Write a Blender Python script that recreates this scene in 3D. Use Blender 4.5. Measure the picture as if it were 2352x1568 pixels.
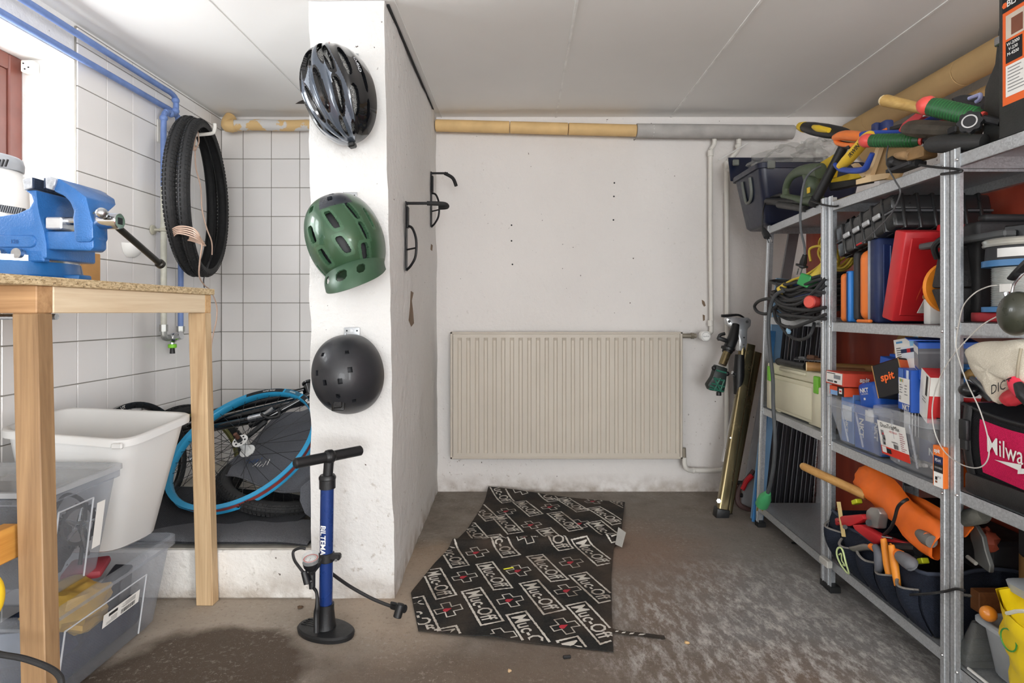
import bpy, bmesh, math, random
from mathutils import Vector, Matrix, noise
sc = bpy.context.scene
for o in list(bpy.data.objects): bpy.data.objects.remove(o)
col = sc.collection
# ------------------------------------------------------------------ camera
F, VX, VY, H = 1345.0, 1195.0, 716.0, 0.96
cd = bpy.data.cameras.new('camera'); cam = bpy.data.objects.new('camera', cd); col.objects.link(cam)
cd.sensor_width = 36.0; cd.lens = F / 2352 * 36.0
cd.shift_x = (1176 - VX) / 2352; cd.shift_y = (VY - 784) / 2352
cam.location = (0, 0, H); cam.rotation_euler = (math.pi / 2, 0, 0); cd.clip_start = 0.02
sc.camera = cam
# ------------------------------------------------------------------ world, daylight, added fill lights, exposure
w = bpy.data.worlds.new('world'); sc.world = w; w.use_nodes = True
bg = w.node_tree.nodes['Background']; bg.inputs[0].default_value = (0.93, 0.96, 1.0, 1); bg.inputs[1].default_value = 1.2
def area(name, loc, rot, sx, sy, power, colr):
    l = bpy.data.lights.new(name, 'AREA'); l.shape = 'RECTANGLE'; l.size = sx; l.size_y = sy; l.energy = power; l.color = colr
    o = bpy.data.objects.new(name, l); o.location = loc; o.rotation_euler = rot; col.objects.link(o); return o
R90 = math.pi / 2
area('window_daylight', (-1.93, 1.62, 1.50), (0, -R90, 0), 0.70, 0.88, 36, (0.93, 0.97, 1.0))
area('second_window_daylight', (-1.93, 0.70, 1.50), (0, -R90, 0), 0.70, 0.22, 11, (0.93, 0.97, 1.0))
area('rear_fill_light', (0.6, -4.55, 1.0), (R90, 0, 0), 2.4, 1.8, 190, (0.96, 0.985, 1.0))  # broad fill added behind the camera, through an unseen opening assumed there
area('side_fill_light', (2.14, -1.1, 1.0), (0, R90, 0), 1.8, 1.1, 170, (0.96, 0.985, 1.0))  # added fill for the pillar's right face; its unseen doorway is made up
vs = sc.view_settings; vs.view_transform = 'Standard'; vs.look = 'None'; vs.gamma = 1; vs.exposure = -0.05; vs.use_curve_mapping = False
sc.cycles.max_bounces = 10; sc.cycles.diffuse_bounces = 5; sc.cycles.transparent_max_bounces = 16
sc.cycles.caustics_reflective = False; sc.cycles.caustics_refractive = False; sc.cycles.sample_clamp_indirect = 6
# ------------------------------------------------------------------ where a point of the photo stands in the room
def P(px, py, Y): return Vector(((px - VX) / F * Y, Y, H - (py - VY) / F * Y))
def S(px, py, X): return P(px, py, X * F / (px - VX))
def PZ(px, py, Z): return P(px, py, (H - Z) * F / (py - VY))
# ------------------------------------------------------------------ materials
def lin(c):
    if isinstance(c, str): c = [int(c[i:i + 2], 16) / 255 for i in (0, 2, 4)]
    return tuple((x / 12.92 if x <= 0.04045 else ((x + 0.055) / 1.055) ** 2.4) for x in c)
class NT:
    def __init__(s, name):
        s.m = bpy.data.materials.new(name); s.m.use_nodes = True; s.t = s.m.node_tree; s.t.nodes.clear()
        s.out = s.n('ShaderNodeOutputMaterial'); s._co = None
    def n(s, ty, inp=None, **kw):
        nd = s.t.nodes.new(ty)
        for k, v in kw.items(): setattr(nd, k, v)
        for k, v in (inp or {}).items():
            if hasattr(v, 'is_linked'): s.t.links.new(v, nd.inputs[k])
            else: nd.inputs[k].default_value = v
        return nd
    def co(s):
        if s._co is None: s._co = s.n('ShaderNodeTexCoord').outputs['Object']
        return s._co
    def mapped(s, sca, rot=(0, 0, 0)): return s.n('ShaderNodeMapping', {0: s.co(), 2: rot, 3: sca}).outputs[0]
    def noise(s, scale, detail=4, rough=0.55, vec=None, dist=0.0):
        return s.n('ShaderNodeTexNoise', {'Vector': vec or s.co(), 'Scale': scale, 'Detail': detail, 'Roughness': rough, 'Distortion': dist}).outputs['Fac']
    def rng(s, v, a, b, c=0.0, d=1.0):
        return s.n('ShaderNodeMapRange', {0: v, 1: a, 2: b, 3: c, 4: d}).outputs[0]
    def math(s, op, a, b=0.0): return s.n('ShaderNodeMath', {0: a, 1: b}, operation=op).outputs[0]
    def mix(s, f, a, b):
        nd = s.n('ShaderNodeMix', data_type='RGBA')
        for i, v in ((0, f), (6, a), (7, b)):
            if hasattr(v, 'is_linked'): s.t.links.new(v, nd.inputs[i])
            else: nd.inputs[i].default_value = v if i == 0 else (*lin(v), 1) if isinstance(v, str) else (*v[:3], 1)
        return nd.outputs[2]
    def bump(s, h, strength=0.3, dist=0.01, normal=None):
        i = {'Strength': strength, 'Distance': dist, 'Height': h}
        if normal: i['Normal'] = normal
        return s.n('ShaderNodeBump', i).outputs[0]
    def bsdf(s, base, rough=0.5, metal=0.0, normal=None, coat=0.0, spec=0.5, **kw):
        i = {'Base Color': base if hasattr(base, 'is_linked') else (*base[:3], 1), 'Roughness': rough, 'Metallic': metal, 'Coat Weight': coat, 'Specular IOR Level': spec}
        if normal: i['Normal'] = normal
        i.update(kw)
        return s.n('ShaderNodeBsdfPrincipled', i)
    def done(s, sh):
        s.t.links.new(sh.outputs[0], s.out.inputs[0]); return s.m
MATS = {}
def mat(c, rough=0.5, metal=0.0, var=0.12, vs=14.0, bump=0.0, bs=120.0, coat=0.0, spec=0.5, emit=0):
    key = (c, rough, metal, var, vs, bump, bs, coat, spec)
    if key in MATS: return MATS[key]
    t = NT('surface_' + c); L = lin(c)
    f = t.rng(t.noise(vs), 0.3, 0.7)
    base = t.mix(f, tuple(x * (1 - var) for x in L), tuple(min(1, x * (1 + var)) for x in L))
    r = t.rng(t.noise(vs * 3), 0.3, 0.7, max(0.03, rough - 0.06), min(1, rough + 0.06))
    nm = t.bump(t.noise(bs, 3), bump, 0.004) if bump else None
    MATS[key] = t.done(t.bsdf(base, r, metal, nm, coat, spec)); return MATS[key]
def wood(c1, c2, axis=2, scale=1.0, rough=0.6):
    key = ('wood', c1, c2, axis, scale)
    if key in MATS: return MATS[key]
    t = NT('wood'); s = [26 * scale] * 3; s[axis] = 1.6 * scale
    v = t.mapped(s)
    a = t.noise(1.0, 5, 0.6, v, 1.2); s2 = [150.0] * 3; s2[axis] = 5.0
    b = t.noise(1.0, 3, 0.5, t.mapped(s2))
    f = t.math('ADD', t.rng(a, 0.3, 0.7, 0, 0.75), t.rng(b, 0.3, 0.7, 0, 0.3))
    base = t.mix(f, c1, c2)
    kn = t.n('ShaderNodeTexVoronoi', {'Vector': t.mapped([5.0 if i != axis else 2.3 for i in range(3)]), 'Scale': 1.0}).outputs['Distance']
    base = t.mix(t.rng(kn, 0.06, 0.12, 0.75, 0.0), base, '5a3418')
    MATS[key] = t.done(t.bsdf(base, rough, 0, t.bump(b, 0.25, 0.002))); return MATS[key]
def galv():
    t = NT('galvanised_steel')
    v = t.n('ShaderNodeTexVoronoi', {'Vector': t.co(), 'Scale': 240.0, 'Randomness': 1.0}).outputs['Color']
    g = t.n('ShaderNodeSeparateColor', {0: v}).outputs[0]
    base = t.mix(g, (0.50, 0.53, 0.56), (0.68, 0.71, 0.74))
    base = t.mix(t.rng(t.noise(3.0), 0.35, 0.7, 0, 0.45), base, (0.44, 0.46, 0.48))
    return t.done(t.bsdf(base, t.rng(g, 0, 1, 0.34, 0.5), 0.7, t.bump(g, 0.05, 0.001)))
def clear(c, alpha, rough=0.12):
    key = ('clear', c, alpha)
    if key in MATS: return MATS[key]
    t = NT('clear_plastic'); L = lin(c)
    a = t.n('ShaderNodeBsdfTransparent', {0: tuple(0.55 + 0.45 * x for x in L) + (1,)})
    b = t.bsdf(t.mix(t.rng(t.noise(9), 0.3, 0.7), tuple(x * 0.92 for x in L), L), rough)
    f = t.rng(t.noise(6.0, 5), 0.3, 0.75, max(0, alpha - 0.06), alpha + 0.08)
    mx = t.n('ShaderNodeMixShader', {0: f, 1: a.outputs[0], 2: b.outputs[0]})
    MATS[key] = t.done(mx); return MATS[key]
def milky(c, tr=0.4):
    t = NT('milky_plastic'); L = lin(c)
    b = t.bsdf(t.mix(t.rng(t.noise(5), 0.3, 0.7), tuple(x * 0.95 for x in L), L), 0.38)
    a = t.n('ShaderNodeBsdfTranslucent', {0: (*L, 1)})
    return t.done(t.n('ShaderNodeMixShader', {0: tr, 1: b.outputs[0], 2: a.outputs[0]}))
def fabric(c, c2=None, sc_=900.0, rough=0.9, bump=0.5):
    key = ('fab', c, c2, sc_)
    if key in MATS: return MATS[key]
    t = NT('woven_fabric'); L = lin(c); L2 = lin(c2) if c2 else tuple(x * 0.7 for x in L)
    wv = t.n('ShaderNodeTexWave', {'Vector': t.co(), 'Scale': sc_ / 12, 'Distortion': 1.5, 'Detail': 2.0}, wave_type='BANDS', bands_direction='DIAGONAL').outputs['Fac']
    f = t.math('MULTIPLY', t.rng(t.noise(sc_ / 4, 2), 0.3, 0.7), t.rng(wv, 0, 1, 0.5, 1))
    base = t.mix(f, L2, L); base = t.mix(t.rng(t.noise(7), 0.35, 0.7, 0, 0.25), base, L2)
    MATS[key] = t.done(t.bsdf(base, rough, 0, t.bump(f, bump, 0.002), 0, 0.25)); return MATS[key]
def plaster(c, dirt='8a7a68', dz=0.55, b=0.45, amount=1.0):
    t = NT('painted_plaster'); L = lin(c)
    base = t.mix(t.rng(t.noise(2.2, 5), 0.3, 0.7), tuple(x * 0.95 for x in L), L)
    z = t.n('ShaderNodeSeparateXYZ', {0: t.co()}).outputs[2]
    low = t.rng(z, 0.02, dz, 1.0, 0.0)
    sp = t.rng(t.noise(38, 6, 0.65), 0.60, 0.72)
    sp = t.math('MULTIPLY', sp, t.rng(t.noise(3.1, 3), 0.45, 0.62))
    d = t.math('MULTIPLY', t.math('ADD', t.math('MULTIPLY', low, 0.85), 0.22), sp)
    base = t.mix(t.math('MULTIPLY', d, amount), base, dirt)
    edge = t.math('MULTIPLY', t.rng(z, 0.0, 0.10, 0.75, 0.0), t.rng(t.noise(14, 5), 0.35, 0.65))
    base = t.mix(edge, base, '8d7c69')
    chip = t.math('MULTIPLY', t.rng(t.noise(55, 2), 0.735, 0.75), t.rng(t.noise(2.0, 2), 0.45, 0.55))
    base = t.mix(chip, base, '5b5048')
    n1 = t.bump(t.noise(26, 5, 0.6), b, 0.012); n2 = t.bump(t.noise(150, 3), 0.25, 0.003, n1)
    return t.done(t.bsdf(base, 0.78, 0, n2, 0, 0.3))
def concrete():
    t = NT('stained_concrete'); co = t.co()
    n1 = t.noise(1.6, 6, 0.62, None, 0.3); n2 = t.noise(9, 6, 0.65); n3 = t.noise(70, 5, 0.7); n4 = t.noise(320, 2)
    base = t.mix(t.rng(n2, 0.3, 0.7), '6f665c', '928a81')
    def blob(p, r0, r1, k=0.5):
        d = t.n('ShaderNodeVectorMath', {0: co, 1: p}, operation='DISTANCE').outputs['Value']
        d = t.math('ADD', d, t.math('MULTIPLY', t.math('SUBTRACT', t.noise(4.0, 6, 0.6), 0.5), k))
        return t.rng(d, r0, r1, 1.0, 0.0)
    right = blob((0.95, 1.75, 0), 0.45, 1.1, 0.6)
    base = t.mix(t.math('MULTIPLY', right, 0.75), base, '7f7f80')
    base = t.mix(t.math('MULTIPLY', blob((0.55, 2.6, 0), 0.2, 0.7, 0.5), 0.5), base, '857c74')
    for p, a, b_, k, c, s_ in (((-0.25, 1.42, 0), 0.20, 0.42, 0.4, '66594d', 0.8), ((0.25, 1.40, 0), 0.3, 0.55, 0.4, '6a5c4f', 0.75),
                         ((0.45, 2.35, 0), 0.12, 0.42, 0.4, '8b6b55', 0.55), ((0.75, 1.5, 0), 0.06, 0.26, 0.35, '715d4c', 0.7), ((-0.36, 2.3, 0), 0.10, 0.22, 0.3, 'a8927c', 0.6), ((-0.40, 1.95, 0), 0.12, 0.4, 0.3, 'b5a594', 0.75), ((-0.95, 1.84, 0), 0.12, 0.40, 0.2, 'b0a496', 0.75), ((-0.85, 1.50, 0), 0.27, 0.32, 0.22, '4c4035', 0.92), ((0.48, 1.95, 0), 0.02, 0.3, 0.4, '7d6c5e', 0.7)):
        base = t.mix(t.math('MULTIPLY', blob(p, a, b_, k), s_), base, c)
    sv = t.mapped((30, 13, 20), (0, 0, 0.9)); scuff = t.math('MULTIPLY', t.rng(t.noise(1.0, 9, 0.78, sv), 0.47, 0.62), t.math('MULTIPLY', blob((0.78, 1.72, 0), 0.2, 0.66, 0.8), 0.95))
    base = t.mix(scuff, base, 'c6c3c0')
    base = t.mix(t.math('MULTIPLY', t.rng(t.noise(60, 5, 0.75), 0.54, 0.64), t.rng(t.noise(3.3, 4), 0.45, 0.6, 0.05, 0.5)), base, 'b5aea5')
    base = t.mix(t.rng(n3, 0.55, 0.75, 0, 0.6), base, '564b41')
    base = t.mix(t.rng(n4, 0.66, 0.72, 0, 0.6), base, 'c8c0b6')
    h = t.math('ADD', t.math('MULTIPLY', n2, 0.6), t.math('MULTIPLY', n3, 0.4))
    return t.done(t.bsdf(base, t.rng(n1, 0.3, 0.7, 0.55, 0.85), 0, t.bump(h, 0.5, 0.008), 0, 0.35))
def chipboard():
    t = NT('chipboard')
    v = t.n('ShaderNodeTexVoronoi', {'Vector': t.mapped((300, 120, 380)), 'Scale': 1.0}).outputs['Color']
    g = t.n('ShaderNodeSeparateColor', {0: v}).outputs[0]
    base = t.mix(g, 'a58c66', 'd9c39d'); base = t.mix(t.rng(t.noise(190, 3), 0.6, 0.68), base, '5d4a32')
    return t.done(t.bsdf(base, 0.75, 0, t.bump(g, 0.4, 0.002)))
GALV = galv()
# ------------------------------------------------------------------ mesh building
LOC = {}
def smoothp(pts, n=6, closed=False):
    pts = [Vector(p) for p in pts]; m = len(pts); out = []
    for i in range(m if closed else m - 1):
        g = (lambda k: pts[k % m]) if closed else (lambda k: pts[min(max(k, 0), m - 1)])
        a, b, c, d = g(i - 1), g(i), g(i + 1), g(i + 2)
        for j in range(n):
            u = j / n
            out.append(0.5 * (2 * b + (c - a) * u + (2 * a - 5 * b + 4 * c - d) * u * u + (3 * b - a - 3 * c + d) * u ** 3))
    if not closed: out.append(pts[-1])
    return out
def frame(axis):
    a = Vector(axis).normalized(); h = Vector((0, 0, 1)) if abs(a.z) < 0.9 else Vector((1, 0, 0))
    u = h.cross(a).normalized(); return u, a.cross(u), a
def rotm(*deg):
    rx, ry, rz = [math.radians(d) for d in deg]
    return (Matrix.Rotation(rz, 3, 'Z') @ Matrix.Rotation(ry, 3, 'Y') @ Matrix.Rotation(rx, 3, 'X'))
class MB:
    def __init__(s): s.v = []; s.f = []; s.m = []; s.mi = 0
    def add(s, vs_, fs):
        k = len(s.v); s.v += [Vector(x) for x in vs_]
        s.f += [tuple(i + k for i in f) for f in fs]; s.m += [s.mi] * len(fs); return s
    def bm(s, b, c, R=None):
        b.verts.index_update(); c = Vector(c)
        return s.add([(R @ v.co if R else v.co) + c for v in b.verts], [[v.index for v in f.verts] for f in b.faces])
    def box(s, c, size, r=0.0, R=None, seg=1):
        b = bmesh.new(); bmesh.ops.create_cube(b, size=1)
        for v in b.verts: v.co = Vector([v.co[i] * size[i] for i in range(3)])
        if r: bmesh.ops.bevel(b, geom=list(b.edges), offset=min(r, min(size) * 0.49), segments=seg, profile=0.5, affect='EDGES', clamp_overlap=True)
        s.bm(b, c, R); b.free(); return s
    def bx(s, x0, x1, y0, y1, z0, z1, r=0.0, seg=1): return s.box(((x0 + x1) / 2, (y0 + y1) / 2, (z0 + z1) / 2), (abs(x1 - x0), abs(y1 - y0), abs(z1 - z0)), r, None, seg)
    def hexa(s, p, r=0.0, seg=1):   # eight corners: bottom loop then top loop
        return s.prism(p[:4], None, r, seg, p[4:])
    def prism(s, pts, ext, r=0.0, seg=1, top=None):
        pts = [Vector(p) for p in pts]; n = len(pts)
        tp = [Vector(p) for p in top] if top else [p + Vector(ext) for p in pts]
        b = bmesh.new(); A = [b.verts.new(p) for p in pts]; B = [b.verts.new(p) for p in tp]
        b.faces.new(A[::-1]); b.faces.new(B)
        for i in range(n): b.faces.new((A[i], A[(i + 1) % n], B[(i + 1) % n], B[i]))
        bmesh.ops.recalc_face_normals(b, faces=b.faces)
        if r: bmesh.ops.bevel(b, geom=list(b.edges), offset=r, segments=seg, profile=0.5, affect='EDGES', clamp_overlap=True)
        s.bm(b, (0, 0, 0)); b.free(); return s
    def tube(s, pts, r, seg=8, closed=False, squash=1.0):
        pts = [Vector(p) for p in pts]; n = len(pts); rs = r if isinstance(r, (list, tuple)) else [r] * n
        if len(rs) != n:
            q = [i * (len(rs) - 1) / max(1, n - 1) for i in range(n)]
            rs = [rs[int(t)] + (rs[min(int(t) + 1, len(rs) - 1)] - rs[int(t)]) * (t - int(t)) for t in q]
        vs_ = []; u = None
        for i in range(n):
            t = (pts[(i + 1) % n] - pts[i - 1]) if closed else pts[min(i + 1, n - 1)] - pts[max(i - 1, 0)]
            t.normalize()
            u = frame(t)[0] if u is None else (u - t * u.dot(t)).normalized()
            v = t.cross(u)
            for k in range(seg):
                a = 2 * math.pi * k / seg; vs_.append(pts[i] + (u * math.cos(a) + v * math.sin(a) * squash) * rs[i])
        fs = [(i * seg + k, i * seg + (k + 1) % seg, ((i + 1) % n) * seg + (k + 1) % seg, ((i + 1) % n) * seg + k) for i in range(n if closed else n - 1) for k in range(seg)]
        if not closed: fs += [tuple(range(seg))[::-1], tuple((n - 1) * seg + k for k in range(seg))]
        return s.add(vs_, fs)
    def cyl(s, a, b, r, seg=16, r2=None, bev=0.0):
        a, b = Vector(a), Vector(b); r2 = r if r2 is None else r2
        if bev:
            d = (b - a).normalized() * bev
            return s.tube([a, a + d, b - d, b], [r - bev, r, r2, r2 - bev], seg)
        return s.tube([a, b], [r, r2], seg)
    def lathe(s, prof, o, axis=(0, 0, 1), seg=24, closed=False):
        u, v, a = frame(axis); o = Vector(o); n = len(prof); vs_ = []
        for k in range(seg):
            t = 2 * math.pi * k / seg; d = u * math.cos(t) + v * math.sin(t)
            vs_ += [o + d * p[0] + a * p[1] for p in prof]
        m = n if closed else n - 1
        fs = [(k * n + i, ((k + 1) % seg) * n + i, ((k + 1) % seg) * n + (i + 1) % n, k * n + (i + 1) % n) for k in range(seg) for i in range(m)]
        return s.add(vs_, fs)
    def ball(s, c, r, R=None, seg=16, lump=0.0, seed=0, fq=3.0):
        b = bmesh.new(); bmesh.ops.create_uvsphere(b, u_segments=seg, v_segments=max(6, seg * 2 // 3), radius=1)
        r = r if isinstance(r, (tuple, list)) else (r, r, r)
        for v in b.verts:
            k = 1 + lump * noise.noise(v.co * fq + Vector((seed * 7.3, seed, 0))) if lump else 1
            v.co = Vector([v.co[i] * r[i] * k for i in range(3)])
        s.bm(b, c, R); b.free(); return s
    def loft(s, loops, cap=True, closed=False):
        n = len(loops[0]); k = len(loops); vs_ = [p for l in loops for p in l]
        fs = [(i * n + j, i * n + (j + 1) % n, ((i + 1) % k) * n + (j + 1) % n, ((i + 1) % k) * n + j) for i in range(k if closed else k - 1) for j in range(n)]
        if cap and not closed: fs += [tuple(range(n))[::-1], tuple((k - 1) * n + j for j in range(n))]
        return s.add(vs_, fs)
    def grid(s, fn, nu, nv, th=0.0, keep=None, pick=None, inner=0):
        g = [[Vector(fn(i / nu, j / nv)) for j in range(nv + 1)] for i in range(nu + 1)]
        K = [[(keep is None or keep((i + 0.5) / nu, (j + 0.5) / nv)) for j in range(nv)] for i in range(nu)]
        idx = lambda i, j: i * (nv + 1) + j
        vs_ = [g[i][j] for i in range(nu + 1) for j in range(nv + 1)]
        fs = [(idx(i, j), idx(i + 1, j), idx(i + 1, j + 1), idx(i, j + 1)) for i in range(nu) for j in range(nv) if K[i][j]]
        ms = [pick((i + 0.5) / nu, (j + 0.5) / nv) if pick else s.mi for i in range(nu) for j in range(nv) if K[i][j]]
        if th:
            N = len(vs_); off = []
            for i in range(nu + 1):
                for j in range(nv + 1):
                    a = g[min(i + 1, nu)][j] - g[max(i - 1, 0)][j]; b = g[i][min(j + 1, nv)] - g[i][max(j - 1, 0)]
                    nn = a.cross(b); nn = nn.normalized() if nn.length > 1e-9 else Vector((0, 0, 0)); off.append(g[i][j] - nn * th)
            vs_ += off; fs += [tuple(q + N for q in f)[::-1] for f in fs]; ms += [inner] * len(ms)
            for i in range(nu):
                for j in range(nv):
                    if not K[i][j]: continue
                    for (di, dj, a, b) in ((-1, 0, idx(i, j), idx(i, j + 1)), (1, 0, idx(i + 1, j + 1), idx(i + 1, j)), (0, -1, idx(i + 1, j), idx(i, j)), (0, 1, idx(i, j + 1), idx(i + 1, j + 1))):
                        ii, jj = i + di, j + dj
                        if not (0 <= ii < nu and 0 <= jj < nv) or not K[ii][jj]: fs.append((a, b, b + N, a + N)); ms.append(pick((i + 0.5) / nu, (j + 0.5) / nv) if pick else s.mi)
        k = len(s.m); s.add(vs_, fs); s.m[k:] = ms; return s
    def text(s, st, o, right, up, h, fn=None, squeeze=1.0, align=0.5, bold=0):
        vs_, fs, wd = TX[st]; o = Vector(o); right = Vector(right).normalized(); up = Vector(up).normalized()
        q = [((x - wd * align) * h * squeeze, (y - 0.5) * h) for x, y in vs_]
        if fn: return s.add([fn(a, b) for a, b in q], fs)
        nn = right.cross(up) * 0.0006
        return s.add([o + right * a + up * b + nn for a, b in q], fs)
    def quad(s, o, right, up, w_, h_, lift=0.0004):
        o = Vector(o); r = Vector(right).normalized() * w_ / 2; u = Vector(up).normalized() * h_ / 2; n = r.cross(u).normalized() * lift
        return s.add([o - r - u + n, o + r - u + n, o + r + u + n, o - r + u + n], [(0, 1, 2, 3)])
    def ob(s, name, m, parent=None, loc=None, smooth=35, kind=None, label=None):
        me = bpy.data.meshes.new(name); L = Vector(loc) if loc else Vector(LOC.get(parent.name, (0, 0, 0)) if parent else (0, 0, 0))
        me.from_pydata([v - L for v in s.v], [], s.f); me.validate()
        for x in (m if isinstance(m, (list, tuple)) else [m]): me.materials.append(x)
        if len(me.polygons) == len(s.m): me.polygons.foreach_set('material_index', s.m)
        if smooth: me.shade_smooth(); me.set_sharp_from_angle(angle=math.radians(smooth))
        o = bpy.data.objects.new(name, me); col.objects.link(o)
        if parent: o.parent = parent; LOC[o.name] = L
        else: o.location = L; LOC[o.name] = L
        if kind: o['kind'] = kind
        if label: o['label'] = label
        return o
def tag(o, label, cat, group=None):
    o['label'] = label; o['category'] = cat
    if group: o['group'] = group
    return o
def thing(name, label, cat, loc=(0, 0, 0), group=None):
    o = bpy.data.objects.new(name, None); o.empty_display_size = 0.05; col.objects.link(o); o.location = loc; LOC[o.name] = Vector(loc)
    return tag(o, label, cat, group)
def solo(mb, name, m, label, cat, group=None, loc=None, smooth=35):
    if loc is None:
        n = len(mb.v); loc = (sum(v.x for v in mb.v) / n, sum(v.y for v in mb.v) / n, min(v.z for v in mb.v))
    return tag(mb.ob(name, m, None, loc, smooth), label, cat, group)
def cpy(o, parent=None):
    c = o.copy(); col.objects.link(c); c.parent = parent
    for ch in [x for x in bpy.data.objects if x.parent == o]: cpy(ch, c)
    return c
# ------------------------------------------------------------------ lettering outlines
TX = {}
def prep_text(items):
    made = []
    for st, bold in items:
        cu = bpy.data.curves.new('lettering', 'FONT'); cu.body = st; cu.resolution_u = 2; cu.offset = bold
        o = bpy.data.objects.new('lettering', cu); col.objects.link(o); made.append((st, o, cu))
    dg = bpy.context.evaluated_depsgraph_get()
    for st, o, cu in made:
        me = o.evaluated_get(dg).to_mesh()
        vs_ = [(v.co.x, v.co.y) for v in me.vertices]; fs = [tuple(p.vertices) for p in me.polygons]
        x0 = min(v[0] for v in vs_); x1 = max(v[0] for v in vs_); y0 = min(v[1] for v in vs_); y1 = max(v[1] for v in vs_)
        k = 1 / (y1 - y0); TX[st] = ([((x - x0) * k, (y - y0) * k) for x, y in vs_], fs, (x1 - x0) * k)
    for st, o, cu in made: bpy.data.objects.remove(o); bpy.data.curves.remove(cu)
prep_text([(s_, b_) for s_, b_ in (('Muc-Off', 0.012), ('120', 0.02), ('GIRO', 0.01), ('BILTEMA', 0.02), ('IRWIN', 0.02), ('Danfoss', 0), ('DuoTriaMix', 0.0), ('HARPUN', 0.01), ('spit', 0.03), ('FS-H', 0.02), ('NKT', 0.03),
   ('FASTENERS', 0.0), ('Milwaukee', 0.004), ('DICT', 0.0), ('DUAL DUTY', 0.02), ('WTB', 0.03), ('FREERIDE', 0.0), ('UT', 0.02), ('BLACK&DECKER', 0.02), ('3,5 x', 0.0), ('D', 0.05), ('PRO BOX', 0.0), ('W-2000', 0.02), ('V-230', 0.02), ('M-4200', 0.02), ('SAMLA', 0.01), ('22', 0.0), ('07,5', 0.0))])
# frequently used surfaces
BLACK = mat('17181a', 0.45, bump=0.15, bs=300); RUBBER = mat('1d1d1e', 0.75, bump=0.3, bs=200); STEEL = mat('b9bcc0', 0.28, 1.0, 0.05); CHROME = mat('cfd1d4', 0.14, 1.0, 0.03)
DARK = mat('2a2b2e', 0.6); WHITE = mat('e9e9e6', 0.5, var=0.04); PAPER = mat('efeeea', 0.7, var=0.03); INK = mat('15161a', 0.6); REDP = mat('c4202a', 0.42); ORANGE = mat('f07a1e', 0.5, var=0.06)
NAVY = mat('1b2b55', 0.5); BLUE = mat('1556b0', 0.5, var=0.08); GREENP = mat('3aa54a', 0.5); YELLOW = mat('e8c32a', 0.5, var=0.08); CARD = mat('b48a57', 0.85, bump=0.2)
PINE = wood('b98a58', 'dcb98a'); PINEY = wood('b98a58', 'dcb98a', 1); PINEX = wood('b98a58', 'dcb98a', 0)
# ================================================================== THE SETTING
random.seed(4)
PL = plaster('f0efed'); PLB = plaster('e7e3e0', amount=0.9); PLP = plaster('dfdedc', dz=0.5, b=0.6); CEIL = mat('f0efed', 0.8, var=0.03, vs=1.5, bump=0.06, bs=500, spec=0.2)
TILE = mat('ebe8e6', 0.16, var=0.02, vs=3, bump=0.015, bs=30); GROUT = mat('8f8b84', 0.95, vs=30)
YB, XL, XR, ZC = 3.13, -1.593, 1.92, 2.0
def struct(mb, name, m, smooth=0, loc=(0, 0, 0)):
    o = mb.ob(name, m, None, loc, smooth); o['kind'] = 'structure'; return o
struct(MB().bx(-2.1, 2.2, -4.4, 3.4, -0.12, 0), 'floor', concrete())
wb = struct(MB().bx(-1.9, 2.1, YB, YB + 0.15, 0, 2.1), 'wall_back', PLB)
x0 = -1.606
m = MB(); W1, W2, ZS, ZT = (1.15, 2.108), (0.56, 0.84), 1.13, 1.866
m.bx(x0 - 0.27, x0, -4.4, 3.2, 0, ZS); m.bx(x0 - 0.27, x0, -4.4, 3.2, ZT, 2.1)
for a, b in ((-4.4, W2[0]), (W2[1], W1[0]), (W1[1], 3.2)): m.bx(x0 - 0.27, x0, a, b, ZS, ZT)
wl = struct(m, 'wall_left', PL)
struct(MB().bx(XR, XR + 0.15, -4.4, -1.68, 0, 2.1).bx(XR, XR + 0.15, -0.52, 3.2, 0, 2.1).bx(XR, XR + 0.15, -1.68, -0.52, 1.94, 2.1), 'wall_right', PL)  # doorway gap behind the camera added to let the side fill in
m = MB(); m.bx(-1.9, -0.65, -4.52, -4.4, 0, 2.1); m.bx(1.86, 2.1, -4.52, -4.4, 0, 2.1); m.bx(-0.65, 1.86, -4.52, -4.4, 1.93, 2.1)  # unseen opening, shifted right to let the rear fill in
struct(m, 'wall_front', PL)
# ceiling boards with pale cover strips on the joints
ce = struct(MB().bx(-1.9, 2.1, -4.4, 3.2, ZC + 0.012, ZC + 0.12), 'ceiling', CEIL)
xs = [-1.62, -1.04, -0.42, 0.19, 0.805, 1.43, 1.95]
for a, b in zip(xs, xs[1:]): MB().bx(a + 0.001, b - 0.001, -4.4, YB, ZC + 0.001, ZC + 0.012, 0.0015).ob('ceiling_panel', CEIL, ce)
stripm = mat('f4f3f1', 0.7)
for a, w_ in zip(xs[1:-1], (0.003, 0.003, 0.009, 0.009, 0.009)): MB().bx(a - w_ / 2, a + w_ / 2, -4.4, YB, ZC - 0.0025, ZC + 0.002).ob('joint_strip', stripm if w_ > 0.005 else CEIL, ce)
hole = MB().prism([P(678, 226, 2.93) * 1, P(706, 224, 2.93), P(709, 247, 2.86), P(694, 240, 2.88), P(686, 236, 2.9)], (0, 0, 0.003))
for v in hole.v: v.z = ZC - 0.002 + (v.z > ZC - 0.02) * 0.002
hole.ob('hole', INK, ce)
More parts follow.
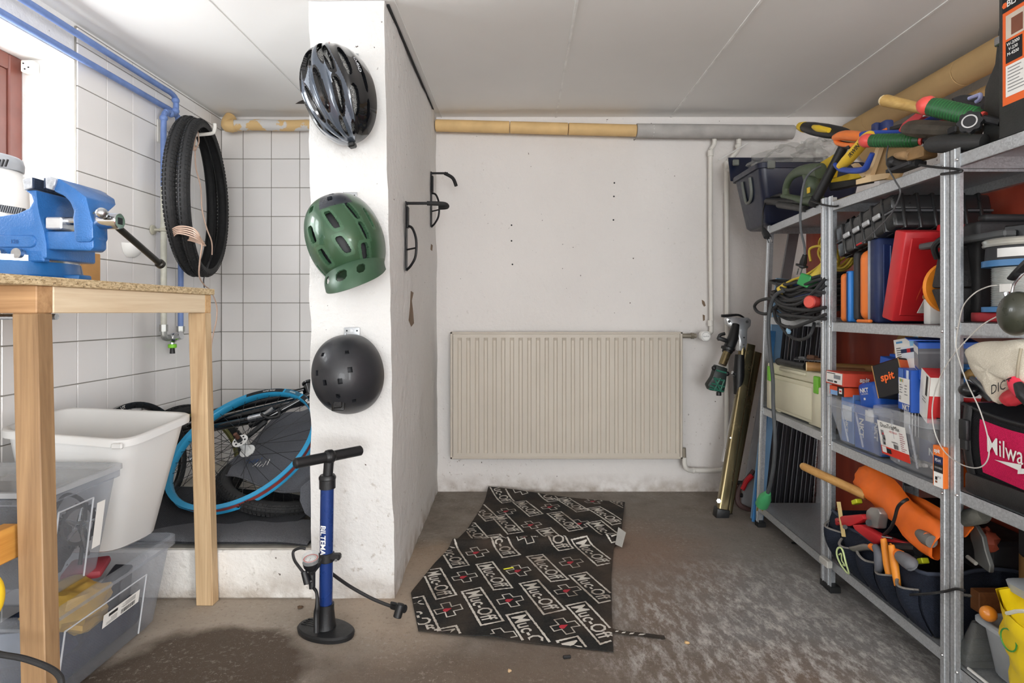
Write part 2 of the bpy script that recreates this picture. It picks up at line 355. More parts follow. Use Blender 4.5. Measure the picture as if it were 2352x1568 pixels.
# pillar: tapered plastered block with wobbly faces
def pil(u, v_):
    z = u * ZC; k = u
    A, B = Vector((-0.698 - 0.010 * k, 1.96)), Vector((-0.423 - 0.029 * k, 1.96)); C, D = Vector((-0.442 - 0.008 * k, YB)), Vector((-0.70, YB))
    c = [D, A, B, C]; t = v_ * 3; i = min(int(t), 2); p = c[i].lerp(c[i + 1], t - i)
    q = Vector((p.x, p.y, z)); w_ = 0.006 * noise.noise(q * 3.1) + 0.004 * noise.noise(q * 11)
    return (p.x + w_, p.y + (w_ if p.y < YB - 0.01 else 0), z)
pl = struct(MB().grid(pil, 60, 60), 'pillar', PLP, 50)
MB().prism([(-0.452, 1.98, ZC - 0.006), (-0.443, 1.98, ZC - 0.006), (-0.440, 2.98, ZC - 0.014), (-0.452, 2.98, ZC - 0.004)], (0, 0, 0.006)).ob('gap', INK, pl)
chipm = mat('7d6a58', 0.9, bump=0.4)
def pchip(pts):
    m = MB(); q = []
    for px, py in pts:
        p = S(px, py, -0.437)
        for _ in range(4): t_ = (p.y - 1.96) / (YB - 1.96); f_ = pil(p.z / ZC, (2 + min(max(t_, 0), 1)) / 3); p = S(px, py, f_[0] + 0.0012)
        q.append(p)
    m.prism(q, (-0.001, 0, 0)).ob('plaster_chip', chipm, pl)
pchip([(944, 668), (950, 672), (946, 690), (949, 715), (951, 742), (945, 750), (939, 735), (942, 705)]); pchip([(990, 560), (994, 563), (993, 576), (989, 573)])
for pts in ([(1612, 688), (1618, 692), (1621, 702), (1617, 704), (1613, 697)], [(1614, 722), (1619, 724), (1619, 735), (1615, 737)]): MB().prism([P(a, b, YB - 0.0015) for a, b in pts], (0, 0.002, 0)).ob('plaster_chip', chipm, wb)
# alcove step
ap = struct(MB().bx(-1.61, -0.69, 1.958, YB, 0, 0.161, 0.006), 'alcove_step', plaster('e6e3de', '7d7264', 0.3, 0.6))
MB().bx(-1.60, -0.70, 1.975, YB, 0.160, 0.163).ob('dusty_top', mat('b9b4ab', 0.9, vs=9, var=0.25), ap)
# tiles, each one a piece
tp = MB().box((0, 0, 0), (0.1505, 0.0064, 0.1505), 0.0013, None, 1).ob('tile', TILE, wb, (0, 0, 0), 30)
def tile(wall, c, sx, sz, rot):
    global tp
    if tp is not None: o = tp; tp = None
    else: o = bpy.data.objects.new('tile', TM); col.objects.link(o)
    o.parent = wall; o.location = c; o.scale = (sx, 1, sz)
    o.rotation_euler = (random.uniform(-0.004, 0.004), 0, rot + random.uniform(-0.004, 0.004)); return o
TM = tp.data
MB().bx(XL - 0.004, -0.70, YB - 0.006, YB, 0.16, 1.945).ob('grout_bed', GROUT, wb)
MB().bx(x0, x0 + 0.007, W1[1], YB, 0, 1.99).bx(x0, x0 + 0.007, 1.80, W1[1], 0, ZS - 0.02).ob('grout_bed', GROUT, wl)
zl = [1.775 - 0.1535 * k for k in range(-2, 13)]
rows = []
for a, b in zip(zl, zl[1:]): rows.append((max(b, 0.0), min(a, 1.985)))
cx = [XL] + [-1.4785 + 0.1512 * k for k in range(0, 6)] + [-0.70]
for (z0, z1) in rows:
    if z1 < 0.17: continue
    for a, b in zip(cx, cx[1:]):
        zt = min(z1, 1.94)
        if b - a < 0.01 or zt - max(z0, .16) < 0.02: continue
        zz = max(z0, 0.163); tile(wb, ((a + b) / 2, YB - 0.0055, (zz + zt) / 2), (b - a - 0.0035) / 0.1505, (zt - zz - 0.0035) / 0.1505, 0)
cy = [1.80] + [2.108 - 0.1515, 2.108] + [2.108 + 0.1505 * k for k in range(1, 7)] + [YB - 0.006]
for (z0, z1) in rows:
    for a, b in zip(cy, cy[1:]):
        zt = z1 if a >= 2.1 else min(z1, ZS - 0.02)
        if zt - z0 < 0.03: continue
        tile(wl, (XL - 0.0045, (a + b) / 2, (z0 + zt) / 2), (b - a - 0.0035) / 0.1505, (zt - z0 - 0.0035) / 0.1505, R90)
# window in the left wall
BROWN = mat('7c4a40', 0.35, var=0.25, vs=5, coat=0.3)
def window(name, y0, y1):
    fx0, fx1 = x0 - 0.235, x0 - 0.185
    m = MB(); t = 0.055
    for a in ((y0, y0 + t, ZS, ZT), (y1 - t, y1, ZS, ZT), (y0 + t, y1 - t, ZT - t, ZT), (y0 + t, y1 - t, ZS, ZS + t), ((y0 + y1) / 2 - 0.04, (y0 + y1) / 2 + 0.04, ZS + t, ZT - t))[:5 if y1 - y0 > 0.4 else 4]: m.bx(fx0, fx1, *a, 0.004)
    o = struct(m, name, BROWN)
    for k in (0, 1):
        if y1 - y0 < 0.4 and k: break
        a, b = (y0 + t, y1 - t) if y1 - y0 < 0.4 else (y0 + t, (y0 + y1) / 2 - 0.04) if k == 0 else ((y0 + y1) / 2 + 0.04, y1 - t); s_ = MB(); q = 0.042
        for c in ((a, a + q, ZS + t, ZT - t), (b - q, b, ZS + t, ZT - t), (a + q, b - q, ZT - t - q, ZT - t), (a + q, b - q, ZS + t, ZS + t + q)): s_.bx(fx0 + 0.005, fx1 - 0.008, *c, 0.003)
        sa = s_.ob('sash', BROWN, o)
        MB().bx(fx0 + 0.018, fx0 + 0.022, a + q, b - q, ZS + t + q, ZT - t - q).ob('pane', clear('ffffff', 0.06, 0.03), sa)
    return o
window('window_1', *W1); window('window_2', *W2)
for c, n_ in (((1175, 517), 1), ((1175, 553), 1), ((1177, 607), 1), ((1411, 420), 1), ((1410, 451), 1), ((1409, 505), 1)):
    p = P(*c, YB); MB().lathe([(0, 0), (0.0042, 0), (0.0046, 0.0006), (0, 0.0008)], p, (0, -1, 0), 10).ob('drill_hole', INK, wb)
# ================================================================== PIPES
TAN = mat('dcb982', 0.7, var=0.1, vs=9); GREYP = mat('b0adaa', 0.8, bump=0.1); PWHITE = mat('e4e1da', 0.45, var=0.05); PBLUE = mat('6d86bb', 0.5, var=0.12, vs=20); PGREY = mat('c9c8bb', 0.55, var=0.15, vs=20)
yp = YB - 0.065
def yy(px, py): return P(px, py, yp)
t = thing('heating_pipe', 'tan and grey lagged heating pipe running along the top of the back wall', 'pipe', yy(1000, 288))
a, b, c = yy(1000, 288), yy(1462, 300), yy(1960, 305)
segs = [a, a.lerp(b, 0.37), a.lerp(b, 0.66), b]
for p, q in zip(segs, segs[1:]):
    d = (q - p).normalized() * 0.0015; MB().cyl(p + d, q - d, 0.031, 20, None, 0.003).ob('tan_lagging', TAN, t, label='tan section of the pipe lagging')
segs = [b, b.lerp(c, 0.075), b.lerp(c, 0.26), b.lerp(c, 0.46), b.lerp(c, 0.72), c]
for i, (p, q) in enumerate(zip(segs, segs[1:])):
    r = 0.0365; MB().tube(smoothp([p, p.lerp(q, 0.1), p.lerp(q, 0.9), q], 3), [0.030, r, r, r, r, r, r, r, r, 0.031], 18).ob('grey_lagging', GREYP, t, label='grey foam section of the lagging')
MB().tube([b.lerp(c, 0.075) + Vector((math.cos(k) * 0.0, math.cos(k) * 0.034, math.sin(k) * 0.034)) for k in [i * 0.524 for i in range(12)]], 0.003, 6, True).ob('tie', WHITE, t)
p0, p1 = P(528, 292, yp), P(716, 287, yp)
t = thing('alcove_pipe', 'flaking tan pipe with an elbow above the tiled alcove', 'pipe', p0)
pipe = NT('flaking_paint'); fm = pipe.done(pipe.bsdf(pipe.mix(pipe.rng(pipe.noise(14, 5), 0.52, 0.55), 'dcb982', 'd5d2cf'), 0.75))
MB().tube(smoothp([p0 + Vector((0.0, -0.02, 0)), p0.lerp(p1, 0.3) + Vector((0, -0.015, 0.004)), p0.lerp(p1, 0.7), p1], 6), 0.0285, 18).ob('straight_run', fm, t)
m = MB().tube(smoothp([p0 + Vector((-0.005, 0.02, 0.055)), p0 + Vector((-0.008, 0.0, 0.03)), p0 + Vector((0.0, -0.02, 0.0)), p0 + Vector((0.04, -0.02, 0.002))], 4), 0.031, 16)
for k in range(4): m.lathe([(0.031, -0.003), (0.034, 0), (0.031, 0.003)], p0 + Vector((-0.006 + k * 0.010, -0.012 - k * .002, 0.012 - 0.004 * k)), (1, 0, -0.9 + 0.25 * k), 16)
m.ob('elbow', TAN, t)
def ceilpipe(name, xa, za, r, lab):
    t = thing(name, lab, 'pipe', (xa, 1.0, za)); ys_ = [-2.0, 0.6, 1.15, 1.75, 2.3, 2.9, 3.1]
    for p, q in zip(ys_, ys_[1:]): MB().cyl((xa, p + 0.001, za), (xa, q - 0.001, za), r, 20, None, 0.002).ob('lagging', mat('d2b07c', 0.8, var=0.08, vs=5, bump=0.05), t)
ceilpipe('ceiling_pipe', 1.745, 1.905, 0.056, 'tan lagged pipe under the ceiling along the right wall, nearer of two')
ceilpipe('ceiling_pipe', 1.84, 1.80, 0.05, 'tan lagged pipe in the shade below and behind the other ceiling pipe')
# radiator risers
t = thing('radiator_riser', 'thin white riser pipe feeding the radiator valve', 'pipe', P(1633, 700, YB - 0.04)); yq = YB - 0.045
MB().tube(smoothp([P(1641, 318, yq), P(1640, 332, yq), P(1632, 345, yq), P(1632, 362, yq), P(1632, 560, yq), P(1634, 740, yq), P(1631, 764, yq), P(1618, 771, yq - 0.01)], 4), 0.0115, 10).ob('pipe_run', PWHITE, t)
for py in (352, 742): MB().cyl(P(1632, py - 7, yq), P(1632, py + 7, yq), 0.015, 12, None, 0.002).ob('coupling', PWHITE, t)
t = thing('radiator_riser', 'white pipe with two bends running down behind the repair stand to the radiator foot', 'pipe', P(1668, 700, YB - 0.04))
MB().tube(smoothp([P(1697, 320, yq - .01), P(1696, 342, yq - .01), P(1684, 358, yq), P(1671, 376, yq), P(1669, 400, yq), P(1670, 700, yq), P(1669, 1000, yq), P(1668, 1066, yq), P(1656, 1079, yq), P(1600, 1080, yq - .01), P(1580, 1078, yq - 0.03), P(1573, 1068, yq - .04), P(1572, 1050, yq - .04)], 5), 0.0125, 10).ob('pipe_run', PWHITE, t)
for p in (P(1696, 335, yq - .01), P(1671, 392, yq), P(1592, 1080, yq - .012)): MB().ball(p, (0.0175, 0.0175, 0.015), None, 12).ob('coupling', PWHITE, t)
MB().tube(smoothp([P(1651, 367, yq - 0.03), P(1690, 345, yq - 0.035), P(1718, 329, yq - 0.03)], 4), 0.0035, 6).ob('cable_tie', WHITE, t)
# blue water pipes at upper left
XA = -1.545
def pipe_thing(lab, pts, r, m, name='water_pipe', n=5):
    t = thing(name, lab, 'pipe', pts[0]); MB().tube(smoothp(pts, n), r, 12).ob('pipe_run', m, t); return t
pA = S(392, 213, XA); pB = S(380, 240, XA)
e = Vector((0, -1, 0))
a0 = Vector((XA, -1.0, pA.z + 0.012)); b0 = Vector((XA - 0.02, -1.0, pB.z + 0.016)); pB.x = XA - 0.02
xv = S(376, 265, XA)
tb = pipe_thing('upper blue pipe along the ceiling edge with elbows at the end', [a0, pA - Vector((0, 1.2, -0.004)), pA - Vector((0, 0.4, -0.001)), pA - Vector((0, 0.13, 0)), pA - Vector((0, 0.045, 0)), pA, pA + Vector((0, 0.035, -0.012)), pA + Vector((0, 0.04, -0.055)), pA + Vector((0, 0.02, -0.088)), pA + Vector((0, -0.03, -0.092)), xv + Vector((0, 0.02, 0.012)), xv + Vector((0, 0, -0.02)), Vector((XA, xv.y, 1.5))], 0.0118, PBLUE)
MB().tube([Vector((XA, xv.y, 1.502)), Vector((XA, xv.y, 1.15)), Vector((XA, xv.y, 0.875))], 0.0122, 12).ob('grey_section', PGREY, tb, label='unpainted grey lower length')
for p in (pA + Vector((0, 0.037, -0.02)), pA + Vector((0, 0.036, -0.068)), pA + Vector((0, -0.0, -0.092)), xv + Vector((0, 0, -0.012))): MB().ball(p, 0.0165, None, 12).ob('coupling', PBLUE, tb)
cl = Vector((XA, xv.y, 1.315)); MB().cyl(cl, cl + Vector((-0.047, 0, 0)), 0.006, 10).lathe([(0, 0), (0.022, 0), (0.02, 0.006), (0.006, 0.010)], (XL + 0.0005, xv.y, 1.315), (1, 0, 0), 18).lathe([(0.0125, -0.008), (0.0165, -0.006), (0.0165, 0.006), (0.0125, 0.008)], cl, (0, 0, 1), 14).ob('pipe_clip', mat('c3bfae', 0.5), tb)
yv2 = S(415, 300, XA).y
t2 = pipe_thing('lower blue pipe bending down behind the hanging tyres', [b0, pB - Vector((0, 1.0, 0)), pB - Vector((0, 0.3, 0)), pB, Vector((XA - 0.02, yv2 - 0.05, pB.z)), Vector((XA - 0.015, yv2 - 0.012, pB.z - 0.012)), Vector((XA - 0.01, yv2, pB.z - 0.06)), Vector((XA, yv2, 1.4)), Vector((XA, yv2, 0.88))], 0.0118, PBLUE)
t = thing('wall_tap', 'grey metal wall tap with a bright green hose connector', 'tap', Vector((XA, 2.6, 0.80)))
zt = 0.845; bm_ = mat('a9aaa6', 0.4, 0.8, 0.15)
m = MB(); m.cyl((XA, xv.y, 0.875), (XA, xv.y, 0.905), 0.0165, 6).tube(smoothp([(XA, xv.y, 0.88), (XA, xv.y + 0.004, zt + 0.008), (XA, xv.y + 0.02, zt), (XA, xv.y + 0.05, zt)], 4), 0.013, 10); m.ob('left_elbow', bm_, t)
m = MB(); m.tube(smoothp([(XA, yv2, 0.885), (XA, yv2 - 0.003, zt + 0.008), (XA, yv2 - 0.02, zt), (XA, yv2 - 0.05, zt)], 4), 0.014, 10).cyl((XA, yv2, 0.87), (XA, yv2, 0.895), 0.017, 6); m.ob('right_elbow', bm_, t)
yc = (xv.y + yv2) / 2 + 0.0; m = MB().ball((XA + 0.004, yc, zt), (0.018, 0.025, 0.022), None, 14); m.cyl((XA, yc, zt - 0.01), (XA, yc, zt - 0.032), 0.010, 12); m.ob('tap_body', CHROME, t)
MB().cyl((XA + 0.015, yc, zt + 0.005), (XA + 0.04, yc, zt + 0.012), 0.016, 12, 0.019).ob('tap_knob', CHROME, t)
MB().cyl((XA, yc, zt - 0.028), (XA, yc, zt - 0.045), 0.0175, 14, None, 0.002).ob('connector_ring', mat('7ecb2a', 0.4), t)
MB().cyl((XA, yc, zt - 0.045), (XA, yc, zt - 0.07), 0.009, 12, 0.011, 0.001).ob('connector_spout', BLACK, t)
# junction box on the window jamb
t = thing('junction_box', 'small off-white plastic corner bracket on the window jamb', 'junction box', P(68, 155, 2.10))
p = P(69, 155, 2.09); MB().box(p, (0.045, 0.032, 0.042), 0.004).ob('housing', mat('dfddd2', 0.5), t)
for dx, dz in ((-0.01, 0.008), (0.008, -0.006), (-0.005, -0.012)): MB().cyl(p + Vector((dx, -0.0163, dz)), p + Vector((dx, -0.0175, dz)), 0.003, 8).ob('screw_hole', DARK, t)
# ================================================================== WORKBENCH AND VISE
CHIP = chipboard()
t = thing('workbench', 'pine workbench with a chipboard top and square legs', 'workbench', (-1.06, 1.6, 0))
ex = -1.03
MB().bx(-1.60, ex + 0.01, 0.42, 1.955, 1.0165, 1.036, 0.0015).ob('tabletop', CHIP, t)
MB().bx(ex - 0.047, ex, 1.292, 1.915, 0.957, 1.0165, 0.002).ob('side_rail', wood('d0b592', 'ecdabd', 1, 0.8), t)
MB().bx(-1.60, ex - 0.0005, 1.247, 1.291, 0.957, 1.0165, 0.002).ob('cross_rail', wood('9a724c', 'c9a074', 0, 0.9), t)
MB().bx(-1.60, ex, 1.915, 1.951, 0.957, 1.0165, 0.002).ob('cross_rail', PINEX, t)
MB().bx(-1.125, -1.088, 0.45, 1.275, 0.428, 0.50, 0.003).ob('lower_rail', wood('b5772f', 'dba14f', 1), t)
def leg(y0, y1, lean, w_, m_): 
    b = [Vector((ex - w_ + lean, y0, 0.0)), Vector((ex + lean, y0, 0)), Vector((ex + lean, y1, 0)), Vector((ex - w_ + lean, y1, 0))]
    q = [Vector((ex - w_, y0, 0.957)), Vector((ex, y0, 0.957)), Vector((ex, y1, 0.957)), Vector((ex - w_, y1, 0.957))]
    MB().prism(b, None, 0.002, 1, q).ob('leg', m_, t)
leg(1.248, 1.290, 0.022, 0.054, wood('785b3f', 'a98862', 2)); leg(1.912, 1.951, 0.026, 0.055, wood('a07f5a', 'd2b68f', 2))  # near leg's wood darkened: the shade on its front is in the colour
leg(0.45, 0.49, 0.0, 0.054, PINE)
MB().cyl((-1.30, 1.32, 0.949), (-1.045, 1.32, 0.949), 0.007, 10).ob('clamp_bar', STEEL, t)
# vise
VB = mat('2b68ab', 0.42, 0.15, 0.12, 10, 0.35, 260, coat=0.35); VD = mat('1d5f9c', 0.35, 0.1, 0.1, 10, 0.1, 200, coat=0.4); JAW = mat('b9bec6', 0.4, 0.6, 0.3, 60, 0.3, 300)
Y0, Y1 = 1.38, 1.54
def Vp(pts, y=Y0): return [P(a, b, Y0) + Vector((0, y - Y0, 0)) for a, b in pts]
t = thing('bench_vise', 'blue cast bench vise with chrome screw bolted to the workbench', 'vise', (-1.2, 1.46, 1.036))
bc = Vector((-1.265, 1.46, 1.036))
MB().lathe([(0, 0), (0.150, 0), (0.152, 0.006), (0.143, 0.012), (0.137, 0.044), (0, 0.044)], bc, (0, 0, 1), 40).ob('swivel_base', VD, t)
MB().bx(-1.15, -1.085, 1.44, 1.485, 1.036, 1.052, 0.005, 2).ob('base_lug', VD, t)
MB().lathe([(0, 0.044), (0.134, 0.044), (0.134, 0.058), (0, 0.058)], bc, (0, 0, 1), 40).ob('clamp_ring', mat('c9ccd0', 0.25, 0.95), t)
body = MB().prism(Vp([(57, 437), (83, 436), (86, 470), (92, 500), (101, 530), (106, 560), (107, 590), (104, 594), (-75, 594), (-75, 498), (0, 496), (40, 490), (66, 478), (76, 462), (71, 447)]), (0, Y1 - Y0, 0), 0.005, 2).ob('fixed_body', VB, t)
MB().prism(Vp([(-60, 558), (-50, 540), (78, 540), (84, 550), (82, 564), (74, 569), (-60, 569)], Y0 - 0.0035), (0, 0.006, 0), 0.0025).ob('name_plate', VB, t)
MB().text('120', P(38, 555, Y0) + Vector((0, -0.0042, 0)), (1, 0, 0), (0, 0, 1), 0.0095).ob('size_mark', mat('16457f', 0.5), t)
for px in (8, 53):
    MB().lathe([(0, 0), (0.009, 0), (0.009, 0.012), (0.012, 0.012), (0.012, 0.022), (0.0, 0.022)], P(px, 583, Y0) + Vector((0, 0.002, 0)), (0, -1, 0), 16).ob('clamp_bolt', STEEL, t)
MB().prism(Vp([(-25, 600), (-20, 575), (35, 575), (38, 600)], Y0 - 0.001), (0, 0.02, 0), 0.003).ob('lug', VB, t); MB().prism(Vp([(38, 601), (44, 574), (96, 574), (102, 601)], Y0 - 0.001), (0, 0.02, 0), 0.003).ob('lug', VB, t)
MB().prism(Vp([(56, 412), (77, 407), (78, 432), (60, 438)], Y0 - 0.006), (0, Y1 - Y0 + 0.012, 0), 0.0015).ob('fixed_jaw', JAW, t)
MB().prism(Vp([(77.5, 408), (82, 409), (82, 433), (77.5, 433)], Y0 - 0.004), (0, Y1 - Y0 + 0.008, 0)).ob('jaw_plate', mat('2c3a52', 0.45, 0.5, 0.2, 200, 0.6, 300), t)
MB().prism(Vp([(104, 410), (108, 409), (108, 432), (104, 433)], Y0 - 0.004), (0, Y1 - Y0 + 0.008, 0)).ob('jaw_plate', mat('2c3a52', 0.45, 0.5, 0.2, 200, 0.6, 300), t)
MB().prism(Vp([(108, 408), (120, 406), (133, 412), (130, 424), (124, 437), (109, 433)], Y0 - 0.006), (0, Y1 - Y0 + 0.012, 0), 0.0015).ob('moving_jaw', JAW, t)
ARM = [(120, 409), (135, 409), (171, 432), (198, 452), (206, 487), (213, 510), (214, 545), (207, 556), (173, 556), (169, 540), (166, 500), (168, 485), (160, 465), (146, 450), (122, 439)]
MB().prism(Vp(ARM), None, 0.005, 2, [P(a, b, Y0) + Vector((0, 0.14 - 0.088 * min(1, max(0, (b - 432) / 50)), 0)) for a, b in ARM]).ob('moving_arm', VB, t)
MB().prism(Vp([(98, 530), (200, 530), (212, 545), (212, 568), (204, 576), (104, 572), (98, 560)], Y0 + 0.004), (0, 0.046, 0), 0.005, 2).ob('slide', VB, t)
MB().prism(Vp([(98, 497), (136, 497), (136, 525), (98, 525)], Y0 + 0.006), (0, 0.045, 0), 0.003).ob('spindle_guide', mat('dcdee2', 0.35, 0.7), t)
sa, sb = P(132, 511, Y0 + 0.075), P(215, 512, Y0 + 0.075); ax = Vector((1, 0, 0)); hc = Vector((-1.08, 1.455, 1.178))
MB().cyl((-1.12, 1.408, 1.178), (-1.02, 1.408, 1.178), 0.010, 16).ob('spindle', STEEL, t)
MB().cyl((-1.022, 1.408, 1.178), (-0.962, 1.408, 1.178), 0.0195, 20, None, 0.002).lathe([(0.0195, 0), (0.025, 0), (0.025, 0.010), (0.0195, 0.010)], (-1.024, 1.408, 1.178), (1, 0, 0), 20).ob('screw_head', CHROME, t)
MB().box((-0.9618, 1.408, 1.178), (0.0008, 0.016, 0.016)).ob('square_socket', INK, t)
ha, hb = Vector((-0.985, 1.378, 1.192)), Vector((-0.985, 1.60, 1.092))
hm = mat('35332f', 0.35, 0.7, 0.2)
MB().cyl(ha, hb, 0.0082, 14).ob('handle_bar', hm, t); MB().ball(ha, 0.0135, None, 14).ob('handle_knob', STEEL, t)
d = (hb - ha).normalized(); MB().cyl(hb - d * 0.006, hb + d * 0.010, 0.0125, 14, None, 0.003).ob('handle_knob', hm, t)
# white appliance behind the vise
t = thing('appliance', 'white rounded appliance with a grey vented cap behind the vise', 'appliance', P(0, 640, 1.75))
q = 1.72; pw = mat('f1f0ee', 0.35, var=0.03)
def ring(px0, px1, py, yy_, n=20):
    a = P(px0, py, q); b = P(px1, py, q); c = (a + b) / 2; r = (b - a).length / 2
    return [Vector((c.x + r * math.cos(2 * math.pi * k / n), c.y + 0.055 * math.sin(2 * math.pi * k / n), c.z)) for k in range(n)]
MB().loft([ring(-62, 62, 640, 0), ring(-60, 62, 500, 0), ring(-58, 60, 470, 0), ring(-46, 56, 430, 0), ring(-32, 40, 395, 0), ring(-18, 20, 384, 0)]).ob('housing', pw, t, smooth=50)
MB().loft([ring(-38, 43, 392, 0), ring(-36, 44, 378, 0), ring(-30, 38, 364, 0), ring(-20, 26, 357, 0)]).ob('vented_cap', mat('aeb2b8', 0.45), t, smooth=50)
for k in range(4): MB().box(P(-12 + k * 9, 374, q - 0.052), (0.004, 0.006, 0.022), 0.001, rotm(0, 20, 0)).ob('cap_slot', DARK, t)
for k in range(11): MB().box(P(2 + k * 5, 478 + k * 0.8, q - 0.058), (0.0035, 0.012, 0.020), 0, rotm(0, 18, 0)).ob('vent_slat', mat('4c4f55', 0.5), t)
# cardboard box behind the vise base
t = thing('cardboard_box', 'torn brown cardboard box behind the vise on the workbench', 'box', P(165, 640, 1.74))
a, b = P(132, 640, 1.70), P(186, 577, 1.70)
MB().bx(a.x, b.x, 1.70, 1.78, 1.0365, b.z, 0.002).ob('carton', CARD, t)
MB().bx(b.x - 0.030, b.x - 0.002, 1.6985, 1.7002, 1.05, b.z - 0.018).ob('tape_strip', mat('c9a56c', 0.4), t)
MB().prism([P(136, 579, 1.699), P(184, 577, 1.699), P(178, 571, 1.705), P(150, 572, 1.705)], (0, 0.002, 0)).ob('flap', CARD, t)
# soap dish on the tiles
p = S(298, 560, XL); t = thing('soap_dish', 'small white half-round soap dish on the tiled wall', 'soap dish', (XL, p.y, p.z - 0.05))
def dish(u, v):
    a = math.pi * u; r = 0.048 * (1 - v * v * 0.85) ** 0.5
    return (XL + r * math.sin(a) * 0.9, p.y + r * math.cos(a), p.z - 0.052 * v)
MB().grid(dish, 20, 8, -0.003).ob('bowl', WHITE, t)
MB().bx(XL - 0.001, XL + 0.003, p.y - 0.05, p.y + 0.05, p.z - 0.006, p.z + 0.002, 0.001).ob('back_plate', WHITE, t)
# ================================================================== HANGING TYRES
TC = Vector((-1.425, 2.60, 1.46)); td = Vector((-0.25, 0.968, 0)).normalized(); tn = Vector((td.y, -td.x, 0))
def tyre(off, Rr, lab, wob, dz):
    o = TC + tn * off + Vector((0, 0, dz)); t = thing('bicycle_tyre', lab, 'tyre', o - Vector((0, 0, Rr)), 'bicycle tyres hanging in the corner')
    sec = []
    for i in range(11): a = math.radians(-125 + 25 * i); sec.append((Rr - 0.022 + 0.0225 * math.cos(a), 0.0235 * math.sin(a)))
    for i in range(10, -1, -1): a = math.radians(-125 + 25 * i); sec.append((Rr - 0.022 + 0.0195 * math.cos(a), 0.0205 * math.sin(a)))
    m = MB(); vs_ = []; N = 96; n = len(sec)
    for k in range(N):
        a = 2 * math.pi * k / N; dirv = td * math.cos(a) + Vector((0, 0, 1)) * math.sin(a) * (1.0 + wob)
        vs_ += [o + dirv * r + tn * (w_ + 0.004 * math.sin(2 * a + off * 90)) for r, w_ in sec]
    m.add(vs_, [(k * n + i, ((k + 1) % N) * n + i, ((k + 1) % N) * n + (i + 1) % n, k * n + (i + 1) % n) for k in range(N) for i in range(n)])
    m.ob('casing', RUBBER, t, smooth=60)
    tr = MB(); M = 120
    for k in range(M):
        a = 2 * math.pi * (k + 0.5) / M; dirv = td * math.cos(a) + Vector((0, 0, 1)) * math.sin(a) * (1 + wob); tg = tn.cross(dirv).normalized()
        for sgn in (-1, -0.45, 0.45, 1):
            b = sgn * math.radians(58); r = Rr - 0.022 + 0.0232 * math.cos(b)
            c = o + dirv * r + tn * (0.0242 * math.sin(b) + 0.004 * math.sin(2 * a + off * 90)); rad = (dirv * math.cos(b) + tn * math.sin(b)).normalized(); sd = tg.cross(rad)
            tr.add([c + tg * (0.006 * i) + sd * (0.0038 * j) + rad * h for h in (0, 0.0022) for i, j in ((-1, -1), (1, -1), (1, 1), (-1, 1))], [(4, 5, 6, 7), (0, 1, 5, 4), (1, 2, 6, 5), (2, 3, 7, 6), (3, 0, 4, 7)])
    tr.ob('tread', RUBBER, t, smooth=0, kind='stuff')
tyre(0.0215, 0.343, 'black bicycle tyre hanging on the hook, front one facing the pillar', 0.0, 0.0)
tyre(-0.0215, 0.345, 'black bicycle tyre hanging behind its twin against the blue pipe', 0.005, 0.004)
t = thing('tyre_hook', 'white metal wall hook holding the tyres', 'hook', (-1.43, 2.6, 1.80))
zt_ = TC.z + 0.300
MB().bx(XL, XL + 0.006, 2.565, 2.635, zt_ - 0.055, zt_ + 0.045, 0.002).ob('base_plate', PWHITE, t)
MB().tube(smoothp([(XL + 0.003, 2.6, zt_ - 0.02), (TC.x - 0.06, 2.6, zt_ - 0.016), (TC.x + 0.055, 2.59, zt_ - 0.012), (TC.x + 0.075, 2.585, zt_ + 0.005), (TC.x + 0.078, 2.583, zt_ + 0.03)], 6), 0.0075, 10).ob('arm', PWHITE, t)
MB().cyl((TC.x - 0.01, 2.58, zt_ - 0.014), (TC.x - 0.01, 2.556, zt_ - 0.014), 0.016, 16, None, 0.003).ob('pulley', PWHITE, t)
# twin speaker cable
cm = mat('b89c8a', 0.5, 0.1); t = thing('speaker_cable', 'coppery twin cable knotted on the hook and trailing behind the bench', 'cable', P(460, 500, 2.5))
path = [P(455, 278, 2.52), P(449, 300, 2.5), P(446, 330, 2.5), P(449, 342, 2.5), P(457, 325, 2.5), P(453, 300, 2.5), P(449, 318, 2.5), P(446, 340, 2.5)]
MB().tube(smoothp(path, 5), 0.0026, 6).ob('knot_loop', cm, t)
MB().ball(P(446, 341, 2.495), (0.010, 0.008, 0.010), None, 10, 0.4).tube(smoothp([P(448, 341, 2.495), P(438, 343, 2.49), P(429, 341, 2.49)], 4), 0.0028, 6).ob('knot', cm, t)
MB().tube(smoothp([P(448, 345, 2.5), P(450, 385, 2.5), P(461, 430, 2.5), P(464, 480, 2.5), P(475, 525, 2.52), P(486, 555, 2.54), P(487, 585, 2.55)], 6), 0.0028, 6).ob('upper_run', cm, t)
m = MB()
for k in range(5):
    m.tube(smoothp([P(460 + 3 * k, 548 + 4 * k, 2.18 + 0.01 * k), P(445, 525 + 5 * k, 2.17), P(410, 520 + 4 * k, 2.25), P(390 + k * 2, 533 + 3 * k, 2.36), P(400, 548, 2.40), P(440, 545 + 2 * k, 2.33)], 6, True), 0.0027, 6)
m.ob('coil', cm, t)
MB().tube(smoothp([P(455, 535, 2.2), P(464, 560, 2.2), P(459, 600, 2.22), P(458, 635, 2.25), P(470, 655, 2.3), P(484, 668, 2.36), P(497, 700, 2.4), P(497, 735, 2.4), P(486, 790, 2.4), P(480, 900, 2.42)], 6), 0.0027, 6).ob('lower_run', cm, t)
MB().tube(smoothp([P(481, 602, 2.6), P(475, 620, 2.6), P(468, 640, 2.55), P(469, 660, 2.5)], 6), 0.0022, 6).ob('dark_run', DARK, t)
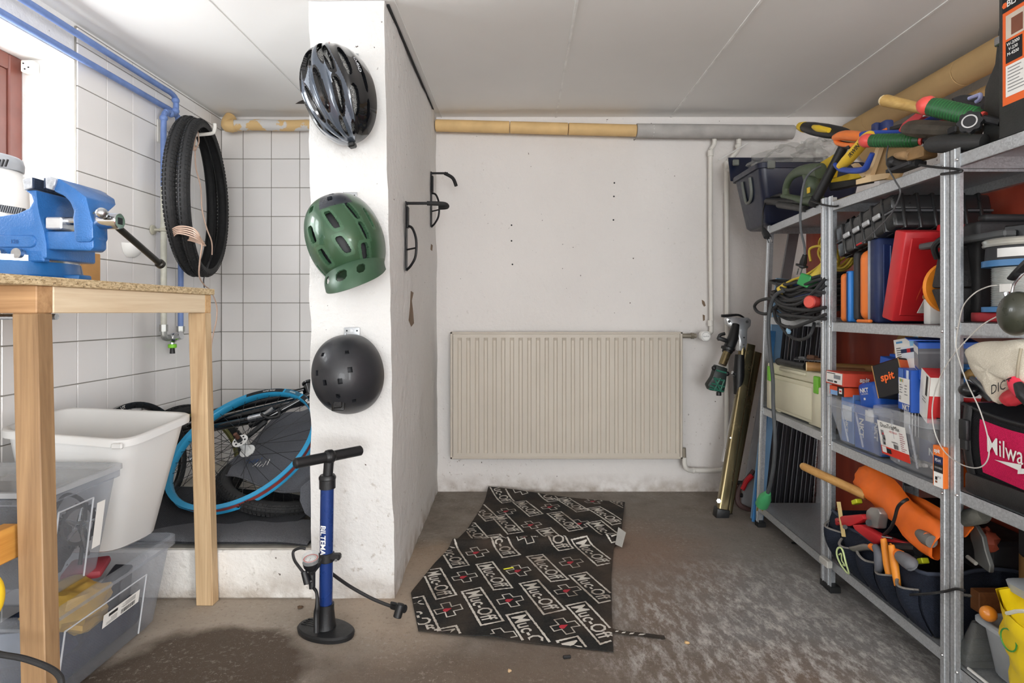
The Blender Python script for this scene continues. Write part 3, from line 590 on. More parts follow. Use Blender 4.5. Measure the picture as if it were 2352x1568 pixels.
# ================================================================== STORAGE BOXES UNDER THE BENCH
def rq(c, r, grow=0.0, n=4, dz=0.0):
    c = [Vector(p) for p in c]; ct = sum(c, Vector()) / 4; q = []
    for i in range(4):
        e1 = (c[i] - c[i - 1]); e2 = (c[i] - c[(i + 1) % 4]); q.append(c[i] + e1.normalized() * grow + e2.normalized() * grow + Vector((0, 0, dz)))
    out = []
    for i in range(4):
        a = q[i] + (q[i - 1] - q[i]).normalized() * r; b = q[i] + (q[(i + 1) % 4] - q[i]).normalized() * r
        for k in range(n + 1):
            u = k / n; out.append(a * (1 - u) ** 2 + q[i] * 2 * u * (1 - u) + b * u * u)
    return out
def tub(top, bot, r, lip=0.016, liph=0.022, wall=0.0):
    m = MB(); L = [rq(bot, r, -0.012), rq(bot, r, 0, dz=0.012), rq(top, r, 0, dz=-liph), rq(top, r + lip * .5, lip, dz=-liph), rq(top, r + lip * .5, lip, dz=-0.003), rq(top, r + lip * .5, lip - 0.004), rq(top, r, 0.002)]
    if wall: L += [rq(top, r, -wall, dz=-0.004), rq(bot, r, -wall, dz=wall + 0.004)]
    m.loft(L, False); n = len(L[0])
    k = len(m.v); m.f.append(tuple(range(n))[::-1]); m.m.append(0)
    if wall: m.f.append(tuple(range(k - n, k))); m.m.append(0)
    return m
def V4(x0, x1, y0, y1, z): return [Vector((x0, y0, z)), Vector((x1, y0, z)), Vector((x1, y1, z)), Vector((x0, y1, z))]
CLR = clear('d3d8e0', 0.22); LID = clear('dfe2e6', 0.42)
t = thing('storage_box', 'large clear plastic storage box standing on the floor under the bench', 'storage box', (-1.28, 1.58, 0))
tub(V4(-1.49, -1.095, 1.34, 1.845, 0.262), V4(-1.46, -1.125, 1.37, 1.812, 0.002), 0.03, 0.014, 0.028).ob('tub', CLR, t, smooth=50)
m = MB()
def onface(u, v): return Vector((-1.1235 + 0.031 * v, 1.39 + 0.41 * u, 0.01 + 0.225 * v))
for a, b in (((0.05, 0.05), (0.05, 0.80)), ((0.05, 0.80), (0.80, 0.80)), ((0.80, 0.80), (0.80, 0.03))): m.tube([onface(*a) + Vector((0.002, 0, 0)), onface(*b) + Vector((0.002, 0, 0))], 0.0022, 6)
m.ob('moulded_rib', clear('e6e9ee', 0.6), t)
def label_on(fn, parent, a0, a1, b0, b1, name='label'):
    MB().add([fn(a0, b0), fn(a1, b0), fn(a1, b1), fn(a0, b1)], [(0, 1, 2, 3)]).ob(name, PAPER, parent, label='white product label with barcode')
    m = MB(); random.seed(3)
    def bar(x0, x1, y0, y1):
        f = lambda a, b: fn(a0 + (a1 - a0) * a, b0 + (b1 - b0) * b) + (fn(1, 1) - fn(1, 0)).cross(fn(1, 1) - fn(0, 1)).normalized() * 0.0004
        q = [f(x0, y0), f(x1, y0), f(x1, y1), f(x0, y1)]
        m.add(q, [(0, 1, 2, 3)])
    x = 0.12
    while x < 0.5: w_ = random.choice((0.006, 0.012, 0.018)); bar(x, x + w_, 0.10, 0.42); x += w_ + random.choice((0.008, 0.014))
    bar(0.62, 0.86, 0.62, 0.84)
    for k in range(5): bar(0.12, 0.12 + random.uniform(0.2, 0.42), 0.55 + 0.07 * k, 0.575 + 0.07 * k)
    for k in range(4): bar(0.62, 0.62 + random.uniform(0.15, 0.3), 0.12 + 0.1 * k, 0.15 + 0.1 * k)
    return m.ob('label_print', INK, parent)
lf = lambda u, v: onface(u, v) + Vector((0.0035, 0, 0))
label_on(lambda a, b: lf(0.80 - a * 0.36 - 0.06 , 0.50 + b * 0.16 + 0.0 * a), t, 0, 1, 0, 1)
# contents of the large box
solo(MB().box((-1.30, 1.59, 0.055), (0.29, 0.42, 0.095), 0.03, None, 3).ball((-1.26, 1.50, 0.10), (0.11, 0.10, 0.07), None, 20, 0.3, 2), 'folded_clothing', fabric('2c3852', '1d2436'), 'dark navy folded fabric filling the bottom of the large clear box', 'clothing')
solo(MB().ball((-1.215, 1.57, 0.165), (0.085, 0.115, 0.055), rotm(0, 12, 0), 28, 0.35, 5, 2.4), 'waxed_bag', mat('c09a45', 0.6, var=0.25, vs=9, bump=0.2, bs=40), 'crumpled mustard yellow bag inside the large clear box', 'bag')
solo(MB().box((-1.20, 1.735, 0.11), (0.05, 0.09, 0.17), 0.004, rotm(10, 8, 14)), 'black_booklet', mat('23252d', 0.35), 'glossy black booklet leaning in the far end of the large clear box', 'booklet')
solo(MB().box((-1.26, 1.70, 0.215), (0.10, 0.10, 0.025), 0.01, rotm(5, 0, 20), 2), 'red_pouch', mat('a8424c', 0.6), 'dull red pouch at the top of the large clear box', 'pouch')
solo(MB().box((-1.22, 1.42, 0.10), (0.10, 0.004, 0.15), 0.001, rotm(-15, 0, 10)), 'grey_folder', mat('7d8797', 0.5), 'grey plastic folder upright at the near end of the large clear box', 'folder')
# white bin
BIN = milky('f3f3f2', 0.3)
t = thing('white_bin', 'tall white plastic bin standing open on the large clear box', 'bin', (-1.28, 1.76, 0.262))
top = [P(3, 985, 1.64), P(290, 1008, 1.64), P(436, 949, 1.885), P(152, 936, 1.90)]
bot = [Vector((-1.415, 1.675, 0.266)), Vector((-1.165, 1.675, 0.266)), Vector((-1.135, 1.85, 0.266)), Vector((-1.42, 1.85, 0.266))]
tub(top, bot, 0.05, 0.014, 0.022, 0.003).ob('bin', BIN, t, smooth=50)
p = P(272, 1020, 1.63); MB().box(p + Vector((0, -0.004, -0.004)), (0.03, 0.012, 0.016), 0.003).ob('rim_lug', BIN, t)
# smaller clear box with lid
t = thing('storage_box', 'smaller clear lidded box of bicycle parts on top of the large clear box', 'storage box', (-1.28, 1.46, 0.262))
tub(V4(-1.50, -1.098, 1.352, 1.60, 0.532), V4(-1.48, -1.130, 1.37, 1.575, 0.265), 0.025, 0.010, 0.018).ob('tub', CLR, t, smooth=50)
MB().loft([rq(V4(-1.50, -1.098, 1.352, 1.60, 0.533), 0.03, 0.014), rq(V4(-1.50, -1.098, 1.352, 1.60, 0.545), 0.03, 0.014), rq(V4(-1.50, -1.098, 1.352, 1.60, 0.547), 0.03, 0.010), rq(V4(-1.50, -1.098, 1.352, 1.60, 0.538), 0.03, -0.02)]).ob('lid', LID, t, smooth=50)
rf = lambda u, v: Vector((-1.1285 + 0.030 * v, 1.385 + 0.19 * u, 0.275 + 0.24 * v))
m = MB()
for a, b in (((0.06, 0.02), (0.06, 0.86)), ((0.06, 0.86), (0.66, 0.86)), ((0.66, 0.86), (0.66, 0.02))): m.tube([rf(*a) + Vector((0.002, 0, 0)), rf(*b) + Vector((0.002, 0, 0))], 0.0022, 6)
m.ob('moulded_rib', clear('e6e9ee', 0.6), t)
label_on(lambda a, b: rf(0.74 + b * 0.16, 0.78 - a * 0.50) + Vector((0.003, 0, 0)), t, 0, 1, 0, 1)
solo(MB().ball((-1.225, 1.47, 0.355), (0.075, 0.09, 0.085), None, 24, 0.25, 3).ball((-1.235, 1.43, 0.43), (0.08, 0.055, 0.07), None, 20, 0.3, 4), 'black_cloth', fabric('23262e', '15171c'), 'black crumpled cloth in the smaller clear box', 'cloth')
t = thing('chainring_crank', 'black chainring with a silver spider in the smaller clear box', 'chainring', (-1.165, 1.50, 0.36))
c = Vector((-1.150, 1.525, 0.405)); m = MB().lathe([(0.042, -0.002), (0.052, -0.002), (0.052, 0.002), (0.042, 0.002)], c, (1, -0.2, 0.1), 28, True)
m.ob('ring', BLACK, t); m = MB()
for k in range(24):
    a = k * math.pi / 12; u, v, ax_ = frame((1, -0.2, 0.1)); m.box(c + (u * math.cos(a) + v * math.sin(a)) * 0.054, (0.004, 0.006, 0.006))
m.ob('tooth', BLACK, t, kind='stuff')
m = MB()
for k in range(5):
    a = k * 1.2566; m.tube([c, c + (u * math.cos(a) + v * math.sin(a)) * 0.044], [0.007, 0.004], 8)
m.ob('spider', STEEL, t); MB().cyl(c, c + Vector((0.012, 0, 0)), 0.012, 16).tube([c + Vector((0.008, 0, 0)), c + Vector((0.008, 0.02, -0.085))], [0.009, 0.006], 8).ob('crank_arm', STEEL, t)
solo(MB().tube(smoothp([(-1.14, 1.42, 0.46), (-1.142, 1.47, 0.50), (-1.145, 1.535, 0.46), (-1.15, 1.545, 0.40), (-1.15, 1.53, 0.30)], 6), 0.005, 8), 'black_cable', RUBBER, 'black cable looping inside the smaller clear box', 'cable')
solo(MB().box((-1.37, 1.46, 0.395), (0.19, 0.17, 0.25), 0.02, None, 2), 'blue_cloth_bundle', fabric('33455f', '1f2b3f'), 'dark blue bundle at the left in the smaller clear box', 'bundle')
solo(MB().tube(smoothp([P(-40, 1490, 1.16), P(0, 1502, 1.16), P(55, 1512, 1.165), P(110, 1532, 1.17), P(136, 1552, 1.165), P(142, 1580, 1.16), P(150, 1700, 1.15), (-0.90, 1.16, 0.012), (-0.98, 1.12, 0.012)], 6), 0.006, 10), 'vacuum_hose', RUBBER, 'black rubber hose curving in front of the near bench leg', 'hose')
solo(MB().ball(P(-14, 1368, 1.20), (0.018, 0.018, 0.042), None, 16).tube([P(-14, 1410, 1.20), P(-14, 1800, 1.2)], 0.006, 8), 'yellow_handled_tool', YELLOW, 'yellow rounded handle at the left edge beside the bench leg', 'tool')
# ================================================================== BICYCLES IN THE ALCOVE
def wheel(t, o, n, R_, rimprof, rimmat, spokes=32, hub=0.03, hubm=None, hw=0.03, tyre_=None, sp=BLACK, rimname='rim'):
    u, v, a = frame(n)
    MB().lathe(rimprof, o, n, 72, True).ob(rimname, rimmat, t, smooth=40)
    for s in (-1, 1):
        MB().lathe([(0, s * hw - 0.002), (hub, s * hw - 0.002), (hub, s * hw + 0.002), (0, s * hw + 0.002)], o, n, 24).ob('hub_flange', hubm or STEEL, t)
    MB().cyl(o - a * hw, o + a * hw, hub * 0.5, 16).ob('hub', hubm or STEEL, t)
    for k in range(spokes):
        s = 1 if k % 2 else -1; th = 2 * math.pi * k / spokes; th2 = th + (0.9 if (k // 2) % 2 else -0.9)
        p0 = o + a * hw * s + (u * math.cos(th2) + v * math.sin(th2)) * hub * 0.9; p1 = o + (u * math.cos(th) + v * math.sin(th)) * (R_ - 0.012)
        MB().tube([p0, p1], 0.0011, 5).ob('spoke', sp, t)
    if tyre_:
        m = MB(); m.lathe([(R_ + 0.012 + tyre_ * math.cos(q), tyre_ * math.sin(q)) for q in [i * math.pi / 7 for i in range(14)]], o, n, 64, True); m.ob('tyre', RUBBER, t, smooth=60)
        m = MB()
        for k in range(90):
            th = 2 * math.pi * k / 90; rad = u * math.cos(th) + v * math.sin(th); tg = a.cross(rad)
            for j in (-0.8, -0.25, 0.25, 0.8):
                nn = (rad * math.cos(j) + a * math.sin(j)); sd = tg.cross(nn); c = o + rad * (R_ + 0.012) + nn * (tyre_ + 0.001)
                m.add([c + tg * (0.006 * p) + sd * (0.004 * q) + nn * h for h in (-0.001, 0.003) for p, q in ((-1, -1), (1, -1), (1, 1), (-1, 1))], [(4, 5, 6, 7), (0, 1, 5, 4), (1, 2, 6, 5), (2, 3, 7, 6), (3, 0, 4, 7)])
        m.ob('tread', RUBBER, t, smooth=0, kind='stuff')
WC = P(560, 1024, 2.38); R3 = Matrix.Rotation(math.radians(-13), 3, 'Y') @ Matrix.Rotation(math.radians(37), 3, 'X')
wn = R3 @ Vector((0, 0, 1)); wu = R3 @ Vector((1, 0, 0)); wv = R3 @ Vector((0, 1, 0)); RW = 0.306
BRIM = mat('2f9fd0', 0.35, 0.1, 0.06, 6, coat=0.3)
t = thing('bicycle_wheel', 'bare bright blue bicycle wheel rim with a white hub leaning in the alcove', 'wheel', WC - Vector((0, 0, 0.2)))
wheel(t, WC, wn, RW - 0.012, [(RW - 0.024, -0.008), (RW - 0.020, -0.0155), (RW, -0.0165), (RW, -0.0125), (RW - 0.009, -0.010), (RW - 0.009, 0.010), (RW, 0.0125), (RW, 0.0165), (RW - 0.020, 0.0155), (RW - 0.024, 0.008)], BRIM, 32, 0.031, mat('e6e6e4', 0.35), 0.032)
MB().lathe([(RW - 0.0085, -0.0095), (RW - 0.0072, -0.0095), (RW - 0.0072, 0.0095), (RW - 0.0085, 0.0095)], WC, wn, 72, True).ob('rim_tape', mat('8e3a33', 0.6), t, smooth=50)
MB().cyl(WC + wn * 0.03, WC + wn * 0.05, 0.012, 16).ob('axle_spacer', BLACK, t); MB().cyl(WC + wn * 0.05, WC + wn * 0.075, 0.0085, 6).ob('axle_nut', mat('6f4a3c', 0.6, 0.5), t); MB().cyl(WC + wn * 0.04, WC - wn * 0.05, 0.005, 10).ob('axle', STEEL, t)
for k in range(6):
    a = k * math.pi / 3; MB().cyl(WC + wn * 0.0345 + (wu * math.cos(a) + wv * math.sin(a)) * 0.021, WC + wn * 0.036 + (wu * math.cos(a) + wv * math.sin(a)) * 0.021, 0.004, 8).ob('disc_bolt_hole', INK, t)
def rimfn(a0, r=RW - 0.0235, z0=0.0):  # inner side of the rim, text running along the arc
    def f(x, y):
        a = a0 - x / r; rad = wu * math.cos(a) + wv * math.sin(a); return WC + rad * (RW - 0.0175 - abs(0)) * 1.0 + wn * (0.0162) + rad * (y)
    return f
def arcpatch(a0, a1, r0, r1, lift, mt, name):
    m = MB(); m.grid(lambda u, v: WC + (wu * math.cos(a0 + (a1 - a0) * u) + wv * math.sin(a0 + (a1 - a0) * u)) * (r0 + (r1 - r0) * v) + wn * (0.0157 + lift + 0.001 * v), 16, 1); return m.ob(name, mt, t)
arcpatch(1.75, 1.15, RW - 0.0195, RW - 0.001, 0.0003, INK, 'decal'); arcpatch(1.12, 0.80, RW - 0.0195, RW - 0.001, 0.0003, mat('2a5f78', 0.4), 'decal'); arcpatch(0.76, 0.42, RW - 0.0195, RW - 0.001, 0.0003, INK, 'decal')
for st, a0, h in (('DUAL DUTY', 1.40, 0.008), ('FREERIDE', 0.97, 0.006), ('WTB', 0.58, 0.011)):
    def f(x, y, a0=a0):
        a = a0 + x / RW; rad = wu * math.cos(a) + wv * math.sin(a); return WC + rad * (RW - 0.010 - y) + wn * 0.0172
    MB().text(st, (0, 0, 0), (1, 0, 0), (0, 1, 0), h, f).ob('decal_lettering', WHITE, t)
# bmx bicycle with black frame and its own wheels
FR = mat('16171a', 0.22, 0.2, 0.05, coat=0.6)
t = thing('bicycle', 'black bicycle lying in the alcove behind the blue wheel', 'bicycle', (-1.2, 2.6, 0.165))
hd0, hd1 = P(708, 882, 2.62), P(722, 930, 2.58); bb = P(455, 1010, 2.62); st_ = P(395, 985, 2.66)
MB().cyl(hd0, hd1, 0.021, 18, None, 0.003).ob('head_tube', FR, t); MB().cyl(hd0 + (hd0 - hd1) * 0.12, hd0, 0.026, 18, None, 0.003).ob('headset_cup', FR, t); MB().cyl(hd1, hd1 + (hd1 - hd0) * 0.12, 0.026, 18, None, 0.003).ob('headset_cup', FR, t)
MB().cyl(P(420, 964, 2.66), P(702, 897, 2.61), 0.0175, 16).ob('top_tube', FR, t); MB().cyl(P(410, 988, 2.62), P(708, 918, 2.59), 0.021, 16).ob('down_tube', FR, t)
MB().cyl(P(400, 1000, 2.62), P(590, 962, 2.50), 0.0165, 16).ob('seat_stay', FR, t); MB().tube(smoothp([P(575, 976, 2.50), P(600, 965, 2.50), P(640, 945, 2.52), P(712, 906, 2.57)], 4), 0.014, 12).ob('fork_leg', FR, t)
MB().cyl(P(572, 962, 2.485), P(610, 953, 2.485), 0.014, 12).cyl(P(600, 957, 2.48), P(628, 937, 2.49), 0.009, 10).ob('brake_caliper', STEEL, t)
MB().tube(smoothp([P(600, 950, 2.47), P(616, 960, 2.46), P(640, 955, 2.46), P(640, 938, 2.47)], 4), 0.006, 8).ob('brake_lever', BLACK, t)
MB().quad(P(692, 902, 2.575), (1, 0.2, 0.3), (-0.3, 0, 1), 0.014, 0.012).ob('frame_sticker', WHITE, t)
MB().box(P(590, 985, 2.45), (0.10, 0.02, 0.02), 0.006, rotm(0, -40, 10)).ob('pedal', BLACK, t)
wheel(t, Vector((-1.415, 2.56, 0.335)), (0.78, -0.42, 0.46), 0.195, [(0.178, -0.008), (0.186, -0.013), (0.198, -0.013), (0.198, 0.013), (0.186, 0.013), (0.178, 0.008)], mat('6f6d3a', 0.4, 0.3), 28, 0.02, STEEL, 0.03, 0.024)
t2 = thing('bicycle_wheel', 'knobbly black tyred wheel lying under the grey cover on the alcove step', 'wheel', P(640, 1150, 2.4))
wheel(t2, Vector((-0.972, 2.375, 0.268)), (0.22, -0.14, 0.965), 0.195, [(0.176, -0.008), (0.184, -0.013), (0.198, -0.013), (0.198, 0.013), (0.184, 0.013), (0.176, 0.008)], BLACK, 28, 0.02, STEEL, 0.03, 0.027)
t3 = thing('bicycle_wheel', 'black wheel rim with white lettering leaning on the tiles behind the white bin', 'wheel', (-1.54, 2.33, 0.165))
wo = Vector((-1.50, 2.31, 0.383)); wheel(t3, wo, (0.955, -0.20, 0.22), 0.21, [(0.198, -0.007), (0.203, -0.011), (0.222, -0.012), (0.222, 0.012), (0.203, 0.011), (0.198, 0.007)], mat('1b1c1e', 0.3, coat=0.3), 24, 0.02, STEEL, 0.028)
u, v, a = frame((0.955, -0.20, 0.22))
def f(x, y):
    th = 1.78 - x / 0.21; rad = u * math.cos(th) + v * math.sin(th); return wo + rad * (0.2125 + y) + a * 0.0128
MB().text('UT', (0, 0, 0), (1, 0, 0), (0, 1, 0), 0.012, f).ob('rim_lettering', WHITE, t3)
t4 = thing('bicycle_wheel', 'pale teal rimmed wheel half hidden behind the pillar', 'wheel', P(690, 1000, 2.72))
wo = P(742, 945, 2.80) ; wo = Vector((-0.885, 2.78, 0.47)); wheel(t4, wo, (-0.55, -0.70, 0.46), 0.155, [(0.139, -0.008), (0.144, -0.012), (0.16, -0.013), (0.16, 0.013), (0.144, 0.012), (0.139, 0.008)], mat('7fbcb8', 0.35), 24, 0.02, STEEL, 0.028)
# grey covers
GF = fabric('77797f', '55575d', 1500); DF = fabric('3b3c40', '28292c', 900); MF = fabric('6b6c70', '4e4f53', 1000)
random.seed(9)
A, B, C, D = P(492, 1085, 2.30), P(716, 1118, 2.20), P(716, 925, 2.78), P(625, 950, 2.80)
def cov(u, v):
    p = A.lerp(B, u).lerp(D.lerp(C, u), v); p = p + Vector((0, 0, 0.012 * math.sin(u * 7 + v * 3) * (1 - v) + 0.02 * noise.noise(Vector((u * 2.2, v * 2.2, 3.0)))))
    p.x = min(p.x, -0.712); return p + Vector((0, 0, -0.02 - 0.05 * math.sin(math.pi * v) * 0.4))
t = thing('bicycle_cover', 'stiff grey fabric cover lying under the blue wheel', 'cover', P(600, 1080, 2.4))
MB().grid(cov, 30, 24, 0.004).ob('cloth', GF, t, smooth=60)
MB().tube([cov(i / 30, 0.0) + Vector((0, -0.001, 0.0)) for i in range(31)], 0.0042, 6).ob('hem', MF, t)
for sx, mt_, seed in ((0.30, PAPER, 2), (0.20, mat('3c5a8c', 0.6), 5)):
    m = MB(); random.seed(seed)
    for k in range(5): m.tube(smoothp([cov(sx + 0.03 * k + random.uniform(0, 0.02), 0.25 + 0.02 * k + random.uniform(-.05, .05)) + Vector((0, -0.001, 0.0035)) for _ in range(4)], 3), 0.0011, 4)
    m.ob('marker_scrawl', mt_, t, label='handwritten scrawl')
A2, B2, C2, D2 = P(392, 1232, 2.02), P(714, 1222, 2.03), P(714, 1105, 2.25), P(392, 1140, 2.26)
t = thing('moving_blanket', 'dark grey padded blanket folded along the front of the alcove step', 'blanket', (-1.2, 2.1, 0.163))
def bl(u, v):
    x = -1.36 + 0.64 * u; w_ = 2 * math.pi * v; edge = 1 - abs(2 * u - 1) ** 4 * 0.6
    return (x, 2.085 + 0.105 * math.cos(w_) + 0.01 * noise.noise(Vector((u * 4, 0, 1))), 0.165 + 0.021 * edge * (1 + math.sin(w_)) * (0.9 + 0.15 * noise.noise(Vector((u * 5, 2, 0)))))
MB().grid(bl, 40, 16).ob('lower_fold', MF, t, smooth=70)
def b2(u, v):
    x = -1.40 + 0.58 * u + 0.02 * v; y = 2.05 + 0.30 * v; z = 0.198 + 0.062 * v ** 0.8 * (1 - 0.75 * u ** 2) - 0.012 * (1 - v) + 0.006 * noise.noise(Vector((u * 5, v * 3, 2)))
    return (x, y, z)
MB().grid(b2, 34, 14, 0.012).ob('upper_fold', DF, t, smooth=60)
MB().tube([Vector(bl(i / 40, 0.55)) + Vector((0, -0.002, 0)) for i in range(41)], 0.003, 6).ob('piping', DF, t)
A3 = [P(690, 1120, 2.12), P(714, 1100, 2.16), P(714, 1190, 2.10), P(700, 1180, 2.10), P(688, 1150, 2.11)]
solo(MB().prism(A3, (0, 0.006, 0.003), 0.002), 'fabric_flap', GF, 'small grey fabric flap hanging beside the pillar at the end of the blanket', 'fabric flap')
# ================================================================== HELMETS ON THE PILLAR
def hook_on_pillar(px, py, lab):
    p = P(px, py, 1.957); t = thing('wall_hook', lab, 'hook', p, 'metal hooks holding the helmets'); gm = mat('b4b7ba', 0.4, 0.6)
    MB().box(p + Vector((0, -0.002, -0.012)), (0.052, 0.003, 0.055), 0.004, None, 2).ob('plate', gm, t)
    for dx in (-0.017, 0.0, 0.017): MB().cyl(p + Vector((dx, -0.003, 0.004)), p + Vector((dx, -0.006 if dx == 0 else -0.004, 0.004)), 0.0055 if dx == 0 else 0.003, 12).ob('screw' if dx == 0 else 'screw_hole', STEEL if dx == 0 else DARK, t)
    MB().tube(smoothp([p + Vector((0, -0.003, -0.02)), p + Vector((0, -0.05, -0.025)), p + Vector((0, -0.075, -0.02)), p + Vector((0, -0.08, 0.0))], 4), 0.004, 8).ob('peg', gm, t)
hook_on_pillar(806, 134, 'metal wall hook behind the top road helmet on the pillar')
hook_on_pillar(803, 452, 'metal wall hook behind the green helmet on the pillar')
hook_on_pillar(809, 762, 'metal wall hook behind the round black helmet on the pillar')
def shell_fn(c, a, b, d, tilt, pt=1.0, pb=1.0, amp=None, yaw=0):
    R = Matrix.Rotation(math.radians(tilt), 3, 'Y'); U = R @ Vector((1, 0, 0)); V = R @ Vector((0, 0, 1)); Wd = Vector((0, -1, 0))
    if yaw: Q = Matrix.Rotation(math.radians(yaw), 3, 'Z'); U, Wd = Q @ U, Q @ Wd
    def f(s, q, off=0.0):
        ph = (s - 0.5) * math.pi * 0.99; th = q * math.pi
        e = pt if q > 0.5 else pb; w_ = max(0.0, math.sin(th)) ** e
        k = 1 + off + (amp(s, q) if amp else 0)
        return c + U * (a * w_ * math.sin(ph) * (1 + off)) + V * (-b * math.cos(th) * (1 + off * 0.5)) + Wd * (d * w_ * math.cos(ph) * k)
    return f
def inside(v, s, q):
    s0, hw, q0, q1 = v[:4]; k = v[4] if len(v) > 4 else 0.0; n_ = v[5] if len(v) > 5 else 2.5
    qc, qh = (q0 + q1) / 2, (q1 - q0) / 2
    return abs((s - s0 - k * (q - qc)) / hw) ** n_ + abs((q - qc) / qh) ** n_ < 1
def helmet(name, lab, c, fn, vents, mats_, pick, nu=120, nv=150, liner=None, th=0.011):
    t = thing(name, lab, 'helmet', c)
    MB().grid(fn, nu, nv, th, lambda s, q: not any(inside(v, s, q) for v in vents), pick, 2).ob('shell', mats_, t, smooth=40)
    MB().grid(lambda s, q: fn(s, q, -0.14), 36, 40, 0.004).ob('liner', liner or DARK, t, smooth=60)
    return t
eps = NT('speckled_foam'); EPS = eps.done(eps.bsdf(eps.mix(eps.rng(eps.noise(420, 3), 0.45, 0.6), '3c3d40', 'b9b9b4'), 0.7))
c = P(788, 222, 1.90)
def amp1(s, q): return 0.055 * math.cos((s - 0.5) * 46) * math.sin(math.pi * q) ** 0.5
f1 = shell_fn(c, 0.113, 0.158, 0.165, -14, 0.95, 0.85, amp1, -10)
v1 = [(0.5, 0.032, 0.30, 0.55)] + [(0.5 + sg * x, hw, a, b, sg * k) for sg in (-1, 1) for x, hw, a, b, k in ((0.115, 0.036, 0.52, 0.76, -0.22), (0.135, 0.034, 0.26, 0.48, 0.1), (0.255, 0.036, 0.50, 0.73, -0.12), (0.27, 0.034, 0.25, 0.45, 0.08), (0.385, 0.022, 0.42, 0.66, -0.05), (0.39, 0.018, 0.22, 0.38, 0.05), (0.07, 0.024, 0.11, 0.24, 0.1), (0.2, 0.02, 0.11, 0.21, 0.1), (0.045, 0.022, 0.60, 0.86, -0.14))]
GR = mat('5d6673', 0.16, 0.35, 0.06, 4, coat=0.7); GB = mat('17181b', 0.14, 0.1, 0.05, coat=0.8); LG = mat('9aa4b2', 0.15, 0.4, 0.05, coat=0.7)
def pk(s, q):
    if s > 0.69 + 0.04 * math.sin(q * 6): return 1
    for v in v1:
        if inside((v[0], v[1] * 1.2, v[2] - 0.02, v[3] + 0.02, *v[4:]), s, q): return 1
    k = abs(abs(s - 0.5) - 0.19 * (1 - q) - 0.02)
    return 3 if k < 0.022 and q < 0.85 else 0
t = helmet('cycling_helmet', 'glossy grey and black vented road helmet, topmost of the three on the pillar', c, f1, v1, [GR, GB, EPS, LG], pk, 230, 260, liner=EPS)
def f(x, y): return f1(0.855 + y * 1.9, 0.60 + x * 1.9, 0.012)
MB().text('GIRO', (0, 0, 0), (1, 0, 0), (0, 1, 0), 0.019, lambda x, y: f1(0.86 + y * 1.7, 0.60 + x * 1.9, 0.012)).ob('lettering', mat('c9cdd2', 0.3), t)
m = MB()
for k in range(8): m.add([f1(0.66 + a_, 0.79 + 0.010 * k + b_, 0.02) for a_, b_ in ((0, 0), (0.012, 0), (0.012, 0.006), (0, 0.006))], [(0, 1, 2, 3)])
m.ob('red_marking', mat('c4503c', 0.4), t)
MB().box(c + Vector((0.035, -0.02, -0.163)), (0.024, 0.03, 0.016), 0.004, rotm(0, -14, 0)).ob('strap_dial', BLACK, t)
# green helmet with a visor
c = P(796, 553, 1.90)
f2 = shell_fn(c, 0.120, 0.150, 0.165, -20, 0.72, 0.8, None, 4)
G1 = mat('335239', 0.32, 0.15, 0.1, 5, coat=0.35); G2 = mat('35383f', 0.3, 0.2); G3 = mat('42624a', 0.3, 0.15)
v2 = [(x, hw, a, b, k, 4) for x, hw, a, b, k in ((0.30, 0.035, 0.50, 0.62, -0.1), (0.52, 0.030, 0.53, 0.67, -0.35), (0.34, 0.032, 0.33, 0.45, -0.15), (0.54, 0.034, 0.36, 0.48, -0.3), (0.14, 0.018, 0.45, 0.60, 0), (0.71, 0.024, 0.56, 0.70, -0.3), (0.74, 0.022, 0.42, 0.54, -0.2), (0.70, 0.034, 0.28, 0.40, 0.1), (0.32, 0.034, 0.72, 0.78, 0.1), (0.56, 0.03, 0.76, 0.82, 0.1), (0.60, 0.04, 0.85, 0.89, 0), (0.84, 0.014, 0.5, 0.64, -0.1), (0.16, 0.02, 0.26, 0.38, 0.1))]
def pk2(s, q):
    if q > 0.70 and 0.43 < s < 0.76: return 1
    if q > 0.86: return 1
    for v in v2:
        g = (v[0], v[1] * 1.75, v[2] - 0.022, v[3] + 0.022, v[4], 4)
        if inside(g, s, q): return 3
    return 0
t = helmet('mountain_bike_helmet', 'dark green mountain bike helmet with a visor, middle one on the pillar', c, f2, v2, [G1, G2, DARK, G3], pk2, 220, 250)
def visor(u, v):
    s = 0.10 + 0.84 * u; base = f2(s, 0.27 + 0.02 * math.sin(math.pi * u), 0.01)
    e = Vector((0.22 + 0.05 * (u - .5), -0.55 + 0.35 * (u - 0.5) ** 2, -1.0)).normalized()
    ln = 0.085 * math.sin(math.pi * (0.08 + 0.84 * u)) ** 0.7 + 0.006
    return base + e * ln * v + Vector((0, -0.010 * math.sin(math.pi * v), 0))
vf = lambda u, v: Vector(visor(u, v))
MB().grid(vf, 150, 40, 0.004, lambda u, v: not (inside((0.42, 0.07, 0.20, 0.62), u, v) or inside((0.20, 0.05, 0.2, 0.55), u, v) or inside((0.64, 0.05, 0.2, 0.55), u, v))).ob('visor', mat('3b5642', 0.4, 0.1), t, smooth=50)
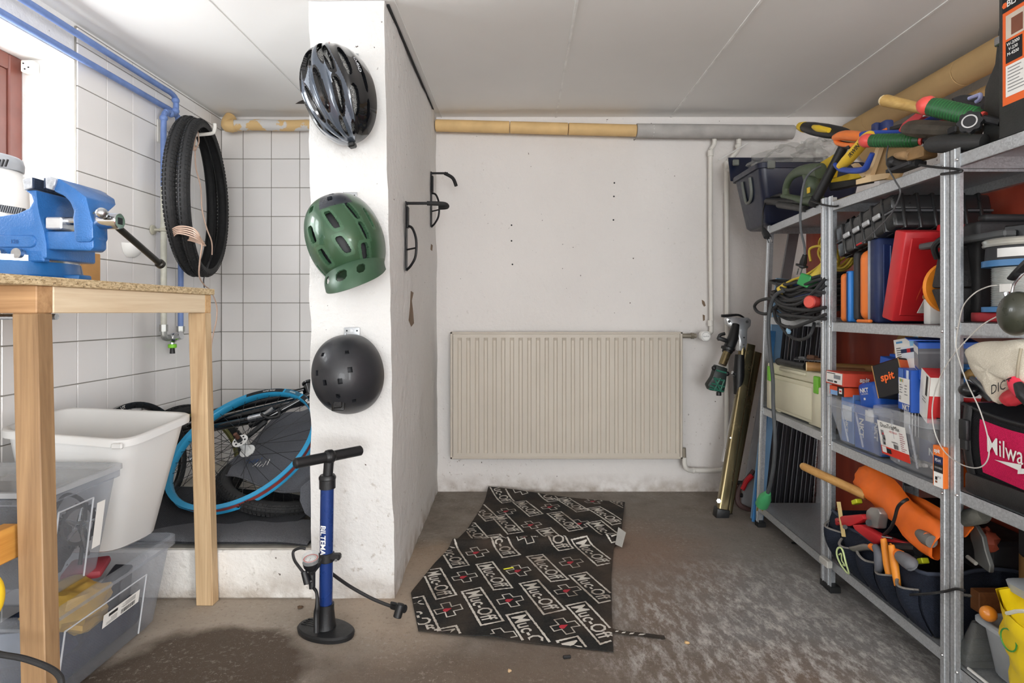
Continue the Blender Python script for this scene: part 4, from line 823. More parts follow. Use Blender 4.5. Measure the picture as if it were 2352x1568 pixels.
# round skate helmet
c = P(803, 858, 1.90)
f3 = shell_fn(c, 0.1125, 0.128, 0.150, -6, 0.85, 0.92)
sq = [(x, 0.017, q - 0.020, q + 0.020, 0, 8) for x, q in ((0.35, 0.70), (0.62, 0.70), (0.31, 0.555), (0.63, 0.555), (0.40, 0.48), (0.54, 0.48), (0.36, 0.30), (0.64, 0.30), (0.5, 0.365))]
t = helmet('skate_helmet', 'round matt black skate helmet, lowest of the three on the pillar', c, f3, sq, [mat('26272b', 0.42, 0, 0.12, 6, 0.08, 300, coat=0.1), BLACK, DARK], lambda s, q: 0, 100, 120)
p = f3(0.475, 0.285, 0.015); MB().box(p, (0.040, 0.010, 0.040), 0.004, rotm(-28, -4, 0), 2).box(p + Vector((0, -0.004, 0.001)), (0.026, 0.008, 0.024), 0.002, rotm(-28, -4, 0)).ob('buckle_clip', mat('101012', 0.25), t)
# wall bike hangers on the pillar's side
def hanger(pxt, pyt, pyb, X, lab, arm):
    a = S(pxt, pyt, X); b = S(pxt, pyb, X); b.y = a.y; t = thing('bike_hanger', lab, 'hanger', a, 'steel bike hangers on the side of the pillar')
    zt, zb, y = a.z, H - (pyb - VY) / F * a.y, a.y; hm = mat('1c1c1e', 0.4, 0.4)
    MB().bx(X, X + 0.005, y - 0.014, y + 0.014, zb, zt, 0.001).ob('wall_plate', hm, t)
    MB().bx(X + 0.005, X + 0.012, y - 0.012, y + 0.012, zt - 0.10, zt - 0.02, 0.002).ob('stiffener', hm, t)
    L = 0.135; MB().cyl((X + 0.003, y, zt - 0.006), (X + L * 0.62, y, zt - 0.006), 0.0055, 12).ob('arm', hm, t)
    MB().tube(smoothp(arm(X, y, zt, L), 5), 0.0085, 12).ob('rubber_hook', RUBBER, t)
    zc = zb + 0.085
    MB().tube(smoothp([(X + 0.004, y, zb + 0.004), (X + 0.022, y - 0.012, zb + 0.02), (X + 0.040, y - 0.016, zc - 0.03), (X + 0.042, y - 0.016, zc + 0.03), (X + 0.026, y - 0.01, zc + 0.075), (X + 0.004, y, zc + 0.085)], 5), 0.0048, 10).ob('wheel_guard', hm, t)
    MB().cyl((X + 0.004, y, zc - 0.005), (X + 0.040, y - 0.015, zc), 0.0035, 8).ob('cross_bar', hm, t)
hanger(932, 463, 622, -0.432, 'black steel bike hanger on the pillar side, nearer one with its arm pointing straight out', lambda X, y, z, L: [(X + L * .6, y, z - .006), (X + L * 1.0, y, z - .008), (X + L * 1.12, y + 0.012, z - .010), (X + L * 1.10, y + 0.045, z - .012), (X + L * 0.9, y + 0.06, z - 0.012)])
hanger(990, 395, 522, -0.445, 'black steel bike hanger on the pillar side, farther one with its arm sloping down', lambda X, y, z, L: [(X + L * .5, y, z - .006), (X + L * 0.8, y, z - .03), (X + L * 0.93, y, z - .07)])
# ================================================================== FLOOR PUMP
t = thing('floor_pump', 'dark blue bicycle floor pump with black handle and gauge on the concrete', 'pump', (-0.585, 1.75, 0))
pb = Vector((-0.582, 1.752, 0.0)); ptp = Vector((-0.577, 1.752, 0.455)); BP = mat('1c3a7c', 0.28, 0.3, 0.06, 5, coat=0.4)
Rb = Matrix.Rotation(math.radians(-22), 3, 'Z')
def ell(z, a, b, n=36): return [pb + Rb @ Vector((a * math.cos(2 * math.pi * k / n), b * math.sin(2 * math.pi * k / n), 0)) + Vector((0, 0, z)) for k in range(n)]
MB().loft([ell(0.001, 0.094, 0.056), ell(0.012, 0.096, 0.058), ell(0.017, 0.091, 0.053), ell(0.019, 0.06, 0.038)]).ob('foot', BLACK, t)
m = MB()
for i in range(8):
    for j in range(4): m.box(pb + Rb @ Vector((-0.078 + i * 0.006, -0.014 + j * 0.010, 0.0185)), (0.003, 0.004, 0.003), 0, Rb)
m.ob('grip_stud', BLACK, t, kind='stuff')
MB().lathe([(0, 0.016), (0.031, 0.016), (0.028, 0.03), (0.0235, 0.07), (0.0235, 0.088), (0, 0.088)], pb, (0.01, 0, 1), 24).ob('socket', BLACK, t)
MB().cyl(pb + Vector((0, 0, 0.085)), ptp, 0.0195, 40).ob('barrel', BP, t)
MB().lathe([(0, -0.022), (0.0235, -0.022), (0.0235, 0.004), (0.025, 0.006), (0.025, 0.012), (0.021, 0.018), (0, 0.018)], ptp, (0, 0, 1), 24).ob('collar', BLACK, t)
hc = ptp + Vector((0.006, 0, 0.072)); hl, hr = Vector((-0.645, 1.672, hc.z)), Vector((-0.497, 1.832, hc.z))
MB().cyl(ptp, hc, 0.0145, 16).ball(hc, (0.022, 0.022, 0.021), None, 16).ob('handle_stem', BLACK, t)
MB().cyl(hl, hr, 0.0155, 20, None, 0.004).ob('handle', BLACK, t); d = (hr - hl).normalized()
m = MB()
for k in (-0.006, 0.006): m.lathe([(0.0155, -0.003), (0.0205, -0.002), (0.0205, 0.002), (0.0155, 0.003)], hc + d * k, d, 20)
m.ob('handle_ring', BLACK, t)
MB().box(hl - d * 0.0004, (0.011, 0.0012, 0.011), 0, Matrix.Rotation(math.radians(-43), 3, 'Z')).ob('hollow_end', INK, t)
def barreltext(x, y):
    a = math.radians(-104) + y / 0.0205; z = 0.345 - x; k = z / 0.455; return pb.lerp(ptp, k) + Vector((0.0216 * math.cos(a), 0.0216 * math.sin(a), 0))
MB().text('BILTEMA', (0, 0, 0), (1, 0, 0), (0, 1, 0), 0.0165, lambda x, y: barreltext(x + 0.062, y)).ob('lettering', WHITE, t)
g = P(714, 1285, 1.735); gx = Vector((-0.012, -0.2, 1)).normalized()
MB().lathe([(0, -0.03), (0.016, -0.03), (0.022, -0.02), (0.024, -0.006), (0, -0.006)], g, gx, 24).ob('gauge_body', BLACK, t)
MB().lathe([(0.024, -0.006), (0.0245, 0.012), (0.022, 0.016), (0.0, 0.016)], g, gx, 28).ob('gauge_lens', clear('eef2f4', 0.25, 0.06), t)
MB().lathe([(0, 0.004), (0.0215, 0.004)], g, gx, 28).ob('gauge_dial', PAPER, t); MB().lathe([(0.017, 0.0048), (0.0212, 0.0048)], g, gx, 28).ob('gauge_ring', mat('c8432c', 0.5), t, label='red outer band of the dial')
u, v, a = frame(gx)
m = MB()
for k in range(14):
    an = k * 0.4; m.tube([g + gx * 0.0052 + (u * math.cos(an) + v * math.sin(an)) * r for r in (0.012, 0.0155)], 0.0005, 4)
m.tube([g + gx * 0.0055, g + gx * 0.0055 + u * 0.012], 0.0006, 4); m.ob('dial_mark', INK, t)
MB().cyl(g + gx * -0.03, Vector((g.x + 0.004, g.y, g.z - 0.085)), 0.011, 12, 0.009).tube([g + Vector((0, 0, -0.04)), Vector((-0.582, 1.74, 0.235))], 0.009, 8).ob('gauge_stem', BLACK, t)
MB().lathe([(0.0195, -0.014), (0.0225, -0.012), (0.0225, 0.012), (0.0195, 0.014)], pb.lerp(ptp, 0.50), (0, 0, 1), 24).bx(-0.567, -0.535, 1.735, 1.757, 0.222, 0.240, 0.004).ob('gauge_clamp', BLACK, t)
MB().cyl((-0.545, 1.733, 0.226), (-0.545, 1.730, 0.226), 0.004, 10).ob('clamp_screw', STEEL, t)
hm = mat('19191b', 0.5)
MB().tube(smoothp([g + Vector((0.004, 0, -0.08)), P(727, 1360, 1.72), P(729, 1390, 1.71), P(727, 1410, 1.71), P(727, 1452, 1.70)], 5), [0.0045, 0.0045, 0.0045, 0.007, 0.0085, 0.0085, 0.0085], 10).ob('air_line', hm, t)
MB().tube(smoothp([P(702, 1260, 1.745), P(690, 1258, 1.745), P(674, 1266, 1.745), P(676, 1285, 1.735), P(688, 1303, 1.725), P(700, 1318, 1.72)], 5), 0.0042, 8).ob('small_hose', hm, t)
MB().tube([P(698, 1312, 1.72), P(706, 1340, 1.715)], [0.009, 0.010], 12).tube([P(704, 1338, 1.715), P(716, 1334, 1.722)], 0.006, 8).ob('valve_elbow', BLACK, t)
he = Vector((-0.352, 1.81, 0.035))
hs = [P(756, 1312, 1.78), P(780, 1330, 1.80), P(810, 1350, 1.82), P(850, 1372, 1.83), P(880, 1385, 1.83), P(902, 1393, 1.825)]
MB().tube(smoothp(hs, 5), 0.0052, 10).ob('hose', hm, t)
e0, e1 = P(900, 1392, 1.825), P(930, 1398, 1.80)
MB().tube([e0, e1], [0.0085, 0.012], 12).cyl(P(921, 1386, 1.80), P(912, 1418, 1.79), 0.013, 14, None, 0.002).tube(smoothp([P(898, 1384, 1.82), P(908, 1386, 1.815), P(924, 1393, 1.80)], 3), 0.0045, 8).ob('pump_head', BLACK, t)
# ================================================================== PRINTED MAT
def matz(x, y):
    r = y - (2.43 + 0.06 * (x - 0.1)); z = 0.004
    z += 0.022 * math.exp(-(r / 0.035) ** 2) * (1 if r < 0 else 0.55) + 0.014 * math.exp(-((r - 0.28) / 0.22) ** 2) * max(0, min(1, (x + 0.2) * 2))
    z += 0.004 * (1 + noise.noise(Vector((x * 4, y * 4, 0)))) + 0.008 * math.exp(-((x + 0.09) / 0.05) ** 2 - ((y - 1.70) / 0.04) ** 2)
    z += 0.03 * math.exp(-((y - 3.10) / 0.08) ** 2)
    return z
prof = [(0.0, (-0.305, 1.752), (0.262, 1.647)), (0.18, (-0.372, 1.99), (0.292, 1.87)), (0.36, (-0.325, 2.22), (0.33, 2.12)), (0.54, (-0.262, 2.46), (0.378, 2.37)), (0.60, (-0.235, 2.56), (0.415, 2.43)), (0.8, (-0.19, 2.85), (0.475, 2.70)), (1.0, (-0.168, 3.10), (0.520, 2.91))]
def matuv(u, v):
    for (v0, l0, r0), (v1, l1, r1) in zip(prof, prof[1:]):
        if v <= v1 + 1e-9:
            k = (v - v0) / (v1 - v0); l = Vector(l0).lerp(Vector(l1), k); r = Vector(r0).lerp(Vector(r1), k); p = l.lerp(r, u); break
    return Vector((p.x, p.y, matz(p.x, p.y)))
poly = [p[1] for p in prof] + [p[2] for p in prof[::-1]]
def inpoly(x, y, g=0.006):
    ok = False; n = len(poly)
    for i in range(n):
        (x1, y1), (x2, y2) = poly[i], poly[i - 1]
        if (y1 > y) != (y2 > y) and x < (x2 - x1) * (y - y1) / (y2 - y1) + x1: ok = not ok
    return ok
mm = NT('printed_mat_cloth'); MATC = mm.done(mm.bsdf(mm.mix(mm.rng(mm.noise(5, 5), 0.42, 0.68), mm.mix(mm.rng(mm.noise(160, 3), 0.35, 0.65), '1e1f1f', '2d2d2c'), '4a4038'), 0.85, 0, mm.bump(mm.noise(500, 2), 0.3, 0.002), 0, 0.25))
mp = NT('print_ink'); PRW = mp.done(mp.bsdf(mp.mix(mp.rng(mp.noise(8, 5), 0.45, 0.7), 'd8d4cc', '96897c'), 0.8)); PRR = mat('b3283a', 0.7, var=0.2)
t = thing('bike_mat', 'black fabric bike mat printed with white framed lettering and crosses on the floor', 'mat', (0.05, 2.3, 0))
MB().grid(matuv, 40, 90, 0.0022).ob('cloth', MATC, t, smooth=60)
ang = math.radians(21); dT = Vector((math.sin(ang), -math.cos(ang))); dU = Vector((math.cos(ang), math.sin(ang)))
def dropadd(mb, pts, fs, fine=True):
    q = [(p.x, p.y, matz(p.x, p.y) + 0.0016) for p in pts]
    mb.add(q, [f for f in fs if all(inpoly(pts[i].x, pts[i].y) for i in f)])
def ribbon(mb, pts, w_, closed=True, rough=0.0):
    out = []; n = len(pts)
    for i in range(n if closed else n - 1):
        a, b = pts[i], pts[(i + 1) % n]; L_ = (b - a).length; k = max(1, int(L_ / 0.009)); nn = Vector((-(b - a).y, (b - a).x)).normalized() * w_ / 2; e_ = (b - a).normalized() * w_ / 2
        for j in range(k):
            r1, r2 = [1 + rough * random.uniform(-1, 1) for _ in (0, 1)]; p = a.lerp(b, j / k) - (e_ if j == 0 else e_ * 0); q = a.lerp(b, (j + 1) / k) + (e_ if j == k - 1 else e_ * 0)
            dropadd(mb, [p - nn * r1, q - nn * r2, q + nn * r2, p + nn * r1], [(0, 1, 2, 3)])
random.seed(21)
boxes = [(-.1, 3.03), (.034, 2.825), (-.169, 2.776), (.127, 3.03), (.255, 2.862), (.394, 2.706), (.50, 2.88), (-.195, 2.53), (-.076, 2.386), (.142, 2.45), (.37, 2.52), (.284, 2.314), (-.264, 2.289), (-.097, 2.113), (.099, 2.181), (.249, 2.027), (-.287, 2.056), (-.127, 1.896), (.068, 1.959), (.22, 1.80), (-.314, 1.84), (-.185, 1.66), (.029, 1.74), (.175, 1.60), (-.06, 2.62), (.20, 2.64)]
for bx_, by_ in boxes:
    c = Vector((bx_, by_)); hl_, hh = 0.112, 0.034; jit = lambda: Vector((random.uniform(-.004, .004), random.uniform(-.004, .004)))
    cs = [c - dT * hl_ - dU * hh + jit(), c + dT * hl_ - dU * hh + jit(), c + dT * hl_ + dU * hh + jit(), c - dT * hl_ + dU * hh + jit()]
    white, lett = MB(), MB(); ribbon(white, cs, 0.007, True, 0.35)
    vs_, fs, wd = TX['Muc-Off']; h = 0.051; sqz = 0.194 / (wd * h)
    dropadd(lett, [c + dT * ((x - wd / 2) * h * sqz) + dU * ((y - 0.5) * h) for x, y in vs_], fs)
    if white.f: white.ob('printed_frame', PRW, t, smooth=0)
    if lett.f: lett.ob('lettering', PRW, t, smooth=0)
crosses = [(.027, 2.43), (-.171, 2.318), (-.005, 2.155), (-.2, 2.1), (.194, 2.226), (-.033, 1.93), (.162, 2.0), (-.23, 1.871), (.134, 1.771), (-.056, 1.715), (-.064, 2.782), (.147, 2.831), (.365, 2.92), (.265, 2.603), (.01, 3.06), (.05, 2.60)]
for x, y in crosses:
    c = Vector((x, y)); a, b = 0.0145, 0.043
    pts = [(-a, -b), (a, -b), (a, -a), (b, -a), (b, a), (a, a), (a, b), (-a, b), (-a, a), (-b, a), (-b, -a), (-a, -a)]
    white, red = MB(), MB(); ribbon(white, [c + dT * (p + random.uniform(-.002, .002)) + dU * (q + random.uniform(-.002, .002)) for p, q in pts], 0.0042)
    drop = [(0.010 * math.cos(k * math.pi / 5), 0.010 * math.sin(k * math.pi / 5)) for k in range(1, 10)] 
    dp = [Vector((0.024 * 0.7, 0.012))] + [Vector(q) * 1.1 for q in drop[1:8]]
    dropadd(red, [c - Vector((0.006, 0.004)) + Vector((p.x * 1.0, p.y)) for p in dp], [tuple(range(len(dp)))])
    if white.f: white.ob('printed_cross', PRW, t, smooth=0)
    if red.f: red.ob('printed_drop', PRR, t, smooth=0)
MB().prism([matuv(0.985, 0.56) + Vector((0.006, -0.01, 0.004)), matuv(1, 0.555) + Vector((0.022, -0.03, 0.003)), matuv(1, 0.585) + Vector((0.03, 0.0, 0.03)), matuv(0.97, 0.60) + Vector((0.012, 0.0, 0.035))], (0.0, 0.002, 0.002)).ob('pale_underside', mat('a5a39e', 0.7), t)
tail = [PZ(1405, 1446, 0.004), PZ(1430, 1452, 0.008), PZ(1470, 1456, 0.004), PZ(1527, 1463, 0.004)]
m = MB(); ts = smoothp(tail, 8)
for p, q in zip(ts, ts[1:]): m.add([p + Vector((0, -0.011, 0)), q + Vector((0, -0.011, 0)), q + Vector((0, 0.008, 0.001)), p + Vector((0, 0.008, 0.001))], [(0, 1, 2, 3)])
m.ob('strap', MATC, t)
m = MB()
for k in range(3, len(ts) - 6, 4): m.add([ts[k] + Vector((0, -0.008, 0.001)), ts[k + 2] + Vector((0, -0.004, 0.001)), ts[k + 3] + Vector((0, 0.004, 0.0015)), ts[k + 1] + Vector((0, 0.0, 0.0015))], [(0, 1, 2, 3)])
m.ob('strap_print', PRW, t)
p = PZ(1168, 1304, 0.012); p.z = matz(p.x, p.y) + 0.004; solo(MB().box(p, (0.040, 0.006, 0.003), 0.001, rotm(0, 0, 24)), 'yellow_offcut', mat('e3e43a', 0.5), 'short bright yellow plastic offcut lying on the mat', 'offcut')
p = PZ(1302, 1508, 0.004); solo(MB().box(p, (0.022, 0.009, 0.008), 0.002, rotm(0, 0, 10)), 'black_plug', BLACK, 'small black plastic plug on the floor before the mat', 'plug')
random.seed(12)
for k, (px, py, s_) in enumerate(((1578, 1475, 0.008), (690, 1394, 0.010), (1170, 1540, 0.005))):
    p = PZ(px, py, 0.004); solo(MB().ball(p, (s_, s_ * .7, 0.004), None, 8, 0.5, k), 'floor_crumb', mat(('c9a878', '5e4a38', 'b59a78')[k], 0.9), ('pale crumb on the bare floor right of the mat', 'dark crumb on the floor behind the pump foot', 'tan crumb on the floor before the mat')[k], 'crumb')
# ================================================================== RADIATOR
RC = mat('c4bbae', 0.5, var=0.04, vs=3); yf = 3.03
xa, xb = (1034 - VX) / F * yf, (1568 - VX) / F * yf; z1, z0 = H - (762 - VY) / F * yf, H - (1054 - VY) / F * yf
t = thing('radiator', 'cream fluted panel radiator on the back wall', 'radiator', ((xa + xb) / 2, yf, z0))
nf = 26; pts = []; wdt = (xb - xa - 0.03) / nf
for k in range(nf):
    s = xa + 0.015 + k * wdt
    pts += [(s, 0), (s + wdt * 0.50, 0), (s + wdt * 0.62, 0.008), (s + wdt * 0.88, 0.008)]
pts.append((xb - 0.015, 0)); m = MB(); vs_ = []
rows_ = [(z0 + 0.006, 0), (z0 + 0.03, 0), (z0 + 0.045, 1), (z1 - 0.045, 1), (z1 - 0.03, 0), (z1 - 0.006, 0)]
for z, k in rows_: vs_ += [(x, yf + d * k, z) for x, d in pts]
n = len(pts); m.add(vs_, [(j * n + i, j * n + i + 1, (j + 1) * n + i + 1, (j + 1) * n + i) for j in range(len(rows_) - 1) for i in range(n - 1)])
m.ob('front_panel', RC, t, smooth=25)
m = MB(); m.bx(xa, xb, yf - 0.003, yf + 0.014, z1 - 0.012, z1, 0.003); m.ob('top_rim', RC, t)
MB().bx(xa, xb, yf - 0.003, yf + 0.014, z0, z0 + 0.012, 0.003).ob('bottom_rim', RC, t)
for x in (xa, xb - 0.013): MB().bx(x, x + 0.013, yf - 0.003, yf + 0.014, z0, z1, 0.003).ob('side_rim', RC, t)
MB().bx(xa + 0.02, xb - 0.02, yf + 0.014, yf + 0.022, z0 + 0.01, z1 - 0.01).ob('back_panel', RC, t)
for x in (xa + 0.2, xb - 0.2): MB().bx(x, x + 0.04, yf + 0.02, YB - 0.0005, z0 + 0.05, z1 - 0.05).ob('wall_bracket', RC, t)
vp = P(1590, 771, 3.05); pm = mat('8f8779', 0.5, 0.4)
MB().cyl(Vector((xb - 0.005, vp.y, vp.z)), vp + Vector((0.02, 0, 0)), 0.0125, 14).lathe([(0.0125, 0), (0.018, 0.002), (0.018, 0.016), (0.0125, 0.018)], vp + Vector((-0.008, 0, 0)), (1, 0, 0), 6).ob('valve_body', pm, t)
hd = P(1614, 771, 3.03); MB().lathe([(0, -0.0), (0.020, 0), (0.0275, -0.012), (0.0275, -0.05), (0.024, -0.056), (0, -0.056)], hd + Vector((0, -0.0, 0)), (0, 1, 0), 28).ob('thermostat_head', mat('eeeeec', 0.4), t)
MB().lathe([(0.019, 0), (0.021, 0.0008), (0.0225, 0)], hd + Vector((0, -0.056, 0)), (0, -1, 0), 28).ob('head_ring', mat('c9c9c6', 0.5), t); MB().text('Danfoss', hd + Vector((0, -0.0565, 0)), (1, 0, 0.05), (0, 0, 1), 0.0065).ob('lettering', mat('6f7074', 0.5), t)
vp = P(1571, 1050, 3.05); MB().cyl(vp + Vector((-0.002, 0, 0.05)), vp + Vector((0, 0, -0.02)), 0.012, 12).ob('return_valve', pm, t)
# ================================================================== BIKE REPAIR STAND
OL = mat('86795a', 0.25, 0.85, 0.06, 4); AL = mat('d6d8da', 0.32, 0.7, 0.04)
t = thing('repair_stand', 'folded bike repair stand with bronze legs and a silver clamp head leaning by the radiator', 'repair stand', P(1660, 1190, 2.76))
def otube(a, b, wd_, dp, m_, name, r=0.012):
    a, b = Vector(a), Vector(b); q = (b - a).normalized(); u = Vector((1, 0, 0)); u = (u - q * u.dot(q)).normalized(); v = q.cross(u)
    L = []
    for p in (a, b): L.append(rq([p - u * wd_ / 2 - v * dp / 2, p + u * wd_ / 2 - v * dp / 2, p + u * wd_ / 2 + v * dp / 2, p - u * wd_ / 2 + v * dp / 2], r, 0, 4))
    return MB().loft(L).ob(name, m_, t, smooth=50)
l0, l1 = P(1658, 1172, 2.755), P(1721, 792, 2.93); otube(l0, l1, 0.052, 0.045, OL, 'leg')
k0, k1 = P(1668, 1180, 2.80), P(1738, 810, 3.0); otube(k0, k1, 0.045, 0.04, OL, 'leg')
MB().box(l0 + Vector((-0.003, 0, -0.012)), (0.062, 0.055, 0.05), 0.006, rotm(0, 9, 0), 2).ob('foot', BLACK, t); MB().box(k0 + Vector((0.0, 0, -0.015)), (0.056, 0.05, 0.05), 0.006, rotm(0, 9, 0), 2).ob('foot', BLACK, t)
MB().cyl(P(1651, 1150, 2.735), P(1651, 1150, 2.725), 0.011, 6).ob('foot_bolt', STEEL, t)
MB().cyl(P(1678, 1005, 2.832), P(1678, 1005, 2.80), 0.004, 10).ob('leg_rivet', STEEL, t)
hp = P(1703, 790, 2.93)
MB().tube([P(1699, 880, 2.90), P(1706, 790, 2.92)], 0.019, 16).ob('upper_post', OL, t)
MB().tube([P(1662, 1060, 2.87), P(1697, 900, 2.90)], 0.013, 14).ob('lower_post', AL, t)
MB().tube([P(1695, 905, 2.885), P(1697, 862, 2.885), P(1699, 815, 2.90)], [0.021, 0.027, 0.023], 14).ob('post_collar', BLACK, t)
MB().cyl(P(1690, 862, 2.88), P(1682, 855, 2.865), 0.008, 10).ob('collar_screw', STEEL, t)
def hpz(pts, y): return [P(a, b, y) for a, b in pts]
MB().prism(hpz([(1668, 732), (1672, 728), (1720, 729), (1726, 735), (1725, 748), (1717, 757), (1717, 790), (1713, 806), (1697, 806), (1698, 780), (1694, 764), (1684, 752), (1672, 746)], 2.90), (0, 0.045, 0), 0.005, 2).ob('clamp_head', AL, t)
for a, b in ((1675, 738), (1716, 739), (1709, 775), (1708, 792)): MB().cyl(P(a, b, 2.8995), P(a, b, 2.895), 0.007 if b < 760 else 0.004, 10).ob('head_bolt', DARK, t)
MB().tube(smoothp([P(1657, 725, 2.89), P(1670, 725, 2.89), P(1695, 723, 2.90), P(1708, 729, 2.91)], 4), [0.010, 0.012, 0.008, 0.006], 10, False, 0.7).ob('quick_lever', BLACK, t)
MB().tube([P(1690, 745, 2.90), P(1684, 775, 2.88), P(1672, 803, 2.87), P(1668, 810, 2.865)], [0.018, 0.026, 0.027, 0.022], 16).ob('clamp_housing', BLACK, t)
MB().box(P(1659, 779, 2.85), (0.05, 0.03, 0.02), 0.006, rotm(0, 20, 0), 2).tube(smoothp([P(1652, 782, 2.85), P(1653, 770, 2.85), P(1665, 766, 2.85)], 4), 0.008, 8).ob('clamp_knob', BLACK, t)
MB().lathe([(0.022, -0.01), (0.033, -0.006), (0.033, 0.006), (0.022, 0.01)], P(1672, 800, 2.868), (0.25, 0, 1), 20).ob('clamp_ring', BLACK, t)
MB().tube([P(1671, 806, 2.865), P(1659, 838, 2.85)], 0.0195, 16).ob('bronze_neck', OL, t)
GJ = mat('2f6a58', 0.35, var=0.3, vs=60)
MB().prism(hpz([(1646, 838), (1672, 846), (1668, 882), (1664, 902), (1630, 896), (1625, 884), (1637, 866)], 2.82), (0, 0.05, 0), 0.006, 2).ob('jaw_block', mat('16211e', 0.5), t)
m = MB()
for a, b in (((1640, 868), (1662, 874)), ((1634, 880), (1664, 888)), ((1645, 850), (1668, 856)), ((1640, 866), (1655, 897)), ((1655, 868), (1640, 897)), ((1630, 885), (1648, 893)), ((1664, 872), (1655, 897)), ((1628, 892), (1662, 899))): m.tube([P(*a, 2.818), P(*b, 2.818)], 0.0045, 6)
m.ob('jaw_lattice', GJ, t)
MB().ball(P(1640, 845, 2.83), 0.012, None, 10).ball(P(1670, 858, 2.83), 0.012, None, 10).ob('jaw_pivot', BLACK, t); MB().cyl(P(1651, 900, 2.84), P(1651, 908, 2.84), 0.012, 10).ob('jaw_knob', BLACK, t)
for py in (1108, 1136): MB().cyl(P(1682, py, 2.87), P(1706, py + 1, 2.84), 0.011, 10, None, 0.003).ob('black_grip', BLACK, t)
t = thing('bow_saw', 'red and black bow saw frame standing between the repair stand and the shelving', 'saw', P(1705, 1170, 2.80))
MB().tube(smoothp([P(1731, 1080, 2.86), P(1716, 1100, 2.85), P(1700, 1118, 2.84), P(1693, 1138, 2.83), P(1698, 1158, 2.82), P(1716, 1168, 2.82), P(1728, 1171, 2.82)], 5), [0.010, 0.012, 0.013, 0.013, 0.012, 0.010], 10).ob('frame_tube', mat('4f3a38', 0.5), t)
MB().tube(smoothp([P(1727, 1092, 2.845), P(1715, 1104, 2.84), P(1704, 1124, 2.83)], 5), 0.0125, 10).ob('red_sleeve', REDP, t)
# ================================================================== STEEL SHELVING
XF, XBK = 1.06, 1.36
BOLT = mat('d6d8da', 0.25, 0.9, 0.05)
def unit(lab, y0, y1, zs, far_top=XF, ztop=1.345, far_bot=XF, lean0=0.0):
    t = thing('shelving_unit', lab, 'shelving', ((XF + XBK) / 2, (y0 + y1) / 2, 0))
    fx = lambda y, z: XF + ((far_bot - XF) + (far_top - far_bot) * z / ztop) * (y - y0) / (y1 - y0) + lean0 * (z / ztop - 0.6)
    for (y, s) in ((y0, 1), (y1, -1)):
        for back in (0, 1):
            m = MB(); q = []
            for z in (0.0, ztop + 0.012):
                x = fx(y, z) + back * 0.30; k = -1 if back else 1
                q.append([Vector((x, y, z)), Vector((x, y + s * 0.031, z)), Vector((x + k * 0.0018, y + s * 0.031, z)), Vector((x + k * 0.0018, y + s * 0.0018, z)), Vector((x + k * 0.031, y + s * 0.0018, z)), Vector((x + k * 0.031, y, z))])
            m.prism(q[0], None, 0.0, 1, q[1]); u = m.ob('upright', GALV, t, smooth=20)
            if not back:
                m = MB()
                for z0_, z1_ in ((0.0, ztop + 0.012),):
                    a = Vector((fx(y, z0_) - 0.0006, y + s * 0.0155, z0_)); b = Vector((fx(y, z1_) - 0.0006, y + s * 0.0155, z1_)); m.tube([a, b], 0.0022, 6)
                m.ob('pressed_ridge', GALV, u)
                MB().bx(fx(y, 0) - 0.003, fx(y, 0) + 0.034, y - 0.002 if s > 0 else y - 0.034, y + 0.034 if s > 0 else y + 0.002, 0, 0.022, 0.002).ob('plastic_foot', BLACK, t)
    for z in zs:
        a0, a1 = fx(y0, z), fx(y1, z); b0, b1 = a0 + 0.30, a1 + 0.30; e = 0.002
        y0_, y1_ = y0 + 0.0025, y1 - 0.0025
        m = MB(); m.prism([(a0 + e, y0_, z - 0.0015), (b0 - e, y0_, z - 0.0015), (b1 - e, y1_, z - 0.0015), (a1 + e, y1_, z - 0.0015)], (0, 0, 0.0015))
        for (p, q) in (((a0 + e, y0_), (a1 + e, y1_)), ((b0 - e - 0.0015, y0_), (b1 - e - 0.0015, y1_))):
            m.prism([(p[0], p[1], z - 0.03), (p[0] + 0.0015, p[1], z - 0.03), (q[0] + 0.0015, q[1], z - 0.03), (q[0], q[1], z - 0.03)], (0, 0, 0.03))
        for y in (y0_, y1_ - 0.0015):
            m.bx(fx(y, z) + e, fx(y, z) + 0.298, y, y + 0.0015, z - 0.03, z - 0.001)
        m.prism([(a0 + e, y0_, z - 0.031), (a0 + 0.014, y0_, z - 0.031), (a1 + 0.014, y1_, z - 0.031), (a1 + e, y1_, z - 0.031)], (0, 0, 0.0015))
        m.prism([(b0 - 0.02, y0_, z - 0.031), (b0 - e, y0_, z - 0.031), (b1 - e, y1_, z - 0.031), (b1 - 0.02, y1_, z - 0.031)], (0, 0, 0.0015))
        sh = m.ob('shelf', GALV, t, smooth=20)
        for (y, s) in ((y0, 1), (y1, -1)):
            c = Vector((fx(y, z) - 0.001, y + s * 0.023, z - 0.014)); MB().lathe([(0, 0.0035), (0.0025, 0.003), (0.0042, 0)], c, (-1, 0, 0), 10).ob('bolt', BOLT, sh)
    return t
Z1, Z2, Z3 = (0.10, 0.535, 0.937, 1.342), (0.113, 0.519, 0.925, 1.337), (0.10, 0.529, 0.935, 1.343)
unit('galvanised shelving unit at the far end holding cables and the cream case', 2.034, 2.64, Z1, 1.113)
unit('galvanised shelving unit in the middle holding the tool cases and the boxed screws', 1.447, 2.030, Z2, XF + 0.006)
unit('galvanised shelving unit nearest the camera holding the pink and black bag', 0.862, 1.443, Z3)
p = S(1905, 1290, 1.055); solo(MB().box(p + Vector((-0.012, 0.0, 0)), (0.02, 0.055, 0.024), 0.003), 'corner_clip', mat('b8b6b0', 0.6), 'pale metal clip on the middle upright beside the bottom shelf', 'clip')
